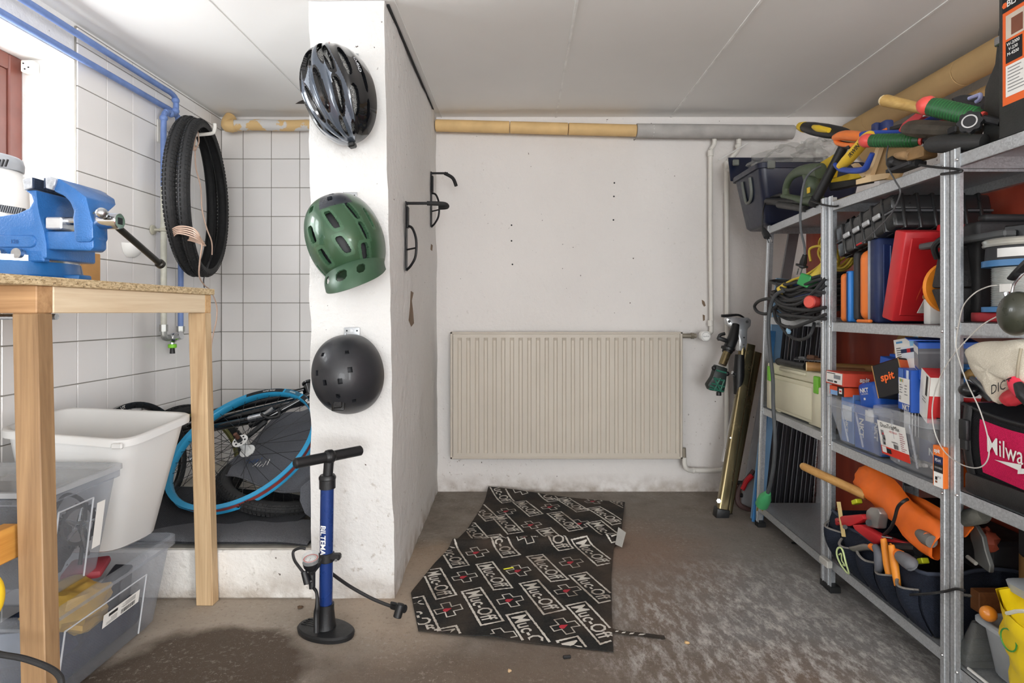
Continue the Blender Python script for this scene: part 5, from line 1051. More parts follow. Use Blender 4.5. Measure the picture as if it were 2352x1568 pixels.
RB = NT('red_lacquer'); v_ = RB.mapped((1.2, 6, 1.2)); REDB = RB.done(RB.bsdf(RB.mix(RB.rng(RB.noise(2.2, 4, 0.5, v_), 0.3, 0.7), '9c4232', 'b8543c'), 0.28, 0, RB.bump(RB.noise(180, 2), 0.05, 0.002), 0.2))
t = thing('red_board', 'large red-brown lacquered board standing behind the shelving', 'board', (1.44, 1.5, 0))
for a, b in ((-0.4, 0.85), (0.853, 1.62), (1.623, 2.93)): MB().bx(1.43, 1.445, a, b, 0.002, 1.40, 0.001).ob('panel', REDB, t)
def plank(name, lab, a, b, w_, th, m_, cat='plank', udir=(1, 0, 0)):
    a, b = Vector(a), Vector(b); q = (b - a).normalized(); u = Vector(udir); u = (u - q * u.dot(q)).normalized(); v = q.cross(u)
    m = MB(); L = [[p - u * w_ / 2 - v * th / 2, p + u * w_ / 2 - v * th / 2, p + u * w_ / 2 + v * th / 2, p - u * w_ / 2 + v * th / 2] for p in (a, b)]
    return solo(m.prism(L[0], None, 0.001, 1, L[1]), name, m_, lab, cat)
plank('grey_plank', 'grey painted plank leaning at the end of the red board', (1.10, 2.86, 0.01), P(1828, 505, 2.93), 0.05, 0.016, mat('8b8b8e', 0.6))
plank('blue_plank', 'light blue painted plank leaning behind the far shelving unit', (1.09, 2.70, 0.005), P(1796, 640, 2.76), 0.055, 0.014, mat('7fa9cf', 0.45, var=0.15, vs=5))
plank('blue_plank', 'mid blue strip standing beside the light blue plank', (1.066, 2.665, 0.005), P(1775, 760, 2.72), 0.025, 0.01, mat('3c7bb5', 0.45))
t = thing('black_profile_bundle', 'bundle of black ribbed flooring profiles leaning behind the far shelving unit', 'profiles', (1.22, 2.75, 0))
random.seed(5)
for k in range(11):
    a = Vector((1.115 + 0.0225 * k, 2.74 + random.uniform(-.006, .006), 0.004)); b = a + Vector((0.125, 0.03, 1.05 + random.uniform(-.06, .06)))
    u = Vector((1, 0, 0)); m = MB(); m.prism([a + Vector(q) for q in ((0, 0, 0), (0.016, 0, 0), (0.016, 0.03, 0), (0, 0.03, 0))], None, 0.001, 1, [b + Vector(q) for q in ((0, 0, 0), (0.016, 0, 0), (0.016, 0.03, 0), (0, 0.03, 0))]); m.ob('profile', mat('34373d', 0.35), t)
    MB().tube([a + Vector((0.001, -0.001, 0)), b + Vector((0.001, -0.001, 0))], 0.0016, 5).ob('profile_edge', mat('7d8188', 0.35, 0.3), t)
t = thing('aluminium_channel', 'ribbed silver aluminium channel leaning next to the black profiles', 'channel', (1.37, 2.75, 0))
for k in range(3): MB().prism([(1.366 + 0.013 * k, 2.74, 0.004), (1.377 + 0.013 * k, 2.74, 0.004), (1.377 + 0.013 * k, 2.76, 0.004), (1.366 + 0.013 * k, 2.76, 0.004)], None, 0.002, 1, [(1.452 + 0.013 * k, 2.76, 1.16), (1.463 + 0.013 * k, 2.76, 1.16), (1.463 + 0.013 * k, 2.78, 1.16), (1.452 + 0.013 * k, 2.78, 1.16)]).ob('rib', STEEL, t)
# ------------------------------------------------------------------ helpers for what lies on the shelves
def Yx(px, X): return X * F / (px - VX)
def carton(name, lab, c, size, rot, m_, cat='box', r=0.0015, part='carton', group=None, seg=1):
    c = Vector(c); R = rotm(*rot); t = thing(name, lab, cat, c - Vector((0, 0, size[2] / 2)), group); MB().box(c, size, r, R, seg).ob(part, m_, t)
    sx, sy, sz = size
    fc = {'x': (c + R @ Vector((-sx / 2, 0, 0)), R @ Vector((0, -1, 0)), R @ Vector((0, 0, 1)), sy, sz), 'y': (c + R @ Vector((0, -sy / 2, 0)), R @ Vector((1, 0, 0)), R @ Vector((0, 0, 1)), sx, sz),
          'z': (c + R @ Vector((0, 0, sz / 2)), R @ Vector((0, -1, 0)), R @ Vector((1, 0, 0)), sy, sx)}
    return t, fc, R
def patch(t, f, u, v, w_, h_, m_, name='printed_panel', lift=0.0005):
    o, r, up, W, Hh = f; return MB().quad(o + r * (u * W / 2) + up * (v * Hh / 2), r, up, w_ * W, h_ * Hh, lift).ob(name, m_, t, smooth=0)
def ptext(t, f, st, u, v, h, m_, name='lettering', sq=1.0, lift=0.0012, turn=0):
    o, r, up, W, Hh = f; o = o + r * (u * W / 2) + up * (v * Hh / 2) + r.cross(up) * lift
    if turn == 1: r, up = up * -1, r
    if turn == 2: r, up = r * -1, up * -1
    return MB().text(st, o, r, up, h, None, sq).ob(name, m_, t, smooth=0)
def lines(t, f, u0, v0, w_, n, dv, m_, seed=1, hh=0.02, lift=0.0012):
    random.seed(seed); o, r, up, W, Hh = f; m = MB()
    for k in range(n):
        ww = w_ * random.uniform(0.5, 1.0); m.quad(o + r * ((u0 + ww / 2) * W / 2) + up * ((v0 - dv * k) * Hh / 2), r, up, ww * W / 2, hh * Hh, lift)
    return m.ob('small_print', m_, t, smooth=0)
def barcode(t, f, u0, v0, w_, h_, seed=2, lift=0.0012):
    random.seed(seed); o, r, up, W, Hh = f; m = MB(); x = 0
    while x < w_:
        b = random.choice((0.02, 0.035, 0.05)) * w_; m.quad(o + r * ((u0 + x + b / 2) * W / 2) + up * (v0 * Hh / 2), r, up, b * W / 2, h_ * Hh / 2, lift); x += b + random.choice((0.02, 0.04)) * w_
    return m.ob('barcode', INK, t, smooth=0)
def grip(name, lab, parts, cat='tool', loc=None, group=None):
    t = thing(name, lab, cat, loc or parts[0][1][0], group)
    for nm, pts, r, m_, *k in parts: MB().tube(smoothp(pts, 4) if len(pts) > 2 else pts, r, 12, False, k[0] if k else 1.0).ob(nm, m_, t, smooth=50)
    return t
# ================================================================== TOP SHELF
ZT_ = 1.343
t = thing('storage_tote', 'dark blue plastic tote with a grey handle on the far end of the top shelf', 'tote', (1.2, 2.7, 1.345))
TB = mat('131b33', 0.34, var=0.08)
tub(V4(1.045, 1.50, 2.555, 2.86, 1.612), V4(1.085, 1.46, 2.585, 2.83, 1.346), 0.03, 0.012, 0.025, 0.004).ob('tub', TB, t, smooth=50)
MB().prism([(1.03, 2.865, 1.60), (1.50, 2.865, 1.60), (1.50, 2.90, 1.725), (1.03, 2.90, 1.725)], (0, 0.008, 0), 0.003).ob('open_lid', TB, t)
HG = mat('6b6f6a', 0.5)
fa = lambda y, z: Vector((1.045 + 0.04 * (1.612 - z) / 0.266 - 0.008, y, z))
MB().tube(smoothp([fa(2.755, 1.57), fa(2.753, 1.53), fa(2.745, 1.475), fa(2.72, 1.465), fa(2.69, 1.475), fa(2.665, 1.51), fa(2.66, 1.57)], 5), 0.007, 10).ob('handle', HG, t)
MB().box((1.09, 2.545, 1.60), (0.035, 0.015, 0.035), 0.004).ob('clip', HG, t)
MB().box((1.055, 2.865, 1.69), (0.03, 0.015, 0.03), 0.004).ob('clip', HG, t)
PLW = clear('e8e8e6', 0.22, 0.1)
m = MB(); random.seed(8)
m.ball((1.25, 2.70, 1.645), (0.17, 0.13, 0.075), None, 36, 0.35, 3, 3.5).ball((1.36, 2.66, 1.665), (0.10, 0.12, 0.075), None, 28, 0.5, 6, 4)
solo(m, 'plastic_wrap', PLW, 'crumpled clear plastic sheeting stuffed into the blue tote', 'plastic sheeting', smooth=15)
# jigsaw
GT = mat('4c5a44', 0.45, var=0.1)
t = thing('electric_jigsaw', 'dark green electric saw with a looped handle beside the blue tote', 'power tool', S(1830, 480, 1.10)); X = 1.10
MB().tube(smoothp([S(1806, 452, X), S(1805, 432, X), S(1815, 408, X), S(1835, 394, X), S(1862, 390, X), S(1885, 392, X)], 5), [0.017, 0.016, 0.017, 0.020, 0.024, 0.028], 14, False, 0.8).ob('handle_loop', GT, t, smooth=60)
MB().tube(smoothp([S(1800, 450, X), S(1825, 456, X), S(1850, 462, X), S(1878, 462, X)], 5), [0.014, 0.018, 0.022, 0.03], 14, False, 0.8).ob('lower_body', GT, t, smooth=60)
MB().tube(smoothp([S(1860, 392, X + .02), S(1868, 420, X + .02), S(1864, 462, X + .02)], 5), [0.03, 0.034, 0.032], 16).ob('motor_housing', GT, t, smooth=60)
MB().tube([S(1800, 447, X), S(1783, 450, X), S(1768, 454, X)], [0.010, 0.008, 0.005], 10).ob('cord_sleeve', BLACK, t)
MB().tube(smoothp([S(1768, 454, X), S(1757, 468, X - .03), S(1752, 490, X - .05), S(1751, 518, X - .05), S(1754, 528, X - .05)], 5), 0.0032, 8).ob('power_cord', BLACK, t)
MB().tube([S(1753, 524, X - .05), S(1758, 535, X - .05), S(1763, 545, X - .05)], [0.008, 0.016, 0.017], 10, False, 0.6).ob('plug', mat('2e2f30', 0.5), t)
for d_ in (-3, 6): MB().cyl(S(1763 + d_, 545, X - .05), S(1768 + d_, 556, X - .05), 0.0028, 8).ob('plug_pin', STEEL, t)
MB().box(S(1857, 437, X - 0.015), (0.004, 0.02, 0.022), 0.001).ob('yellow_sticker', YELLOW, t)
grip('black_handle_tool', 'black round-ended tool lying along the front of the top shelf below the green saw', [('shaft', [S(1763, 462, 1.085), S(1850, 466, 1.10)], [0.016, 0.018], BLACK), ('knob', [S(1789, 470, 1.07), S(1850, 480, 1.075)], [0.014, 0.012], mat('2b2b2b', 0.4))])
# black tube pump and yellow frame saw
grip('black_tube', 'long black tube tool standing slanted among the saws on the top shelf', [('tube', [S(1874, 458, 1.07), S(1905, 400, 1.09), S(1937, 338, 1.11)], [0.0165, 0.0165, 0.0165], BLACK), ('end_cap', [S(1868, 470, 1.068), S(1876, 455, 1.07)], [0.019, 0.019], RUBBER)])
t = thing('yellow_saw', 'yellow handled saw lying behind the black tube on the top shelf', 'saw', S(1930, 440, 1.16)); X = 1.16
MB().prism([S(1876, 388, X), S(1884, 372, X), S(1924, 348, X), S(1936, 360, X), S(1912, 385, X), S(1908, 408, X), S(1893, 412, X), S(1888, 400, X)], (0.025, 0, 0), 0.004, 2).ob('handle', YELLOW, t)
MB().prism([S(1905, 412, X), S(1970, 392, X), S(2012, 384, X), S(2010, 398, X), S(1960, 412, X), S(1912, 430, X)], (0.02, 0, 0), 0.003).ob('blade_guard', YELLOW, t)
MB().prism([S(1900, 420, X - .01), S(1985, 408, X - .01), S(1990, 420, X - .01), S(1905, 438, X - .01)], (0.03, 0, 0), 0.003).ob('black_base', BLACK, t)
MB().bx(1.12, 1.145, Yx(1985, 1.12), Yx(1905, 1.12), ZT_, ZT_ + 0.014, 0.002).ob('yellow_rule', YELLOW, t)
t = grip('screwdriver', 'black and yellow handled screwdriver sticking out above the blue tote', [('handle', [S(1838, 291, 1.13), S(1850, 292, 1.13), S(1870, 296, 1.13), S(1900, 301, 1.135), S(1930, 305, 1.14), S(1946, 307, 1.14)], [0.014, 0.020, 0.025, 0.026, 0.022, 0.015], BLACK), ('yellow_inlay', [S(1868, 291, 1.108), S(1880, 295, 1.108), S(1904, 299, 1.11)], [0.007, 0.0125, 0.009], YELLOW), ('yellow_collar', [S(1838, 290, 1.13), S(1848, 292, 1.13)], [0.0165, 0.0215], YELLOW), ('butt_cap', [S(1834, 289, 1.13), S(1839, 290, 1.13)], [0.009, 0.011], STEEL)])
t = grip('orange_clamp', 'orange handled clamp in front of the screwdriver on the top shelf', [('upper_grip', [S(1922, 316, 1.09), S(1940, 311, 1.09), S(1970, 313, 1.095), S(1990, 318, 1.10)], [0.018, 0.024, 0.024, 0.014], mat('f0823c', 0.45), 0.7), ('lower_grip', [S(1918, 318, 1.085), S(1923, 328, 1.085), S(1945, 333, 1.085), S(1970, 333, 1.09)], [0.006, 0.008, 0.008, 0.008], mat('f0823c', 0.45)), ('pivot', [S(1930, 330, 1.09), S(1958, 336, 1.09)], [0.010, 0.012], BLACK)])
# yellow and blue hacksaw handle
X = 1.065; t = thing('hacksaw', 'yellow and blue hacksaw handle with black lettering hanging over the top shelf edge', 'saw', S(1960, 390, X)); HY = mat('eec53a', 0.45, var=0.05); HB = mat('2346a0', 0.4)
MB().tube(smoothp([S(1932, 382, X), S(1946, 368, X), S(1962, 350, X), S(1978, 332, X), S(1990, 316, X), S(2000, 308, X)], 5), [0.016, 0.021, 0.021, 0.020, 0.019, 0.016], 14, False, 0.7).ob('grip', HY, t, smooth=60)
MB().tube(smoothp([S(1918, 377, X), S(1930, 388, X), S(1960, 392, X), S(1985, 388, X), S(1994, 374, X), S(2004, 352, X)], 5), [0.007, 0.009, 0.010, 0.010, 0.009, 0.007], 10).ob('guard', HB, t, smooth=60)
MB().tube(smoothp([S(1979, 310, X), S(2000, 306, X + .01), S(2040, 304, X + .04), S(2090, 303, X + .08)], 5), [0.010, 0.009, 0.007, 0.007], 10).ob('blue_frame', HB, t)
a, b = S(1954, 366, X), S(1984, 330, X); MB().text('IRWIN', (a + b) / 2 + Vector((-0.0175, -0.013, 0)), b - a, (b - a).cross(Vector((0.8, 0.6, 0))), 0.0145, None, 1.0).ob('lettering', INK, t)
# plywood offcuts
PLYD = mat('a98c62', 0.8, bump=0.1); PLYE = mat('e3c79c', 0.7)
t = thing('plywood_offcut', 'plywood offcut with pale cut edges propped on the top shelf', 'plywood', S(2010, 420, 1.08)); X = 1.10
MB().prism([S(1990, 415, X), S(2014, 336, X), S(2060, 322, X + .06), S(2100, 330, X + .08), S(2060, 412, X + 0.03)], (0.012, 0.0, 0), 0.001).ob('board', PLYD, t)
MB().prism([S(1983, 417, X - .004), S(2013, 336, X - .004), S(2021, 336, X - .004), S(1994, 417, X - .004)], (0.014, 0, 0)).ob('cut_edge', PLYE, t)
MB().hexa([S(1966, 424, 1.075), S(2000, 417, 1.075), S(2062, 404, 1.15), S(2050, 410, 1.17), S(1966, 413, 1.075), S(2000, 402, 1.075), S(2062, 394, 1.15), S(2050, 398, 1.17)]).ob('base_strip', PLYE, t)
MB().prism([S(1954, 378, X + .02), S(1964, 374, X + .02), S(1990, 402, X + .02), S(1980, 408, X + .02)], (0.012, 0, 0)).ob('diagonal_strip', PLYE, t)
# long handled shears, wood handle and the rest of the pile
GH = mat('23552f', 0.45, var=0.08); RH = mat('e2544c', 0.4, var=0.05)
def shear_handle(lab, a, b, r, name='garden_shears'):
    a, b = Vector(a), Vector(b); d = (b - a); t = thing(name, lab, 'handle', a, 'red and green tool handles on the top shelf')
    MB().tube(smoothp([a + d * 0.16, a + d * 0.3, a + d * 0.7, a + d * 0.96], 5), [r * 0.92, r, r * 0.98, r * 0.8], 16).ob('grip', GH, t, smooth=60)
    dn = d.normalized(); rings = MB()
    for k in range(14): rings.lathe([(r * 0.9, -0.0016), (r * 1.04, 0), (r * 0.9, 0.0016)], a + d * (0.28 + 0.045 * k), dn, 16)
    rings.ob('grip_ring', mat('3f8a4d', 0.5), t)
    MB().tube([a - dn * r * 0.2, a + dn * r * .25, a + dn * r * 0.9, a + d * 0.17, a + d * 0.20], [r * 0.35, r * 0.82, r * 1.08, r * 1.02, r * 0.9], 18).ob('red_end', RH, t, smooth=60)
    MB().tube([a + d * 0.94, a + d * 1.0], [r * 0.72, r * 0.7], 14).ob('red_collar', RH, t); MB().cyl(a + d, a + d * 1.25, r * 0.4, 10).ob('shank', DARK, t); return t
shear_handle('green ribbed handle with a red end, lower of the two on the top shelf', S(1977, 323, 1.045), S(2122, 322, 1.12), 0.0195)
shear_handle('green ribbed handle with a red end, upper one sloping towards the black case', S(2112, 238, 1.03), S(2258, 272, 1.10), 0.0225)
grip('sledge_hammer', 'pale square-ended wooden hammer handle above the pile on the top shelf', [('handle', [S(2034, 231, 1.06), S(2075, 240, 1.08), S(2130, 252, 1.11), S(2180, 262, 1.14)], [0.023, 0.021, 0.019, 0.018], wood('a88446', 'c9a766', 1), 0.75), ('sawn_end', [S(2031, 230.5, 1.059), S(2035, 231.2, 1.0605)], [0.021, 0.022], mat('ecd9b0', 0.8), 0.75)], 'hammer')
t = thing('spirit_level', 'red and blue striped level tilted behind the lower green handle', 'level', S(2080, 305, 1.12)); X = 1.12
MB().prism([S(2060, 302, X), S(2072, 282, X), S(2106, 256, X), S(2118, 256, X), S(2116, 270, X), S(2090, 290, X), S(2078, 308, X)], (0.03, 0, 0), 0.005, 2).ob('red_end', mat('d2424a', 0.4), t)
MB().prism([S(2114, 258, X + .004), S(2132, 253, X + .004), S(2136, 260, X + .004), S(2116, 270, X + .004)], (0.02, 0, 0)).ob('white_panel', WHITE, t); MB().prism([S(2110, 278, X), S(2146, 262, X), S(2190, 268, X + .02), S(2140, 278, X + .02), S(2115, 284, X)], (0.02, 0, 0), 0.003).ob('blue_side', HB, t)
MB().prism([S(2140, 280, X), S(2190, 268, X), S(2200, 276, X + .02), S(2150, 286, X + .02)], (0.02, 0, 0), 0.003).ob('red_stripe', mat('a5323c', 0.4), t)
DG = mat('4b453c', 0.6, 0.2, 0.4, 18, 0.3, 90)
t = thing('angle_grinder', 'grimy grey metal power tool under the upper green handle', 'power tool', S(2140, 320, 1.08)); X = 1.08
MB().tube(smoothp([S(2081, 298, X), S(2095, 295, X), S(2115, 296, X), S(2160, 298, X + .01), S(2210, 300, X + .02), S(2240, 302, X + .03)], 4), [0.016, 0.027, 0.030, 0.028, 0.026, 0.03], 12, False, 0.8).ob('body', DG, t, smooth=30)
MB().box(S(2187, 299, X - 0.014), (0.006, 0.03, 0.018), 0.003).ob('vent_recess', INK, t)
cc = S(2232, 284, 1.045); ax = Vector((-0.75, -0.65, 0.05)); m = MB(); u, v, a_ = frame(ax)
loop = [cc + (u * math.cos(k * math.pi / 20) + v * math.sin(k * math.pi / 20)) * (0.0235 + 0.0022 * math.cos(k * math.pi / 20 * 8)) for k in range(40)]
m.loft([loop, [p + a_ * 0.02 for p in loop]]).ob('knurled_ring', mat('2e2f31', 0.25, 0.6), t); MB().lathe([(0.013, 0.0), (0.0155, 0.022), (0.0125, 0.022), (0.012, 0.0)], cc, ax, 24, True).ob('chrome_ring', CHROME, t); MB().lathe([(0, 0.0205), (0.0125, 0.0205)], cc, ax, 20).ob('socket', INK, t)
grip('pry_handle', 'thick black rubber handle lying at the near end of the pile', [('grip', [S(2129, 338, 1.06), S(2140, 332, 1.06), S(2165, 330, 1.065), S(2210, 328, 1.075), S(2262, 326, 1.09)], [0.008, 0.020, 0.023, 0.021, 0.018], mat('2c2c2c', 0.6, bump=.2))])
t = thing('block_plane', 'worn wooden block plane with a black knob on the top shelf edge', 'plane', S(2090, 385, 1.07)); WB_ = mat('a3835c', 0.8, var=0.4, vs=20, bump=0.5)
MB().tube(smoothp([S(2058, 356, 1.06), S(2072, 357, 1.06), S(2098, 357, 1.065)], 4), [0.008, 0.015, 0.018], 12, False, 0.8).ob('front_knob', WB_, t, smooth=60)
MB().box(S(2117, 352, 1.08), (0.05, 0.055, 0.034), 0.006, rotm(0, 0, 15), 2).ob('body', mat('8b6d47', 0.8, var=0.3, vs=16, bump=0.4), t)
MB().ball(S(2050, 372, 1.058), (0.016, 0.018, 0.017), None, 16).tube(smoothp([S(2055, 372, 1.06), S(2080, 377, 1.065), S(2110, 374, 1.07)], 4), 0.012, 12).ob('black_handle', BLACK, t)
MB().box(S(2080, 384, 1.075), (0.05, 0.10, 0.010), 0.001, rotm(0, 0, 0)).ob('sole_plate', DARK, t); MB().cyl(S(2118, 338, 1.066), S(2124, 330, 1.066), 0.005, 10).cyl(S(2106, 340, 1.066), S(2113, 336, 1.066), 0.004, 10).ob('screw', STEEL, t)
t = thing('spring_clamp', 'navy plastic clamp with an orange tab behind the hacksaw', 'clamp', S(2030, 302, 1.17))
MB().box(S(2012, 294, 1.15), (0.02, 0.025, 0.032), 0.005, None, 2).box(S(2035, 292, 1.17), (0.03, 0.04, 0.04), 0.008, None, 2).ob('body', mat('27386f', 0.45), t); MB().box(S(2030, 300, 1.13), (0.006, 0.03, 0.01), 0.002).ob('orange_tab', ORANGE, t); MB().box(S(2064, 292, 1.15), (0.02, 0.06, 0.012), 0.002, rotm(8, 0, 0)).ob('jaw', DARK, t)
t = thing('long_pliers', 'dark pliers with pale lilac tips at the back of the pile beside the black case', 'pliers', S(2200, 260, 1.25))
MB().tube(smoothp([S(2190, 235, 1.2), S(2215, 228, 1.22), S(2260, 232, 1.24)], 4), 0.012, 10).tube([S(2205, 243, 1.2), S(2260, 250, 1.22)], 0.014, 10).ob('handles', DARK, t); MB().tube(smoothp([S(2226, 226, 1.17), S(2242, 220, 1.17), S(2252, 217, 1.17), S(2250, 228, 1.17), S(2242, 234, 1.17)], 4), 0.005, 8).ob('tip', mat('aab0dd', 0.4), t)
# black power tool case with an orange label
t = thing('power_tool_case', 'tall black moulded case with an orange label on the nearest top shelf', 'case', (1.2, 1.2, ZT_)); CB = mat('2f302f', 0.5, var=0.1, bump=0.2, bs=250)
X = 1.085; yA, yB = 1.42, 0.98
prof_ = [(yA, ZT_ + 0.002), (yA, 1.40), (yA - 0.005, 1.50), (yA - 0.035, 1.545), (yA - 0.045, 1.62), (yA - 0.07, 1.69), (yB, 1.70), (yB, ZT_ + 0.002)]
MB().prism([(X + 0.035, a, b) for a, b in prof_], (0.10, 0, 0), 0.006, 2).ob('back_shell', CB, t)
MB().prism([(X - 0.002, min(a, 1.328), b) for a, b in ((yA, ZT_ + 0.002), (yA, 1.70), (yB, 1.70), (yB, ZT_ + 0.002))], (0.035, 0, 0), 0.006, 2).ob('front_shell', CB, t)
MB().tube([(X + 0.034, 1.334, ZT_ + 0.003), (X + 0.034, 1.334, 1.40), (X + 0.034, 1.332, 1.69)], 0.0035, 6).ob('seam', mat('a9aaa6', 0.5), t)
MB().box((X + 0.025, 1.352, 1.585), (0.02, 0.02, 0.022), 0.003).ob('latch', STEEL, t)
fcl = (Vector((X - 0.003, 1.165, 1.53)), Vector((0, -1, 0)), Vector((0, 0, 1)), 0.30, 0.21); OR = mat('ee6a2c', 0.45, var=0.04)
q = [Vector((X - 0.0026, 1.314, 1.42)), Vector((X - 0.0026, 1.02, 1.42)), Vector((X - 0.0026, 1.02, 1.66)), Vector((X - 0.0026, 1.314, 1.63))]
MB().add(q, [(0, 1, 2, 3)]).ob('label', OR, t)
def lab_quad(y0, y1, z0, z1, m_, nm='label_panel', sl=0.0, lift=0.0006): return MB().add([Vector((X - 0.0026 - lift, y0, z0)), Vector((X - 0.0026 - lift, y1, z0 + sl)), Vector((X - 0.0026 - lift, y1, z1 + sl)), Vector((X - 0.0026 - lift, y0, z1))], [(0, 1, 2, 3)]).ob(nm, m_, t, smooth=0)
lab_quad(1.314, 1.02, 1.627, 1.66, INK, 'black_header'); MB().text('BLACK&DECKER', (X - 0.004, 1.225, 1.643), (0, -1, 0), (0, 0, 1), 0.015).ob('lettering', WHITE, t); MB().cyl((X - 0.003, 1.3075, 1.643), (X - 0.0036, 1.3075, 1.643), 0.007, 6).ob('hexagon_mark', OR, t)
lab_quad(1.305, 1.225, 1.565, 1.618, mat('cfc3b4', 0.5), 'picture_panel'); lab_quad(1.29, 1.26, 1.57, 1.607, mat('7c4a36', 0.5), 'picture_detail', 0, 0.001); lab_quad(1.255, 1.235, 1.572, 1.60, REDP, 'picture_detail', 0, 0.001)
lab_quad(1.305, 1.262, 1.512, 1.560, INK, 'black_panel')
for st, z in (('W-2000', 1.552), ('V-230', 1.541), ('M-4200', 1.530)): MB().text(st, (X - 0.004, 1.284, z), (0, -1, 0), (0, 0, 1), 0.0075).ob('lettering', WHITE, t)
for k in (0, 1): lab_quad(1.25, 1.228, 1.54 - 0.026 * k, 1.56 - 0.026 * k, WHITE, 'icon_panel'); lab_quad(1.247, 1.231, 1.543 - 0.026 * k, 1.557 - 0.026 * k, INK, 'icon', 0, 0.001)
lab_quad(1.305, 1.10, 1.437, 1.506, PAPER, 'white_panel')
fl = (Vector((X - 0.0034, 1.2025, 1.4715)), Vector((0, -1, 0)), Vector((0, 0, 1)), 0.205, 0.069); lines(t, fl, -0.94, 0.8, 0.55, 8, 0.21, mat('8a8b8d', 0.6), 4, 0.025, 0.0006); barcode(t, fl, 0.0, 0.45, 0.35, 0.6, 3, 0.0006)
# cable ties on the uprights
def tie(lab, pts): solo(MB().tube(smoothp(pts, 4), 0.0035, 6), 'cable_tie', BLACK, lab, 'cable tie', 'black cable ties on the shelving uprights')
tie('black cable tie around the middle uprights under the top shelf', [S(1862, 461, 1.05), S(1890, 470, 1.052), S(1918, 474, 1.056), S(1926, 471, 1.075), S(1922, 468, 1.10)])
tie('black cable tie around the near uprights under the top shelf', [S(2112, 379, 1.045), S(2150, 384, 1.05), S(2195, 388, 1.054), S(2209, 392, 1.06), S(2200, 395, 1.054), S(2162, 400, 1.056)])
tie('black cable tie around the near uprights beside the tool bag', [S(2085, 1366, 1.02), S(2130, 1363, 1.025), S(2170, 1358, 1.053), S(2196, 1352, 1.054), S(2216, 1356, 1.06)])
# hanging cords
t = thing('hanging_cord', 'grey cord with a black plug hanging from the top shelf before the yellow cable', 'cord', S(1840, 620, 1.04))
MB().tube(smoothp([S(1885, 382, 1.08), S(1866, 392, 1.05), S(1850, 412, 1.04), S(1842, 445, 1.035), S(1838, 490, 1.035), S(1840, 530, 1.04), S(1848, 568, 1.04), S(1848, 592, 1.04)], 5), 0.0042, 8).ob('cord', mat('55585b', 0.5), t)
MB().tube([S(1849, 585, 1.04), S(1845, 602, 1.04), S(1842, 614, 1.04)], [0.008, 0.013, 0.011], 10).lathe([(0, 0), (0.022, 0), (0.022, 0.006), (0, 0.006)], S(1841, 612, 1.04), (0.2, -0.3, 1), 14).ob('plug', BLACK, t)
for d_ in (-4, 4): MB().cyl(S(1838 + d_, 617, 1.04), S(1834 + d_, 630, 1.04), 0.0026, 8).ob('plug_pin', STEEL, t)
t = thing('test_lead', 'thin black wire with a red tip trailing from the top shelf over the ribbed case', 'wire', S(2040, 380, 1.06))
MB().tube(smoothp([S(2040, 335, 1.07), S(2036, 360, 1.055), S(2040, 385, 1.05), S(2056, 415, 1.05), S(2068, 440, 1.055), S(2056, 475, 1.06), S(2040, 500, 1.06), S(2005, 535, 1.06), S(1980, 557, 1.06)], 5), 0.0022, 6).ob('lead', mat('4a4b4d', 0.4), t); MB().cyl(S(1980, 557, 1.06), S(1968, 563, 1.06), 0.0028, 6).ob('red_tip', REDP, t)
# ================================================================== SECOND SHELF, FAR UNIT: CABLES
random.seed(31); CBK = mat('2c2d2f', 0.6, var=0.25, vs=30)
t = thing('extension_cable', 'thick coil of black extension cable heaped on the second shelf of the far unit', 'cable', (1.15, 2.3, 0.94))
for k in range(9):
    zc = 0.95 + 0.0145 * k + random.uniform(-.004, .004); ya, yb = 2.07 + random.uniform(0, .02), 2.50 + random.uniform(-.05, .05); xa_, xb_ = 1.055 + random.uniform(-.012, .012), 1.20 + random.uniform(-.03, .03)
    lp = [(xa_, ya, zc + .02), (xa_ - .008, (ya + yb) / 2, zc - 0.006 + random.uniform(-.012, .012)), (xa_ + .01, yb - .03, zc + .02), (xa_ + .06, yb + .02, zc + 0.03), (xb_, yb - .06, zc + .02), (xb_ + .01, (ya + yb) / 2, zc + .015), (xb_ - .01, ya + .03, zc + .03), ((xa_ + xb_) / 2, ya - 0.015, zc + .03)]
    MB().tube(smoothp(lp, 6, True), 0.0062, 8, True).ob('cable_loop', CBK, t)
for pts in ([S(1896, 706, 1.045), S(1850, 712, 1.035), S(1800, 704, 1.035), S(1778, 688, 1.04)], [S(1896, 722, 1.04), S(1850, 742, 1.03), S(1815, 752, 1.03), S(1785, 738, 1.035), S(1776, 705, 1.04)], [S(1896, 732, 1.045), S(1845, 728, 1.035), S(1790, 722, 1.04)],
            [S(1896, 640, 1.06), S(1868, 672, 1.045), S(1838, 696, 1.04), S(1806, 700, 1.04), S(1785, 688, 1.04), S(1778, 670, 1.045)], [S(1896, 655, 1.06), S(1860, 685, 1.05), S(1820, 690, 1.045), S(1790, 676, 1.05)], [S(1893, 672, 1.05), S(1840, 664, 1.05), S(1800, 668, 1.055), S(1784, 664, 1.06)]):
    MB().tube(smoothp(pts, 6), 0.0068, 8).ob('loose_turn', CBK, t)
MB().tube(smoothp([S(1782, 690, 1.04), S(1762, 686, 1.03), S(1742, 692, 1.025), S(1733, 704, 1.025), S(1742, 717, 1.025), S(1762, 720, 1.03), S(1780, 706, 1.04), S(1792, 694, 1.045)], 6), 0.0068, 8).ob('loop', CBK, t)
MB().tube(smoothp([S(1789, 730, 1.035), S(1794, 748, 1.03), S(1812, 770, 1.03), S(1836, 780, 1.03), S(1858, 772, 1.035), S(1868, 752, 1.05), S(1870, 742, 1.06)], 6), 0.006, 8).ob('sagging_loop', CBK, t)
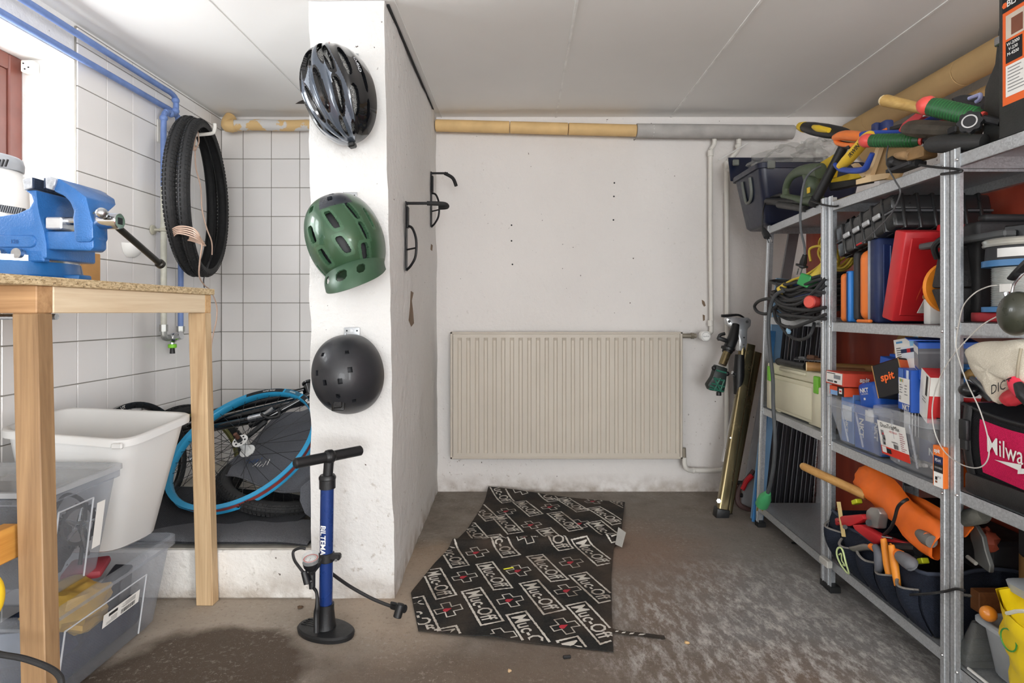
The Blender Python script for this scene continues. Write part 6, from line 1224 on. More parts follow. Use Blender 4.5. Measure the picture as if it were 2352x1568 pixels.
MB().box(S(1811, 760, 1.028), (0.012, 0.022, 0.014), 0.002, rotm(40, 0, 0)).ob('blue_tape', mat('9cc4e0', 0.5), t)
solo(MB().box(S(1856, 646, 1.06), (0.05, 0.05, 0.045), 0.004, rotm(20, 10, 25)), 'socket_block', mat('3a9a55', 0.5), 'green plastic socket block on top of the black cable coil', 'socket')
t = thing('cee_connector', 'red round industrial connector poking out of the black cable coil', 'connector', S(1856, 692, 1.03)); c = S(1858, 693, 1.02)
MB().cyl(c + Vector((0.05, 0.03, 0)), c, 0.021, 18, 0.023, 0.003).ob('shell', mat('b83a34', 0.45), t); MB().lathe([(0, 0.001), (0.019, 0.001), (0.0215, -0.003)], c, (-0.85, -0.5, 0), 18).ob('face_cap', mat('d9584a', 0.45), t)
YC = mat('e2c64a', 0.5, var=0.08)
t = thing('yellow_extension_cord', 'yellow extension cord coiled above the black cable with its plug drooping', 'cord', S(1870, 600, 1.15))
for k in range(6):
    c = S(1902, 578, 1.17) + Vector((0.012 * k, 0.02 * math.sin(k * 2.1), 0.006 * math.cos(k * 1.7))); pts = []
    for i in range(12):
        a_ = i * math.pi / 6; pts.append(c + Vector((0.03 * math.cos(a_ + k), 0.085 * math.cos(a_), 0.062 * math.sin(a_) + 0.006 * math.sin(3 * a_ + k))))
    MB().tube(smoothp(pts, 4, True), 0.0048, 8, True).ob('cord_loop', YC, t)
for pts in ([S(1900, 545, 1.16), S(1938, 540, 1.2), S(1950, 560, 1.2), S(1940, 590, 1.2), S(1915, 605, 1.18)], [S(1862, 600, 1.13), S(1860, 572, 1.13), S(1885, 566, 1.14), S(1897, 590, 1.14), S(1880, 612, 1.13), S(1850, 632, 1.11), S(1822, 642, 1.09), S(1806, 650, 1.07)], [S(1895, 614, 1.14), S(1870, 628, 1.12), S(1840, 644, 1.10), S(1815, 655, 1.075)]): MB().tube(smoothp(pts, 6), 0.0048, 8).ob('loose_turn', YC, t)
MB().tube([S(1804, 652, 1.065), S(1799, 660, 1.06), S(1795, 667, 1.055), S(1791, 670, 1.05)], [0.009, 0.015, 0.021, 0.019], 12).ob('plug', YC, t)
for d_ in (-5, 5): MB().cyl(S(1792 + d_, 669, 1.05), S(1788 + d_, 675, 1.05), 0.0025, 8).ob('plug_pin', STEEL, t)
solo(MB().tube([S(1893, 600, 1.1), S(1885, 622, 1.09), S(1874, 637, 1.08)], [0.008, 0.017, 0.022], 12), 'yellow_socket', YC, 'yellow cone-shaped cable socket beside the middle upright', 'socket')
solo(MB().tube(smoothp([S(1895, 645, 1.10), S(1850, 652, 1.09), S(1812, 655, 1.08), S(1790, 668, 1.07)], 5), 0.004, 8).tube(smoothp([S(1895, 668, 1.07), S(1860, 675, 1.06), S(1825, 684, 1.055)], 5), 0.004, 8), 'blue_cable', mat('2a4fa8', 0.4), 'thin blue cable between the turns of the black coil', 'cable')
t = thing('hanging_cable', 'long grey cable hanging from the black coil down to a green plug by the floor', 'cable', S(1770, 1160, 1.02))
MB().tube(smoothp([S(1800, 668, 1.04), S(1783, 676, 1.035), S(1771, 700, 1.03), S(1765, 740, 1.025), S(1768, 800, 1.025), S(1775, 870, 1.02), S(1776, 930, 1.02), S(1780, 1000, 1.02), S(1778, 1060, 1.02), S(1770, 1110, 1.02), S(1760, 1140, 1.02)], 6), 0.0075, 10).ob('cable', mat('4a4d50', 0.6, var=0.2), t)
MB().tube([S(1764, 1132, 1.02), S(1757, 1144, 1.02), S(1750, 1158, 1.02)], [0.012, 0.026, 0.027], 14).ob('green_plug', mat('4aa56a', 0.5), t)
for d_ in (-7, 5): MB().cyl(S(1749 + d_, 1158, 1.02), S(1746 + d_, 1172, 1.02), 0.0035, 8).ob('plug_pin', mat('b59a5a', 0.35, 0.8), t)
# ================================================================== SECOND SHELF, MIDDLE UNIT: TOOL CASES
zb = 0.9265; OC = mat('ee7f33', 0.5, var=0.06); BC = mat('2b2b2d', 0.6, bump=0.2)
def slab(x0, x1, y0, y1, z0, z1, r, m_, nm, t, seg=3): return MB().bx(x0, x1, y0, y1, z0, z1, r, seg).ob(nm, m_, t, smooth=50)
t = thing('tool_case', 'small orange and black rounded case, farthest on the second shelf of the middle unit', 'case', (1.15, 1.97, zb))
slab(1.085, 1.27, 1.965, 1.992, zb, 1.09, 0.02, OC, 'orange_shell', t); slab(1.09, 1.27, 1.945, 1.966, zb, 1.085, 0.012, BC, 'black_shell', t)
t = thing('tool_case', 'slim bright blue case squeezed between two orange cases', 'case', (1.15, 1.93, zb)); slab(1.08, 1.28, 1.922, 1.944, zb, 1.095, 0.006, mat('2f7fd0', 0.4), 'shell', t); MB().bx(1.078, 1.09, 1.931, 1.935, zb + 0.002, 1.09).ob('seam', NAVY, t)
t = thing('tool_case', 'large orange rounded case with a black half on the second shelf', 'case', (1.2, 1.87, zb))
slab(1.088, 1.36, 1.835, 1.895, zb + 0.004, 1.158, 0.035, OC, 'orange_shell', t, 4); slab(1.088, 1.36, 1.896, 1.920, zb + 0.004, 1.155, 0.018, BC, 'black_shell', t)
MB().bx(1.065, 1.08, 1.79, 1.86, zb, zb + 0.010, 0.004).ob('latch', OC, t)
t = thing('tool_case', 'dark navy flat case with a clear edge next to the large orange case', 'case', (1.2, 1.80, zb))
slab(1.085, 1.37, 1.820, 1.833, zb, 1.185, 0.005, mat('9a9fa8', 0.35), 'pale_edge', t, 1); slab(1.085, 1.37, 1.775, 1.820, zb, 1.185, 0.006, NAVY, 'shell', t, 1)
MB().bx(1.10, 1.36, 1.772, 1.776, zb + 0.015, 1.165, 0.001).ob('raised_panel', mat('22366a', 0.4), t)
for x in (1.12, 1.14): MB().tube([(x, 1.771, zb + 0.02), (x, 1.771, 1.16)], 0.0018, 6).ob('rib', mat('5c6c94', 0.4), t)
MB().bx(1.10, 1.20, 1.79, 1.815, 1.185, 1.195, 0.003).ob('handle', DARK, t)
t = thing('tool_case', 'bright red plastic case leaning towards the camera on the second shelf', 'case', (1.2, 1.70, zb)); RC_ = mat('c6282e', 0.35, var=0.05)
Rr = rotm(14, 0, 0); cc = Vector((1.225, 1.70, zb + 0.138)); MB().box(cc, (0.285, 0.052, 0.262), 0.006, Rr, 2).ob('shell', RC_, t)
MB().box(cc + Rr @ Vector((0.0, -0.0275, 0)), (0.25, 0.004, 0.225), 0.003, Rr).ob('raised_panel', RC_, t); MB().box(cc + Rr @ Vector((0.01, 0.0, 0.137)), (0.09, 0.022, 0.022), 0.006, Rr, 2).ob('handle', RC_, t); MB().box(cc + Rr @ Vector((0.06, -0.027, 0.108)), (0.055, 0.008, 0.035), 0.003, Rr).ob('latch', RC_, t)
MB().grid(lambda u, v: cc + Rr @ Vector((-0.085 + 0.12 * u * 1.0, -0.0302, -0.07 + 0.16 * u ** 0.6 + 0.012 * v)), 12, 1).ob('orange_swoosh', mat('d9543a', 0.4), t)
t = thing('grey_leaf', 'pale grey plastic sheet propped against the red case', 'sheet', (1.2, 1.62, zb)); MB().prism([(1.11, 1.640, zb + .03), (1.30, 1.625, zb + .03), (1.30, 1.60, 1.15), (1.185, 1.60, 1.15)], (0, -0.003, 0)).ob('sheet', mat('b9b6b2', 0.5), t)
t = thing('white_box', 'white upright carton between the red case and the black rugged case', 'box', (1.2, 1.59, zb)); slab(1.10, 1.30, 1.572, 1.598, zb, 1.04, 0.002, mat('dcdbd8', 0.5), 'carton', t, 1); MB().cyl((1.098, 1.585, 1.0), (1.092, 1.585, 1.0), 0.006, 8).ob('rusty_pin', mat('8a6440', 0.6, 0.4), t)
t = thing('hose_reel', 'orange plastic disc standing on edge beside the rugged case', 'reel', (1.15, 1.59, zb)); MB().lathe([(0, 0), (0.066, 0), (0.068, 0.003), (0.068, 0.010), (0.062, 0.012), (0, 0.012)], (1.145, 1.558, 1.025), (0, 1, 0), 32).ob('disc', mat('f2922c', 0.45), t)
t = thing('rugged_case', 'textured black rugged case partly hidden by the near uprights', 'case', (1.2, 1.51, zb)); RUG = mat('303031', 0.75, bump=0.7, bs=160)
MB().hexa([(1.11, 1.475, zb + 0.001), (1.34, 1.475, zb + 0.001), (1.34, 1.535, zb + 0.001), (1.11, 1.535, zb + 0.001), (1.085, 1.465, 1.02), (1.35, 1.465, 1.02), (1.35, 1.55, 1.02), (1.085, 1.55, 1.02)], 0.006, 2).ob('base', RUG, t)
MB().hexa([(1.085, 1.465, 1.022), (1.35, 1.465, 1.022), (1.35, 1.55, 1.022), (1.085, 1.55, 1.022), (1.10, 1.48, 1.13), (1.34, 1.48, 1.13), (1.34, 1.54, 1.13), (1.10, 1.54, 1.13)], 0.008, 2).ob('lid', RUG, t)
MB().tube(smoothp([(1.09, 1.53, 1.10), (1.075, 1.52, 1.13), (1.09, 1.50, 1.15), (1.13, 1.50, 1.14)], 4), 0.008, 8).ob('carry_loop', BLACK, t)
# ribbed flight case lying on top
t = thing('ribbed_case', 'large black ribbed hard case lying across the tops of the cases on the second shelf', 'case', (1.22, 1.8, 1.2)); HC = mat('232425', 0.32, var=0.1, coat=0.2)
c0, c1 = Vector((1.23, 1.70, 1.255)), Vector((1.225, 2.005, 1.195)); dv = (c1 - c0); L_ = dv.length; ry = math.atan2(dv.z, dv.y); Rc = Matrix.Rotation(ry, 3, 'X'); cm_ = (c0 + c1) / 2
MB().box(cm_ + Rc @ Vector((0, 0, 0.026)), (0.29, L_, 0.050), 0.009, Rc, 2).ob('lid', HC, t, smooth=50); MB().box(cm_ + Rc @ Vector((0, 0, -0.026)), (0.29, L_, 0.050), 0.009, Rc, 2).ob('base', HC, t, smooth=50)
MB().box(cm_, (0.293, L_ + 0.003, 0.006), 0.001, Rc).ob('seam', mat('55575a', 0.35), t)
for k in range(6): MB().box(cm_ + Rc @ Vector((-0.115 + 0.045 * k, 0, 0)), (0.011, L_ + 0.008, 0.108), 0.004, Rc, 2).ob('rib', HC, t)
for k in range(5): MB().box(cm_ + Rc @ Vector((0, -0.11 + 0.055 * k, 0)), (0.298, 0.011, 0.106), 0.004, Rc, 2).ob('rib', HC, t)
for k in range(4): MB().box(cm_ + Rc @ Vector((-0.151, -0.085 + 0.055 * k, 0.004)), (0.008, 0.036, 0.016), 0.003, Rc).ob('latch', mat('b9bcbf', 0.35, 0.4), t)
solo(MB().ball(S(1962, 545, 1.2), (0.05, 0.035, 0.07), None, 16, 0.3, 4), 'black_pouch', fabric('1e1e20', '141416'), 'black fabric pouch tucked beside the ribbed case', 'pouch')
solo(MB().bx(1.10, 1.13, 1.33, 1.62, 1.131, 1.148, 0.004), 'grey_bar', mat('4d4f50', 0.5), 'long dark grey bar lying under the ribbed case behind the near uprights', 'bar')
# near unit, second shelf
zb = 0.9365
t = thing('tool_case', 'tall black case behind the near uprights beside the wire spool', 'case', (1.25, 1.4, zb)); slab(1.13, 1.40, 1.448, 1.50, zb + 0.002, 1.185, 0.010, BC, 'shell', t, 2); slab(1.16, 1.30, 1.460, 1.490, 1.186, 1.205, 0.008, BC, 'handle', t, 2)
t = thing('red_box', 'flat red box under the wire spool on the second shelf', 'box', (1.2, 1.36, zb)); slab(1.095, 1.30, 1.27, 1.425, zb, zb + 0.022, 0.002, mat('a8262e', 0.45), 'carton', t, 1)
t = thing('wire_spool', 'spool of silver wire with blue flanges on the second shelf', 'spool', (1.15, 1.345, zb + 0.023)); so = Vector((1.158, 1.352, zb + 0.023)); SB = mat('3c6f9f', 0.45)
MB().lathe([(0, 0), (0.074, 0), (0.074, 0.012), (0, 0.012)], so, (0, 0, 1), 36).ob('bottom_flange', SB, t); MB().lathe([(0, 0), (0.074, 0), (0.074, 0.014), (0, 0.014)], so + Vector((0, 0, 0.105)), (0, 0, 1), 36).ob('top_flange', SB, t)
pr = [(0.0, 0.012)]
for k in range(22): z = 0.0135 + k * 0.0042; pr += [(0.054, z - 0.001), (0.0565, z + 0.001)]
MB().lathe(pr + [(0.054, 0.104)], so, (0, 0, 1), 36).ob('wound_wire', mat('c9cbc8', 0.35, 0.5), t, smooth=20)
MB().box(so + Vector((-0.056, -0.022, 0.055)), (0.003, 0.03, 0.018), 0).ob('paper_tag', PAPER, t)
t = thing('tin', 'silver and black round tin stacked on the wire spool', 'tin', so + Vector((0, 0, 0.119))); s2 = so + Vector((0.004, -0.004, 0.119))
MB().lathe([(0, 0), (0.074, 0.0), (0.072, 0.032), (0, 0.032)], s2, (0, 0, 1), 36).ob('black_body', DARK, t); MB().lathe([(0, 0.032), (0.077, 0.032), (0.079, 0.036), (0.077, 0.04), (0.079, 0.046), (0.074, 0.050), (0, 0.050)], s2, (0, 0, 1), 36).ob('silver_lid', mat('c8c8c0', 0.35, 0.6), t)
m = MB(); m.grid(lambda u, v: s2 + Vector((0.0748 * math.cos(3.3 + 0.9 * u), 0.0748 * math.sin(3.3 + 0.9 * u), 0.006 + 0.02 * v)), 12, 1); m.ob('silver_label', mat('d4d4d2', 0.4), t)
t = thing('black_box', 'small black box on top of the round tin', 'box', s2 + Vector((0, 0, .05))); MB().box(s2 + Vector((0.015, -0.015, 0.066)), (0.085, 0.09, 0.031), 0.004, rotm(0, 0, 20)).ob('carton', BLACK, t)
solo(MB().box((1.25, 1.20, 1.135), (0.16, 0.14, 0.05), 0.006), 'red_case', RC_, 'corner of a red case at the back behind the tin', 'case')
WLM = mat('c2c0ba', 0.4, 0.2)
t = thing('loose_wire', 'loose silver wire looping down from the spool in front of the near uprights', 'wire', S(2230, 1070, 1.02))
MB().tube(smoothp([S(2290, 655, 1.09), S(2270, 658, 1.075), S(2240, 672, 1.04), S(2214, 700, 1.03), S(2203, 740, 1.025), S(2196, 790, 1.025), S(2204, 830, 1.022), S(2222, 880, 1.02), S(2250, 940, 1.015), S(2268, 1000, 1.01), S(2271, 1045, 1.01), S(2258, 1069, 1.01), S(2234, 1074, 1.01), S(2200, 1062, 1.015), S(2168, 1035, 1.02), S(2148, 995, 1.02), S(2141, 950, 1.02), S(2146, 905, 1.02), S(2162, 860, 1.022), S(2190, 815, 1.025), S(2225, 775, 1.03), S(2262, 742, 1.04), S(2300, 722, 1.07)], 6), 0.0014, 8).ob('wire', WLM, t)
t = thing('ear_defenders', 'dark green ear defenders hanging in front of the wire spool', 'ear defenders', S(2330, 720, 1.02)); EG = mat('33362b', 0.3, coat=0.3); X = 1.02
ec = S(2336, 720, X); MB().ball(ec, (0.030, 0.038, 0.046), rotm(10, 0, 0), 24).ob('cup', EG, t, smooth=60); MB().lathe([(0.030, -0.006), (0.038, -0.004), (0.038, 0.008), (0.030, 0.010)], ec + Vector((0.022, 0, 0)), (1, 0, 0), 24).ob('cushion', BLACK, t)
MB().tube(smoothp([S(2312, 672, X), S(2318, 690, X), S(2324, 702, X)], 3), [0.006, 0.006, 0.009], 8).tube(smoothp([S(2322, 700, X - .005), S(2326, 660, X), S(2342, 636, X + .02), S(2370, 610, X + .04), S(2400, 590, X + .05)], 4), 0.0025, 6).ob('wire_arm', STEEL, t)
MB().tube(smoothp([S(2326, 640, X + .02), S(2344, 620, X + .02), S(2375, 592, X + .03), S(2410, 580, X + .04)], 4), 0.012, 10, False, 0.5).ob('headband', BLACK, t)
# ================================================================== THIRD SHELF, FAR UNIT: CREAM CASE
CR = mat('dcd8bf', 0.5, var=0.06, vs=6); GL = mat('7cc83f', 0.45); z0_, z1_ = 0.5365, 0.738
t = thing('systainer_case', 'cream plastic stacking case with bright green latches on the third shelf', 'case', (1.2, 2.3, z0_)); ya, yb = 2.085, 2.565
slab(1.085, 1.355, ya, yb, z0_ + 0.006, z1_ - 0.045, 0.006, CR, 'body', t, 2); slab(1.083, 1.357, ya - 0.002, yb + .002, z1_ - 0.043, z1_, 0.006, CR, 'lid', t, 2)
slab(1.078, 1.086, ya + 0.085, yb - 0.075, z0_ + 0.02, z1_ - 0.06, 0.003, CR, 'front_panel', t, 1); slab(1.075, 1.085, ya + 0.01, ya + 0.075, z0_ + 0.006, z1_ - 0.05, 0.003, CR, 'corner_rib', t, 1); slab(1.075, 1.085, yb - 0.07, yb - 0.01, z0_ + 0.006, z1_ - 0.05, 0.003, CR, 'corner_rib', t, 1)
slab(1.074, 1.085, ya + 0.13, yb - 0.13, z1_ - 0.02, z1_ - 0.008, 0.002, CR, 'handle_recess', t, 1)
for y in (ya + 0.025, yb - 0.055): slab(1.070, 1.084, y, y + 0.032, z1_ - 0.075, z1_ - 0.012, 0.004, GL, 'latch', t, 2)
for y in (ya + 0.03, ya + 0.10, yb - 0.1): slab(1.09, 1.12, y, y + 0.03, z0_, z0_ + 0.007, 0.002, CR, 'foot', t, 1)
z = z1_ + 0.002
grip('tube_tool', 'black tubular tool handle lying on the cream case', [('tube', [(1.075, 2.43, z + 0.014), (1.075, 2.20, z + 0.014)], [0.0135, 0.0135], BLACK), ('end_ring', [(1.075, 2.445, z + 0.014), (1.075, 2.43, z + 0.014)], [0.012, 0.0155], DARK)], 'tool')
grip('hammer', 'wooden hammer handle with a pale round end on the cream case', [('handle', [(1.055, 2.155, z + 0.019), (1.13, 2.12, z + 0.019), (1.30, 2.06, z + 0.017)], [0.0175, 0.016, 0.014], wood('8a6238', 'b0854f', 0)), ('sawn_end', [(1.052, 2.1565, z + 0.019), (1.056, 2.1545, z + 0.019)], [0.0165, 0.017], mat('d9c49a', 0.8, bump=.3))], 'hammer')
grip('chisel', 'reddish brown wooden handle at the near end of the cream case', [('handle', [(1.065, 2.065, z + 0.012), (1.11, 2.05, z + 0.013), (1.20, 2.045, z + 0.012)], [0.010, 0.013, 0.011], wood('7d4f34', '9d6a48', 0))], 'chisel')
t = thing('hand_saw', 'thin steel saw blade with a rusty bracket lying across the handles on the cream case', 'saw', (1.12, 2.2, z + .03)); MB().prism([S(1822, 826, 1.10), S(1896, 831, 1.10), S(1896, 826, 1.16), S(1830, 820, 1.16)], (0, 0, 0.003)).ob('blade', STEEL, t); MB().box(S(1866, 821, 1.13), (0.03, 0.035, 0.018), 0.004, rotm(0, 10, 20)).box(S(1880, 826, 1.14), (0.02, 0.05, 0.012), 0.003, rotm(0, 0, 10)).ob('rusty_bracket', mat('7a5a48', 0.75, 0.3, .3, 30), t); MB().box(S(1845, 822, 1.14), (0.02, 0.05, 0.012), 0.004).ob('plate', mat('8d9094', .4, .6), t)
# ================================================================== THIRD SHELF, MIDDLE UNIT: BOXES OF SCREWS
BIN2 = clear('e2e5ea', 0.30, 0.2); zb = 0.5205
def bin_(lab, y0, y1, zr):
    t = thing('clear_bin', lab, 'bin', (1.2, (y0 + y1) / 2, zb))
    tub(V4(1.040, 1.36, y0, y1, zr), V4(1.068, 1.34, y0 + 0.018, y1 - 0.018, zb + 0.001), 0.022, 0.008, 0.026).ob('tub', BIN2, t, smooth=50)
    for k in (0.33, 0.66):
        y = y0 + (y1 - y0) * k; MB().tube([(1.042, y, zr - 0.03), (1.064, y, zb + 0.02)], 0.003, 6).ob('moulded_rib', BIN2, t)
    return t
bin_('clear plastic bin with blue cartons, the farther of two on the third shelf', 1.735, 1.985, 0.675)
t = bin_('clear plastic bin with a white and red product label on the third shelf', 1.492, 1.722, 0.688)
fl = lambda u, v: Vector((1.0445 + 0.0163 * (1 - v), 1.712 - 0.125 * u, 0.548 + 0.098 * v))
fo = (fl(.5, .5) + Vector((-0.001, 0, 0)), (fl(1, 0) - fl(0, 0)).normalized(), (fl(0, 1) - fl(0, 0)).normalized(), 0.125, 0.099)
patch(t, fo, 0, 0, 1, 1, PAPER, 'label', 0.001); patch(t, fo, 0, -0.75, 1, 0.25, mat('d8321f', 0.5), 'red_band', 0.0016)
ptext(t, fo, 'DuoTriaMix', -0.08, 0.78, 0.0125, INK, 'lettering', 0.95, 0.002); ptext(t, fo, 'PRO BOX', 0.12, 0.5, 0.0055, REDP, 'lettering', 1, 0.002); ptext(t, fo, 'HARPUN', 0.12, -0.08, 0.005, INK, 'lettering', 1, 0.002); barcode(t, fo, 0.0, -0.32, 0.34, 0.28, 5, 0.002)
lines(t, fo, 0.52, 0.55, 0.4, 9, 0.12, mat('b0757a', 0.6), 3, 0.022, 0.002)
for k, (u, v) in enumerate(((-0.72, 0.30), (-0.66, 0.02), (-0.70, -0.26))):
    patch(t, fo, u, v, 0.10, 0.16, mat(('8d8f92', '6d6f72', '9a9c9e')[k], 0.6), 'diagram', 0.002); patch(t, fo, u + 0.05, v - 0.05, 0.05, 0.06, REDP if k == 0 else INK, 'diagram', 0.0024)
patch(t, fo, -0.76, -0.70, 0.16, 0.18, WHITE, 'icon_panel', 0.0022); patch(t, fo, -0.42, -0.72, 0.16, 0.14, INK, 'icon_panel', 0.0022)
NB = mat('1f57b8', 0.45, var=0.08); KG = 'screw cartons on the third shelf'
# contents of far bin
t, fc, R = carton('screw_carton', 'blue carton with white lettering standing in the far clear bin', (1.13, 1.83, 0.60), (0.09, 0.13, 0.15), (0, 0, 4), mat('2a5fae', 0.5), group=KG)
ptext(t, fc['x'], 'NKT', -0.45, -0.1, 0.022, WHITE, turn=1); patch(t, fc['x'], 0.3, 0.5, 0.5, 0.25, WHITE)
t, fc, R = carton('screw_carton', 'blue carton at the near end of the far clear bin', (1.14, 1.775, 0.595), (0.11, 0.045, 0.14), (0, 0, -4), mat('234f96', 0.5), group=KG)
ptext(t, fc['x'], 'NKT', -0.2, 0.0, 0.02, WHITE, turn=1); ptext(t, fc['y'], 'NKT', -0.2, -0.1, 0.02, WHITE, turn=1)
t, fc, R = carton('screw_carton', 'pale blue carton at the far end of the far clear bin', (1.12, 1.935, 0.61), (0.08, 0.07, 0.16), (0, 0, 0), mat('6f93cc', 0.5), group=KG); patch(t, fc['x'], 0, 0.2, 0.8, 0.3, mat('e6eef6', 0.5)); ptext(t, fc['x'], 'NKT', 0, -0.3, 0.016, WHITE, turn=1)
t, fc, R = carton('screw_carton', 'flat red carton with a white label on the far end of the heap', (1.135, 1.935, 0.737), (0.19, 0.118, 0.043), (0, 2, -3), mat('c8452f', 0.5), group=KG)
patch(t, fc['x'], -0.0, 0.05, 0.92, 0.84, PAPER); lines(t, fc['x'], -0.85, 0.7, 1.6, 1, 0.2, INK, 3, 0.06); patch(t, fc['x'], 0.35, 0.25, 0.38, 0.3, mat('8a8e94', 0.5), lift=0.001); barcode(t, fc['x'], -0.8, -0.5, 0.7, 0.3); patch(t, fc['x'], 0.2, -0.5, 0.16, 0.14, INK, lift=0.001); ptext(t, fc['y'], 'spit', -0.3, 0.0, 0.02, WHITE)
t, fc, R = carton('screw_carton', 'small orange and black carton under the flat red carton', (1.10, 1.945, 0.698), (0.10, 0.085, 0.03), (0, 0, 2), mat('e0542c', 0.5), group=KG); patch(t, fc['x'], 0.55, 0, 0.45, 1, INK); patch(t, fc['x'], 0.55, 0.1, 0.2, 0.55, PAPER, lift=0.001); patch(t, fc['x'], 0.55, 0.1, 0.14, 0.18, REDP, lift=0.0014); patch(t, fc['x'], -0.35, -0.45, 0.5, 0.5, mat('7fa6d6', .5), lift=0.001)
t, fc, R = carton('screw_carton', 'round-topped blue carton tilting out of the far clear bin', (1.12, 1.815, 0.70), (0.10, 0.085, 0.085), (-12, 0, 5), NB, r=0.016, seg=3, group=KG); ptext(t, fc['x'], 'NKT', -0.1, 0.42, 0.014, WHITE); ptext(t, fc['x'], 'FASTENERS', -0.1, 0.15, 0.0045, WHITE); patch(t, fc['x'], -0.2, -0.2, 0.1, 0.08, WHITE, lift=.001)
t, fc, R = carton('screw_carton', 'blue carton standing behind the black and orange carton', (1.165, 1.80, 0.755), (0.09, 0.06, 0.13), (6, 0, 0), NB, group=KG)
t, fc, R = carton('screw_carton', 'black carton with an orange end and orange lettering tilted on the heap', (1.12, 1.705, 0.762), (0.12, 0.092, 0.098), (-20, 6, 14), mat('1c1b1d', 0.5), group=KG)
ptext(t, fc['x'], 'spit', 0.0, 0.05, 0.030, mat('f06a28', 0.5)); patch(t, fc['y'], 0.0, 0.1, 1.0, 0.8, mat('e8632a', 0.5)); patch(t, fc['z'], 0, 0, 1, 1, mat('a8553f', 0.6))
for s in (-1, 1): MB().box(fc['x'][0] + R @ Vector((0, s * 0.046, 0)), (0.002, 0.002, 0.098), 0, R).ob('worn_edge', CARD, t)
MB().grid(lambda u, v: Vector((1.15 + 0.02 * v, 1.835 - 0.09 * u, 0.79 + 0.072 * math.sin(math.pi * (0.08 + 0.62 * u)) * v)), 16, 6, 0.002).ob('open_flap', CARD, None) if False else None
t, fc, R = carton('screw_carton', 'open blue carton with a brown curved flap behind the black carton', (1.20, 1.785, 0.80), (0.09, 0.09, 0.06), (0, 0, 10), NB, group=KG)
fp = [Vector((1.17, 1.835, 0.828)), Vector((1.172, 1.832, 0.865)), Vector((1.176, 1.815, 0.893)), Vector((1.18, 1.785, 0.905)), Vector((1.18, 1.745, 0.900)), Vector((1.17, 1.74, 0.828))]; MB().prism(fp, (0.004, 0.0, 0.0)).ob('curved_flap', CARD, t); MB().prism([(1.185, 1.79, 0.899), (1.22, 1.79, 0.90), (1.22, 1.735, 0.902), (1.185, 1.74, 0.898)], (0, 0, 0.003)).ob('top_flap', NB, t)
t, fc, R = carton('screw_carton', 'white and amber carton with printed screw size on the heap', (1.155, 1.675, 0.838), (0.10, 0.095, 0.095), (-10, 0, 6), mat('d9a23a', 0.5), group=KG)
patch(t, fc['x'], 0, 0, 1, 1, PAPER); patch(t, fc['x'], 0.62, 0.72, 0.34, 0.28, mat('8cc4e4', 0.5), lift=0.001); lines(t, fc['x'], -0.8, 0.8, 0.9, 1, 0.2, mat('5aa0d8', .5), 1, 0.06); lines(t, fc['x'], -0.85, 0.45, 0.5, 5, 0.13, mat('6d6f72', .6), 5, 0.03); ptext(t, fc['x'], '3,5 x', -0.45, -0.45, 0.016, INK, 'lettering', .9); barcode(t, fc['x'], -0.8, -0.82, 0.7, 0.16)
patch(t, fc['x'], 0.42, 0.12, 0.9, 0.36, mat('dfe8f0', .5), lift=0.0014); patch(t, fc['x'], 0.42, 0.24, 0.9, 0.12, NAVY, lift=0.0018); patch(t, fc['x'], 0.15, 0.24, 0.14, 0.12, REDP, lift=0.0022)
t, fc, R = carton('screw_carton', 'silver and grey carton with blue bands on top of the heap', (1.145, 1.578, 0.834), (0.13, 0.105, 0.100), (4, -2, -28), NB, group=KG)
for f_ in 'xy': patch(t, fc[f_], 0, 0.12, 1, 0.56, mat('8f9298' if f_ == 'x' else '55575d', 0.5)); patch(t, fc[f_], 0, 0.55 if f_ == 'x' else 0.46, 1, 0.2 if f_ == 'x' else 0.06, WHITE if f_ == 'x' else mat('6d6f75', .5), lift=0.0008)
ptext(t, fc['y'], 'NKT', 0.2, 0.82, 0.017, WHITE); ptext(t, fc['x'], 'NKT', 0.1, -0.72, 0.02, WHITE); ptext(t, fc['y'], 'NKT', 0.1, -0.75, 0.02, WHITE); ptext(t, fc['y'], 'FASTENERS', 0.1, -0.52, 0.005, WHITE)
MB().prism([fc['z'][0] + R @ Vector(q) for q in ((-0.085, 0.05, 0.002), (-0.085, -0.04, 0.004), (0.02, -0.04, 0.001), (0.02, 0.05, 0.0005))], (0, 0, 0.0025)).ob('torn_flap', NB, t)
solo(MB().prism([(1.19, 1.66, 0.86), (1.19, 1.60, 0.86), (1.20, 1.60, 0.905), (1.20, 1.635, 0.922), (1.195, 1.66, 0.90)], (0.004, 0, 0)), 'cardboard_flap', CARD, 'brown cardboard flap standing behind the white and amber carton', 'flap')
t, fc, R = carton('screw_carton', 'blue carton with a white data label in the middle of the heap', (1.12, 1.605, 0.745), (0.12, 0.085, 0.115), (0, 0, -12), NB, group=KG)
patch(t, fc['x'], -0.05, -0.05, 0.82, 0.6, PAPER)
for k, c_ in enumerate(('e8c84a', '8fd06a', '7fc4d8', 'f0b050')): patch(t, fc['x'], -0.62 + 0.13 * k, 0.42, 0.06, 0.07, mat(c_, .5), 'colour_code', 0.001)
lines(t, fc['x'], -0.7, 0.2, 0.5, 4, 0.12, mat('77797c', .6), 8, 0.02); lines(t, fc['x'], 0.05, 0.2, 0.5, 4, 0.14, mat('77797c', .6), 9, 0.02); ptext(t, fc['x'], '22', -0.62, -0.42, 0.010, INK); ptext(t, fc['x'], 'NKT', 0.3, -0.82, 0.016, WHITE); patch(t, fc['x'], -0.45, 0.78, 0.35, 0.2, mat('4d7ccc', .5), 'icon_panel', .001); patch(t, fc['x'], 0.5, 0.76, 0.18, 0.2, mat('cfe0f4', .5), 'icon_panel', .001)
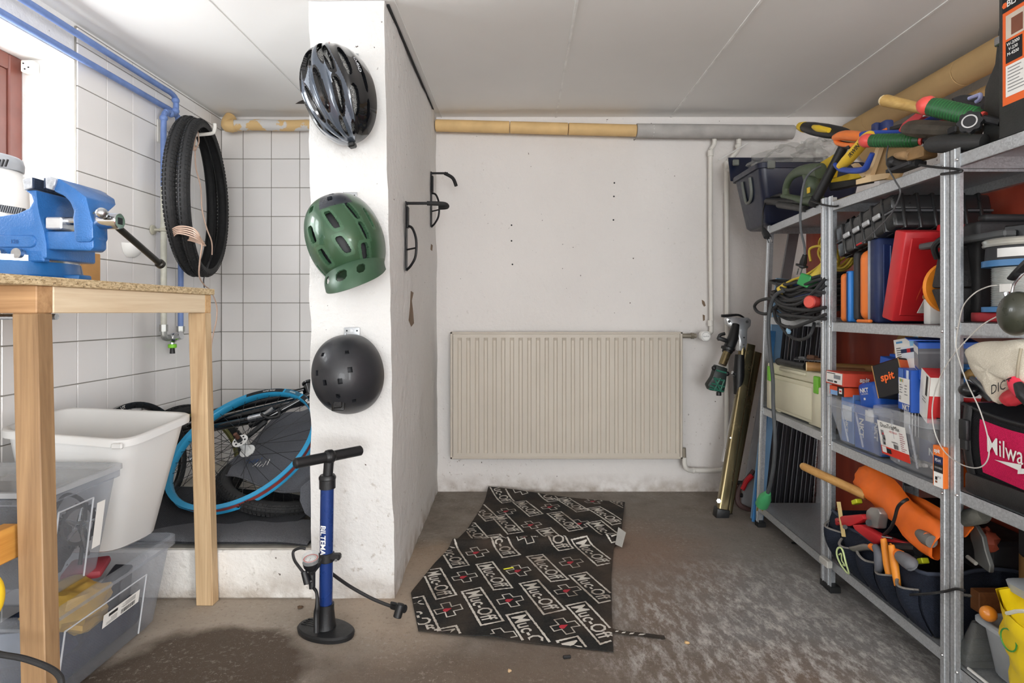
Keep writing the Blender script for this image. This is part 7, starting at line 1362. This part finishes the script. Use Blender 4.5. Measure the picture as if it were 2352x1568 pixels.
t, fc, R = carton('screw_carton', 'torn white and red carton leaning at the near end of the heap', (1.11, 1.515, 0.742), (0.11, 0.078, 0.125), (14, 0, -20), mat('cf2f33', 0.45), group=KG)
patch(t, fc['x'], 0, 0, 1, 1, mat('ece9e2', .6)); patch(t, fc['y'], 0, 0.6, 1, 0.4, mat('e4e2dc', .6)); patch(t, fc['x'], 0.3, 0.5, 0.30, 0.42, mat('3b352f', .8), 'tear', 0.001); patch(t, fc['x'], 0.02, 0.45, 0.25, 0.5, mat('f4f2ec', .7), 'torn_paper', 0.0016); lines(t, fc['x'], -0.3, -0.1, 1.0, 2, 0.12, mat('8a8784', .6), 3, 0.02)
patch(t, fc['y'], -0.1, -0.5, 0.4, 0.4, INK, 'emblem', .001); ptext(t, fc['y'], 'D', -0.15, -0.45, 0.022, WHITE, lift=.0016); patch(t, fc['y'], -0.05, -0.82, 0.6, 0.1, INK, 'emblem_bar', .001)
t, fc, R = carton('screw_carton', 'black carton with white stripes lying inside the labelled bin', (1.13, 1.60, 0.655), (0.10, 0.14, 0.07), (0, 0, -4), mat('232427', 0.5), group=KG)
for k in range(5): patch(t, fc['x'], -0.55 + 0.2 * k, 0, (0.16, 0.08, 0.05, 0.04, 0.02)[k], 1, WHITE)
t, fc, R = carton('screw_carton', 'dark blue carton at the bottom of the labelled bin', (1.15, 1.56, 0.585), (0.10, 0.11, 0.06), (0, 0, 3), mat('22396e', 0.5), group=KG); ptext(t, fc['x'], 'NKT', 0.2, 0, 0.02, WHITE)
random.seed(6); m = MB()
for k in range(46): m.ball((1.09 + random.uniform(0, .12), 1.52 + random.uniform(0, .17), 0.530 + random.uniform(0, .018)), (0.007, 0.009, 0.006), None, 6, 0.3, k)
o = m.ob('wall_plugs', mat('d9d4cc', 0.6, var=.2, vs=50), None, (1.15, 1.6, 0.525)); tag(o, 'loose pale wall plugs covering the bottom of the labelled bin', 'wall plugs'); o['kind'] = 'stuff'
t, fc, R = carton('screw_carton', 'light blue carton edge behind the near uprights', (1.13, 1.475, 0.79), (0.08, 0.035, 0.07), (10, 0, 0), mat('4d8fd8', .5), group=KG)
t, fc, R = carton('screw_carton', 'orange and white carton with a screw picture at the near end of the third shelf', (1.085, 1.470, 0.572), (0.075, 0.036, 0.103), (0, 0, 2), mat('ef7a2c', 0.5), group=KG)
patch(t, fc['x'], 0.1, -0.62, 0.85, 0.36, PAPER); patch(t, fc['x'], 0.1, -0.06, 0.85, 0.22, INK); patch(t, fc['x'], 0.1, 0.32, 0.85, 0.2, NAVY); ptext(t, fc['x'], 'spit', -0.05, 0.74, 0.014, WHITE, 'lettering', .9); ptext(t, fc['x'], 'FS-H', 0.1, 0.32, 0.008, WHITE, 'lettering', .9); patch(t, fc['x'], 0.15, -0.05, 0.7, 0.05, STEEL, 'screw_picture', .001); ptext(t, fc['x'], '07,5', 0.3, -0.5, 0.006, INK); patch(t, fc['x'], -0.25, -0.58, 0.2, 0.08, INK, 'icon_panel', .001); patch(t, fc['x'], -0.25, -0.75, 0.2, 0.05, mat('8a4a2c', .6), 'icon_panel', .001)
MB().bx(1.09, 1.12, 1.455, 1.485, 0.625, 0.675, 0.001).ob('open_lid', mat('221f1c', .6), t)
# ================================================================== THIRD SHELF, NEAR UNIT: TOOL BAG
zb = 0.5305; BF = fabric('1c1c1f', '121214', 1200, .8); PF = fabric('d81e5a', 'b8154a', 1400, .8)
t = thing('tool_bag', 'black canvas tool bag with a bright pink-red front panel and white lettering', 'bag', (1.2, 1.2, zb))
def bagf(u, v): return Vector((1.085 - 0.02 * v + 0.006 * math.sin(u * 9) * math.sin(math.pi * v) - 0.016 * math.sin(math.pi * v), 1.405 - 0.46 * u, zb + 0.004 + (0.208 - 0.02 * math.sin(math.pi * min(u * 1.4, 1))) * v))
L = []
for v in [k / 10 for k in range(11)]:
    row = [bagf(k / 14, v) for k in range(15)]; L.append(row + [Vector((1.34, 0.945, row[0].z)), Vector((1.34, 1.405, row[0].z))])
MB().loft(L).ob('body', BF, t, smooth=60)
MB().tube([bagf(k / 14, 0.99) + Vector((-0.002, 0, 0)) for k in range(15)], 0.005, 8).ob('rim_binding', BLACK, t)
MB().grid(lambda u, v: bagf(0.115 + 0.8 * u, 0.28 + 0.62 * v - 0.06 * u * (1 - v)) + Vector((-0.002, 0, 0)), 20, 10, -0.0008).ob('front_panel', PF, t, smooth=60)
bt = lambda x, y: bagf(0.115 + 0.8 * (0.09 + x), 0.28 + 0.62 * y) + Vector((-0.0085, 0, 0))
MB().text('Milwaukee', (0, 0, 0), (1, 0, 0), (0, 1, 0), 0.04, lambda x, y: bt(0.25 + x / 0.46, 0.62 + (y + 0.3 * 0 ) / 0.125)).ob('lettering', WHITE, t, smooth=0)
bo = [(0.04, 0.36), (0.26, 0.46), (0.23, 0.38), (0.46, 0.44), (0.22, 0.26), (0.25, 0.33)]; MB().add([bt(x, y) for x, y in bo], [(0, 1, 5), (1, 2, 5), (2, 3, 4), (2, 4, 5)]).ob('lightning_mark', WHITE, t, smooth=0)
MB().tube([bagf(0.045, k / 8) + Vector((-0.005, 0, 0)) for k in range(9)], 0.012, 8, False, 0.4).ob('strap', BLACK, t)
MB().box(bagf(0.045, 0.72) + Vector((-0.010, 0, 0)), (0.012, 0.026, 0.05), 0.004, None, 2).box(bagf(0.045, 0.56) + Vector((-0.010, 0, 0)), (0.010, 0.022, 0.03), 0.003).ob('buckle', BLACK, t)
MB().bx(1.06, 1.34, 0.96, 1.40, zb + 0.001, zb + 0.05, 0.008, 2).ob('moulded_base', BLACK, t)
GLV = fabric('dcd6c8', 'c4bcab', 1400, .9, .3)
t = thing('work_glove', 'off-white fabric work glove with dark lettering draped over the tool bag', 'glove', S(2290, 860, 1.06)); X = 1.05
go = [(2222, 806), (2238, 790), (2262, 784), (2300, 783), (2370, 786), (2380, 880), (2330, 876), (2318, 898), (2300, 922), (2292, 926), (2276, 902), (2262, 880), (2244, 856), (2230, 832)]
cx_ = sum(p[0] for p in go) / len(go); cy_ = sum(p[1] for p in go) / len(go)
m = MB(); rings = []
for k, sc_ in ((0.0, 1.0), (-0.012, 0.93), (-0.020, 0.7), (-0.024, 0.4), (-0.022, 0.08)):
    rings.append([S(cx_ + (a - cx_) * sc_, cy_ + (b - cy_) * sc_, X + 0.012 * noise.noise(Vector((a * .02, b * .02, 0)))) + Vector((k + 0.005 * noise.noise(Vector((a * .03 * sc_, b * .03, sc_ * 2))), 0, 0)) for a, b in smoothp([(a, b, 0) for a, b in go], 3, True) for a, b in [(a, b)]] if False else [S(cx_ + (q.x - cx_) * sc_, cy_ + (q.y - cy_) * sc_, X) + Vector((k + 0.006 * noise.noise(Vector((q.x * .03 * sc_, q.y * .03, sc_ * 2))), 0, 0)) for q in smoothp([(a, b, 0) for a, b in go], 3, True)])
m.loft([[p + Vector((0.016, 0, 0)) for p in rings[0]]] + rings).ob('cuff', GLV, t, smooth=70)
MB().tube(smoothp([S(2345, 800, X - .02), S(2338, 840, X - .024), S(2336, 872, X - .018)], 4), 0.003, 6).ob('seam', mat('a59c88', .9), t)
MB().text('DICT', S(2300, 886, X - 0.032), S(2345, 872, X) - S(2280, 898, X), (0, 0, 1), 0.020, None, 0.9).ob('lettering', INK, t)
grip('pliers', 'red and black pliers handle resting on the rim of the tool bag', [('red_grip', [S(2326, 868, 1.03), S(2335, 886, 1.03), S(2350, 905, 1.03)], [0.010, 0.015, 0.014], mat('d8324a', .4)), ('black_grip', [S(2338, 880, 1.018), S(2352, 905, 1.018), S(2370, 925, 1.02)], [0.008, 0.014, 0.013], BLACK)], 'pliers')
grip('red_screwdriver', 'red screwdriver end peeping out under the glove', [('handle', [S(2305, 922, 1.05), S(2320, 914, 1.055), S(2345, 905, 1.06)], [0.012, 0.019, 0.018], mat('b8323c', .4))], 'screwdriver')
t = thing('claw_hammer', 'dark glossy tool head and steel rods at the far end of the tool bag', 'tool', S(2235, 895, 1.08)); MB().ball(S(2226, 896, 1.07), (0.022, 0.022, 0.017), None, 18).ob('dark_head', mat('1a1b1e', .25), t)
MB().tube([S(2232, 868, 1.09), S(2262, 895, 1.085), S(2285, 918, 1.08)], 0.006, 8).tube([S(2222, 880, 1.10), S(2255, 900, 1.10), S(2275, 915, 1.1)], 0.008, 8).ob('steel_rod', mat('8d8f90', .35, .7), t); MB().tube([S(2216, 866, 1.09), S(2230, 858, 1.10), S(2238, 854, 1.11)], [0.009, 0.012, 0.011], 10).ob('wooden_handle', wood('8a6a3a', 'b08d55', 1), t)
t = thing('red_packet', 'red packet with a clear plastic wrapper behind the near uprights', 'packet', S(2225, 940, 1.12)); MB().bx(1.10, 1.20, 1.415, 1.44, 0.60, 0.74, 0.004).ob('packet', mat('b8262e', .4), t)
t = thing('plastic_scoop', 'orange curved plastic scoop standing between the near uprights and the tool bag', 'scoop', S(2222, 1120, 1.09))
MB().grid(lambda u, v: S(2208 + 44 * u ** 1.0 - 10 * (1 - v), 1122 - 92 * v, 1.10) + Vector((0.02 * math.sin(math.pi * u), -0.02 * (1 - v) ** 2, 0.004)), 10, 12, 0.003).ob('blade', mat('d8682e', .45), t, smooth=60)
# ================================================================== BOTTOM SHELF, MIDDLE UNIT: OPEN TOOL BAG
zb = 0.1145; TF = fabric('262d3c', '181d28', 1200, .85); TRIM = fabric('8d8a86', '75726e', 1500); LIMEM = mat('d8e02a', .5)
t = thing('tool_tote', 'open dark navy fabric tool tote with outside pockets on the bottom shelf', 'bag', (1.18, 1.74, zb))
def tf(u, v): # front face, u far to near
    return Vector((1.062 - 0.03 * math.sin(math.pi * v * 0.9) - 0.008 * math.sin(u * 18.8) ** 2 * v + 0.012 * (1 - v), 1.975 - 0.46 * u, zb + 0.004 + (0.148 + 0.045 * abs(u - 0.55) + 0.006 * math.sin(u * 18)) * v))
L = []
for k in range(9):
    v = k / 8; row = [tf(i / 20, v) for i in range(21)]; z = row[0].z
    L.append(row + [Vector((1.12 + 0.05 * j, 1.508 - 0.006 * math.sin(math.pi * v), zb + 0.004 + (row[-1].z - zb - .004) * (1 + 0.10 * math.sin(j * .8)))) for j in range(5)] + [Vector((1.335, 1.52, z)), Vector((1.335, 1.97, z))])
m = MB(); m.loft(L, False); m.f.append(tuple(range(len(L[0])))[::-1]); m.m.append(0); m.ob('body', TF, t, smooth=60)
MB().tube([p for p in L[-1][:26]], 0.005, 8).ob('rim_binding', mat('3a4252', .8), t)
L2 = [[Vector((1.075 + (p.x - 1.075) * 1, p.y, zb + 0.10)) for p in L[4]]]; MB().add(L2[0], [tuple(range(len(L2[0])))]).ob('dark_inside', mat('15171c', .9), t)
for k in range(5):
    u0, u1 = 0.01 + 0.2 * k, 0.19 + 0.2 * k; h = (0.80, 0.72, 0.78, 0.70, 0.74)[k]
    pk_ = lambda u, v, u0=u0, u1=u1, h=h: tf(u0 + (u1 - u0) * u, h * v) + Vector((-0.004 - 0.024 * math.sin(math.pi * u) * v ** 0.7, 0, -0.006 * math.sin(math.pi * u) * v))
    MB().grid(pk_, 12, 8, -0.003).ob('pocket', TF, t, smooth=60); MB().tube([pk_(i / 12, 1.0) for i in range(13)], 0.0042, 6, False, .7).ob('pocket_trim', TRIM, t)
MB().grid(lambda u, v: Vector((1.10 + 0.14 * u, 1.500 - 0.022 * math.sin(math.pi * u) * v, zb + 0.012 + 0.115 * v)), 10, 6, 0.003).ob('end_pocket', TF, t, smooth=60); MB().tube([Vector((1.10 + 0.14 * i / 10, 1.500 - 0.022 * math.sin(math.pi * i / 10), zb + 0.127)) for i in range(11)], 0.004, 6).ob('pocket_trim', TRIM, t)
ol = [tf(0.30 + 0.045 * math.cos(k * math.pi / 12), 0.42 + 0.26 * math.sin(k * math.pi / 12)) + Vector((-0.031, 0, -0.003)) for k in range(24)]
MB().tube(ol, 0.0028, 6, True).ob('oval_emblem', mat('c8d89a', .6), t); MB().tube(smoothp([tf(0.285, 0.5) + Vector((-.032, 0, 0)), tf(0.31, 0.55) + Vector((-.032, 0, 0)), tf(0.30, 0.4) + Vector((-.032, 0, 0)), tf(0.32, 0.32) + Vector((-.032, 0, 0)), tf(0.29, 0.3) + Vector((-.032, 0, 0))], 4), 0.0022, 6).ob('emblem_mark', mat('c8d89a', .6), t)
for px, py in ((2118, 1288), (1968, 1152)): MB().box(S(px, py, 1.085), (0.02, 0.032, 0.014), 0.002, rotm(-28, 0, 0)).ob('lime_tab', LIMEM, t)
# tools in the tote
OF = mat('ee6f1e', .55, var=.1, vs=8, bump=.15, bs=30)
t = thing('orange_pouch', 'bright orange rolled fabric pouch tied with a black cord in the tool tote', 'pouch', S(2060, 1180, 1.1))
ax_ = [S(1975, 1100, 1.12), S(1998, 1108, 1.11), S(2040, 1142, 1.10), S(2080, 1180, 1.085), S(2120, 1215, 1.075), S(2152, 1240, 1.07), S(2165, 1250, 1.07)]; ax_ = smoothp(ax_, 3); n = len(ax_); LL = []
for i, p in enumerate(ax_):
    k = i / (n - 1); wv_ = 0.040 + 0.012 * math.sin(k * 3.0) + 0.006 * math.sin(k * 9); wv_ *= min(1, 0.55 + k * 6); d = (ax_[min(i + 1, n - 1)] - ax_[max(i - 1, 0)]).normalized(); u = d.cross(Vector((-1, 0, 0.3))).normalized(); v = d.cross(u)
    LL.append([p + (u * (wv_ * math.cos(a)) + v * (0.020 * math.sin(a) + 0.004 * math.sin(3 * a + k * 8))) * (1 + 0.22 * noise.noise(Vector((math.cos(a) * 1.6, math.sin(a) * 1.6, k * 7)))) for a in [j * math.pi / 10 for j in range(20)]])
m = MB().loft(LL, False); m.f.append(tuple(range(20))[::-1]); m.m.append(0); m.ob('cloth', OF, t, smooth=60)
MB().prism([S(2066, 1130, 1.14), S(2120, 1152, 1.13), S(2165, 1178, 1.12), S(2232, 1215, 1.10), S(2216, 1236, 1.10), S(2160, 1215, 1.11), S(2100, 1185, 1.12)], (0.012, 0.004, 0.006), 0.003).ob('loose_flap', OF, t, smooth=60)
MB().tube(smoothp([S(2085, 1146, 1.06), S(2074, 1152, 1.045), S(2062, 1165, 1.04), S(2055, 1190, 1.04), S(2046, 1212, 1.045), S(2030, 1228, 1.06)], 5), 0.0045, 8).ob('tie_cord', BLACK, t)
MB().tube([S(2112, 1225, 1.05), S(2125, 1235, 1.045), S(2140, 1244, 1.045)], [0.012, 0.017, 0.016], 12).ob('grey_grip', mat('6a6763', .6), t); MB().tube([S(2118, 1228, 1.045), S(2130, 1232, 1.043)], [0.008, 0.010], 10).ob('orange_ring', OF, t)
grip('long_hammer', 'round wooden tool handle sticking out past the middle upright', [('handle', [S(1846, 1071, 1.00), S(1880, 1087, 1.02), S(1930, 1110, 1.05), S(1990, 1138, 1.09)], [0.0135, 0.0145, 0.0145, 0.015], wood('a5743c', 'c99d5e', 1)), ('round_end', [S(1842, 1069, 0.998), S(1846, 1071, 1.0)], [0.010, 0.0135], mat('d0a768', .6))], 'hammer')
t = thing('folding_rule', 'wooden folding rule standing in the far pocket of the tool tote', 'rule', S(1930, 1230, 1.03)); a, b = S(1938, 1232, 1.035), S(1926, 1152, 1.035); MB().tube([a, b], 0.013, 4, False, .5).ob('rule', mat('c9b27a', .6), t, smooth=0)
for k in range(6): p = a.lerp(b, 0.35 + .1 * k); MB().box(p + Vector((-0.012, -0.004, 0)), (0.002, 0.006, 0.0015)).ob('graduation', INK, t)
t = thing('caulking_gun', 'red metal frame tool with a silver end lying across the tool tote', 'tool', S(1970, 1200, 1.05)); RM = mat('bf2a30', .38, .1)
MB().prism([S(1916, 1190, 1.03), S(1934, 1184, 1.03), S(1978, 1180, 1.04), S(1984, 1192, 1.04), S(1962, 1204, 1.035), S(1950, 1208, 1.03), S(1918, 1206, 1.03)], (0.028, 0, 0), 0.004, 2).ob('head', RM, t)
MB().prism([S(1956, 1205, 1.03), S(1975, 1204, 1.035), S(2015, 1228, 1.045), S(2026, 1240, 1.05), S(2010, 1252, 1.05), S(1990, 1238, 1.04), S(1962, 1216, 1.03)], (0.025, 0, 0), 0.004, 2).ob('handle', RM, t); MB().prism([S(1985, 1215, 1.06), S(2055, 1240, 1.07), S(2090, 1248, 1.075), S(2085, 1252, 1.075), S(2040, 1248, 1.07)], (0.02, 0, 0), 0.002).ob('red_arm', RM, t)
MB().tube([S(1993, 1228, 1.05), S(2050, 1236, 1.06)], 0.003, 6).ob('push_rod', STEEL, t); MB().cyl(S(1941, 1210, 1.028), S(1941, 1210, 1.022), .007, 12).ob('black_stud', BLACK, t)
t = thing('tape_measure', 'silver metal tool head between the orange pouch and the red tool', 'tape measure', S(2003, 1195, 1.06)); MB().prism([S(1988, 1172, 1.05), S(1998, 1164, 1.05), S(2014, 1166, 1.05), S(2020, 1178, 1.05), S(2014, 1214, 1.05), S(1986, 1208, 1.05)], (0.03, 0, 0), 0.005, 2).ob('case', mat('a9a7a4', .35, .7), t); MB().cyl(S(1996, 1200, 1.049), S(1996, 1200, 1.044), .009, 14).ob('dark_dial', DARK, t)
OGR = mat('e8902c', .5, var=.06)
grip('orange_pliers', 'pair of orange dipped plier handles standing in the front pocket', [('handle', [S(2047, 1340, 1.028), S(2038, 1295, 1.028), S(2030, 1242, 1.03), S(2029, 1237, 1.03)], [0.0085, 0.0105, 0.0085, 0.005], OGR), ('handle', [S(2062, 1345, 1.024), S(2055, 1300, 1.024), S(2048, 1256, 1.026), S(2047, 1251, 1.026)], [0.0085, 0.0105, 0.0085, 0.005], OGR)], 'pliers')
grip('side_cutters', 'grey and orange side cutters lying open over the pocket rim', [('jaw', [S(1952, 1258, 1.02), S(1965, 1260, 1.02), S(1985, 1256, 1.025), S(2005, 1258, 1.03)], [0.004, 0.009, 0.010, 0.007], mat('8f8d88', .4, .7)), ('orange_inlay', [S(2000, 1254, 1.028), S(2012, 1262, 1.028)], [0.009, 0.010], ORANGE), ('grey_grip', [S(2010, 1254, 1.024), S(2018, 1270, 1.022), S(2020, 1290, 1.022), S(2018, 1312, 1.024)], [0.009, 0.013, 0.014, 0.010], mat('5d6068', .6))], 'pliers')
grip('grey_grip_pliers', 'pliers with a thick grey and orange grip at the near end of the tote', [('orange_inlay', [S(2058, 1270, 1.035), S(2070, 1276, 1.033)], [0.013, 0.014], ORANGE), ('grey_grip', [S(2066, 1276, 1.03), S(2080, 1286, 1.028), S(2094, 1296, 1.028), S(2098, 1300, 1.03)], [0.014, 0.019, 0.019, 0.011], mat('6a6b70', .6))], 'pliers')
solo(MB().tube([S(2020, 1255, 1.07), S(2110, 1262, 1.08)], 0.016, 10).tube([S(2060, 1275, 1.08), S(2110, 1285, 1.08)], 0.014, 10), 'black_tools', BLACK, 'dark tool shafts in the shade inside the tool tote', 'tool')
t = thing('grey_tray', 'grey toothed metal trowel lying behind the orange pouch', 'trowel', S(2130, 1110, 1.25)); MB().prism([S(2075, 1090, 1.25), S(2200, 1105, 1.3), S(2200, 1130, 1.3), S(2075, 1115, 1.25)], (0.02, 0, 0.005), .002).ob('plate', mat('4b5058', .4, .3), t)
for k in range(8): MB().box(S(2088 + 13 * k, 1104 + 1.6 * k, 1.238 + 0.006 * k), (0.004, 0.010, 0.012), .001).ob('notch', INK, t)
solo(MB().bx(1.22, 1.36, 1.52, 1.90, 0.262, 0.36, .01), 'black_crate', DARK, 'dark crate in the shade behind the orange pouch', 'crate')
t = thing('buckle_strap', 'black strap with a metal buckle lying on the floor before the shelving', 'strap', PZ(1845, 1250, 0)); a, b = PZ(1818, 1246, .006), PZ(1874, 1256, .006); MB().tube(smoothp([a, a.lerp(b, .5) + Vector((0, 0, .004)), b], 4), .008, 6, False, .4).ob('webbing', BLACK, t); MB().box(a.lerp(b, .6) + Vector((0, -.004, .006)), (.02, .012, .008), .002).ob('buckle', STEEL, t)
# ================================================================== BOTTOM SHELF, NEAR UNIT
zb = 0.1015
YB_ = mat('f0d21a', .4, var=.06, vs=6, bump=.25, bs=18)
t = thing('yellow_carrier_bag', 'large crumpled bright yellow plastic bag at the right edge of the bottom shelf', 'bag', (1.12, 1.16, zb)); random.seed(14)
LL = []
for k in range(13):
    v = k / 12; row = []
    for i in range(32):
        a = 2 * math.pi * i / 32; q = 2.6; cx2, sx2 = math.cos(a), math.sin(a); rx, ry = 0.085 + 0.016 * v, 0.125 + 0.035 * v
        x = 1.135 + rx * math.copysign(abs(cx2) ** (2 / q), cx2) - .008 * v; y = 1.165 + ry * math.copysign(abs(sx2) ** (2 / q), sx2)
        nz = noise.noise(Vector((x * 14, y * 14, v * 4))) * 0.016 + noise.noise(Vector((x * 30, y * 30, v * 9))) * 0.007
        row.append(Vector((x - cx2 * -nz, y + sx2 * nz, zb + 0.003 + (0.205 + 0.03 * sx2 + .012 * noise.noise(Vector((i * .5, 0, 1)))) * v)))
    LL.append(row)
m = MB().loft(LL, False); m.f.append(tuple(range(32))[::-1]); m.m.append(0); m.ob('bag', YB_, t, smooth=45)
MB().loft([[p.lerp(Vector((1.135, 1.165, p.z)), .04) for p in r] for r in LL[:4:-1]], False).ob('inner_fold', YB_, t, smooth=45)
MB().tube(smoothp([LL[-1][14] + Vector((0, 0, .0)), LL[-1][16] + Vector((-.01, 0, .05)), LL[-1][19] + Vector((-.005, 0, .045)), LL[-1][21]], 4), .004, 6).ob('carry_string', mat('d8d8c8', .5), t)
ring_ = [Vector((LL[9][14].x - .004, LL[9][14].y + .020 * math.cos(q), LL[9][14].z + .022 * math.sin(q))) for q in [j * math.pi / 10 for j in range(20)]]; MB().tube(ring_, .0016, 5, True).ob('green_emblem', mat('3a8a3a', .5), t)
m = MB()
for k in range(7): p = LL[7][18].lerp(LL[7][21], .2 + .1 * k); m.box(p + Vector((-.006, 0, 0)), (.002, .004, .035))
m.ob('printed_bars', INK, t)
GBN = mat('9fa4a8', .5); t = thing('grey_bin', 'grey plastic bin with a wide rim behind the yellow bag', 'bin', (1.15, 1.34, zb)); tub(V4(1.10, 1.34, 1.275, 1.40, 0.235), V4(1.115, 1.33, 1.285, 1.385, zb + .001), .02, .014, .012, .003).ob('tub', GBN, t, smooth=50)
solo(MB().ball((1.083, 1.355, .262), .0175, None, 18), 'orange_ball', mat('e08a2c', .25, coat=.4), 'glossy orange knob resting on the rim of the grey bin', 'ball')
t = thing('plastic_cover', 'grey plastic lid lying above the yellow bag', 'lid', (1.2, 1.27, .34)); MB().loft([rq(V4(1.10, 1.34, 1.16, 1.335, .333), .03, 0), rq(V4(1.10, 1.34, 1.16, 1.335, .352), .03, .004), rq(V4(1.10, 1.34, 1.16, 1.335, .355), .03, -.006)]).ob('lid', GBN, t, smooth=50)
CPB = clear('c9cccc', .18, .08); t = thing('clear_packet', 'clear plastic packet with a white zip edge on the bottom shelf', 'packet', (1.12, 1.42, zb)); MB().loft([rq(V4(1.075, 1.30, 1.408, 1.438, zb + .002), .01, 0), rq(V4(1.08, 1.30, 1.405, 1.44, zb + .05), .012, 0), rq(V4(1.10, 1.30, 1.415, 1.432, zb + .105), .008, 0)]).ob('bag', CPB, t, smooth=50); MB().bx(1.072, 1.076, 1.34, 1.405, zb + .002, zb + .007).ob('zip_edge', WHITE, t)
t = thing('cardboard_tube', 'upright brown cardboard tube at the back of the near bottom shelf', 'tube', (1.25, 1.40, zb)); MB().lathe([(.030, 0), (.034, 0), (.034, .315), (.030, .315)], (1.27, 1.44, zb), (0, 0, 1), 24, True).ob('tube', wood('7d5a34', 'a87f4e', 2), t)
solo(MB().bx(1.14, 1.36, 1.455, 1.485, .21, .262, .002), 'wooden_block', wood('6d4224', '8f5c36', 1), 'dark brown wooden block behind the near uprights on the bottom shelf', 'block')
t = thing('rubber_mallet', 'grimy grey rubber mallet head showing right of the near uprights', 'mallet', S(2240, 1190, 1.12)); MB().tube([S(2205, 1192, 1.10), S(2215, 1190, 1.10), S(2255, 1182, 1.10), S(2262, 1180, 1.1)], [.016, .02, .02, .016], 14).ob('head', mat('5d5d56', .7, var=.3, bump=.3), t)
t = thing('steel_snips', 'grey steel snips with a pale blade hanging behind the near uprights', 'snips', S(2250, 1260, 1.12)); MB().prism([S(2226, 1200, 1.12), S(2240, 1206, 1.12), S(2256, 1232, 1.12), S(2262, 1262, 1.12), S(2274, 1300, 1.12), S(2272, 1316, 1.12), S(2238, 1290, 1.12), S(2236, 1262, 1.12), S(2228, 1235, 1.12)], (.012, 0, 0), .002).ob('blade', mat('5f605e', .45, .5), t); MB().tube([S(2222, 1278, 1.115), S(2242, 1294, 1.115)], .005, 8).ob('pale_jaw', mat('b5b3ac', .4, .4), t)
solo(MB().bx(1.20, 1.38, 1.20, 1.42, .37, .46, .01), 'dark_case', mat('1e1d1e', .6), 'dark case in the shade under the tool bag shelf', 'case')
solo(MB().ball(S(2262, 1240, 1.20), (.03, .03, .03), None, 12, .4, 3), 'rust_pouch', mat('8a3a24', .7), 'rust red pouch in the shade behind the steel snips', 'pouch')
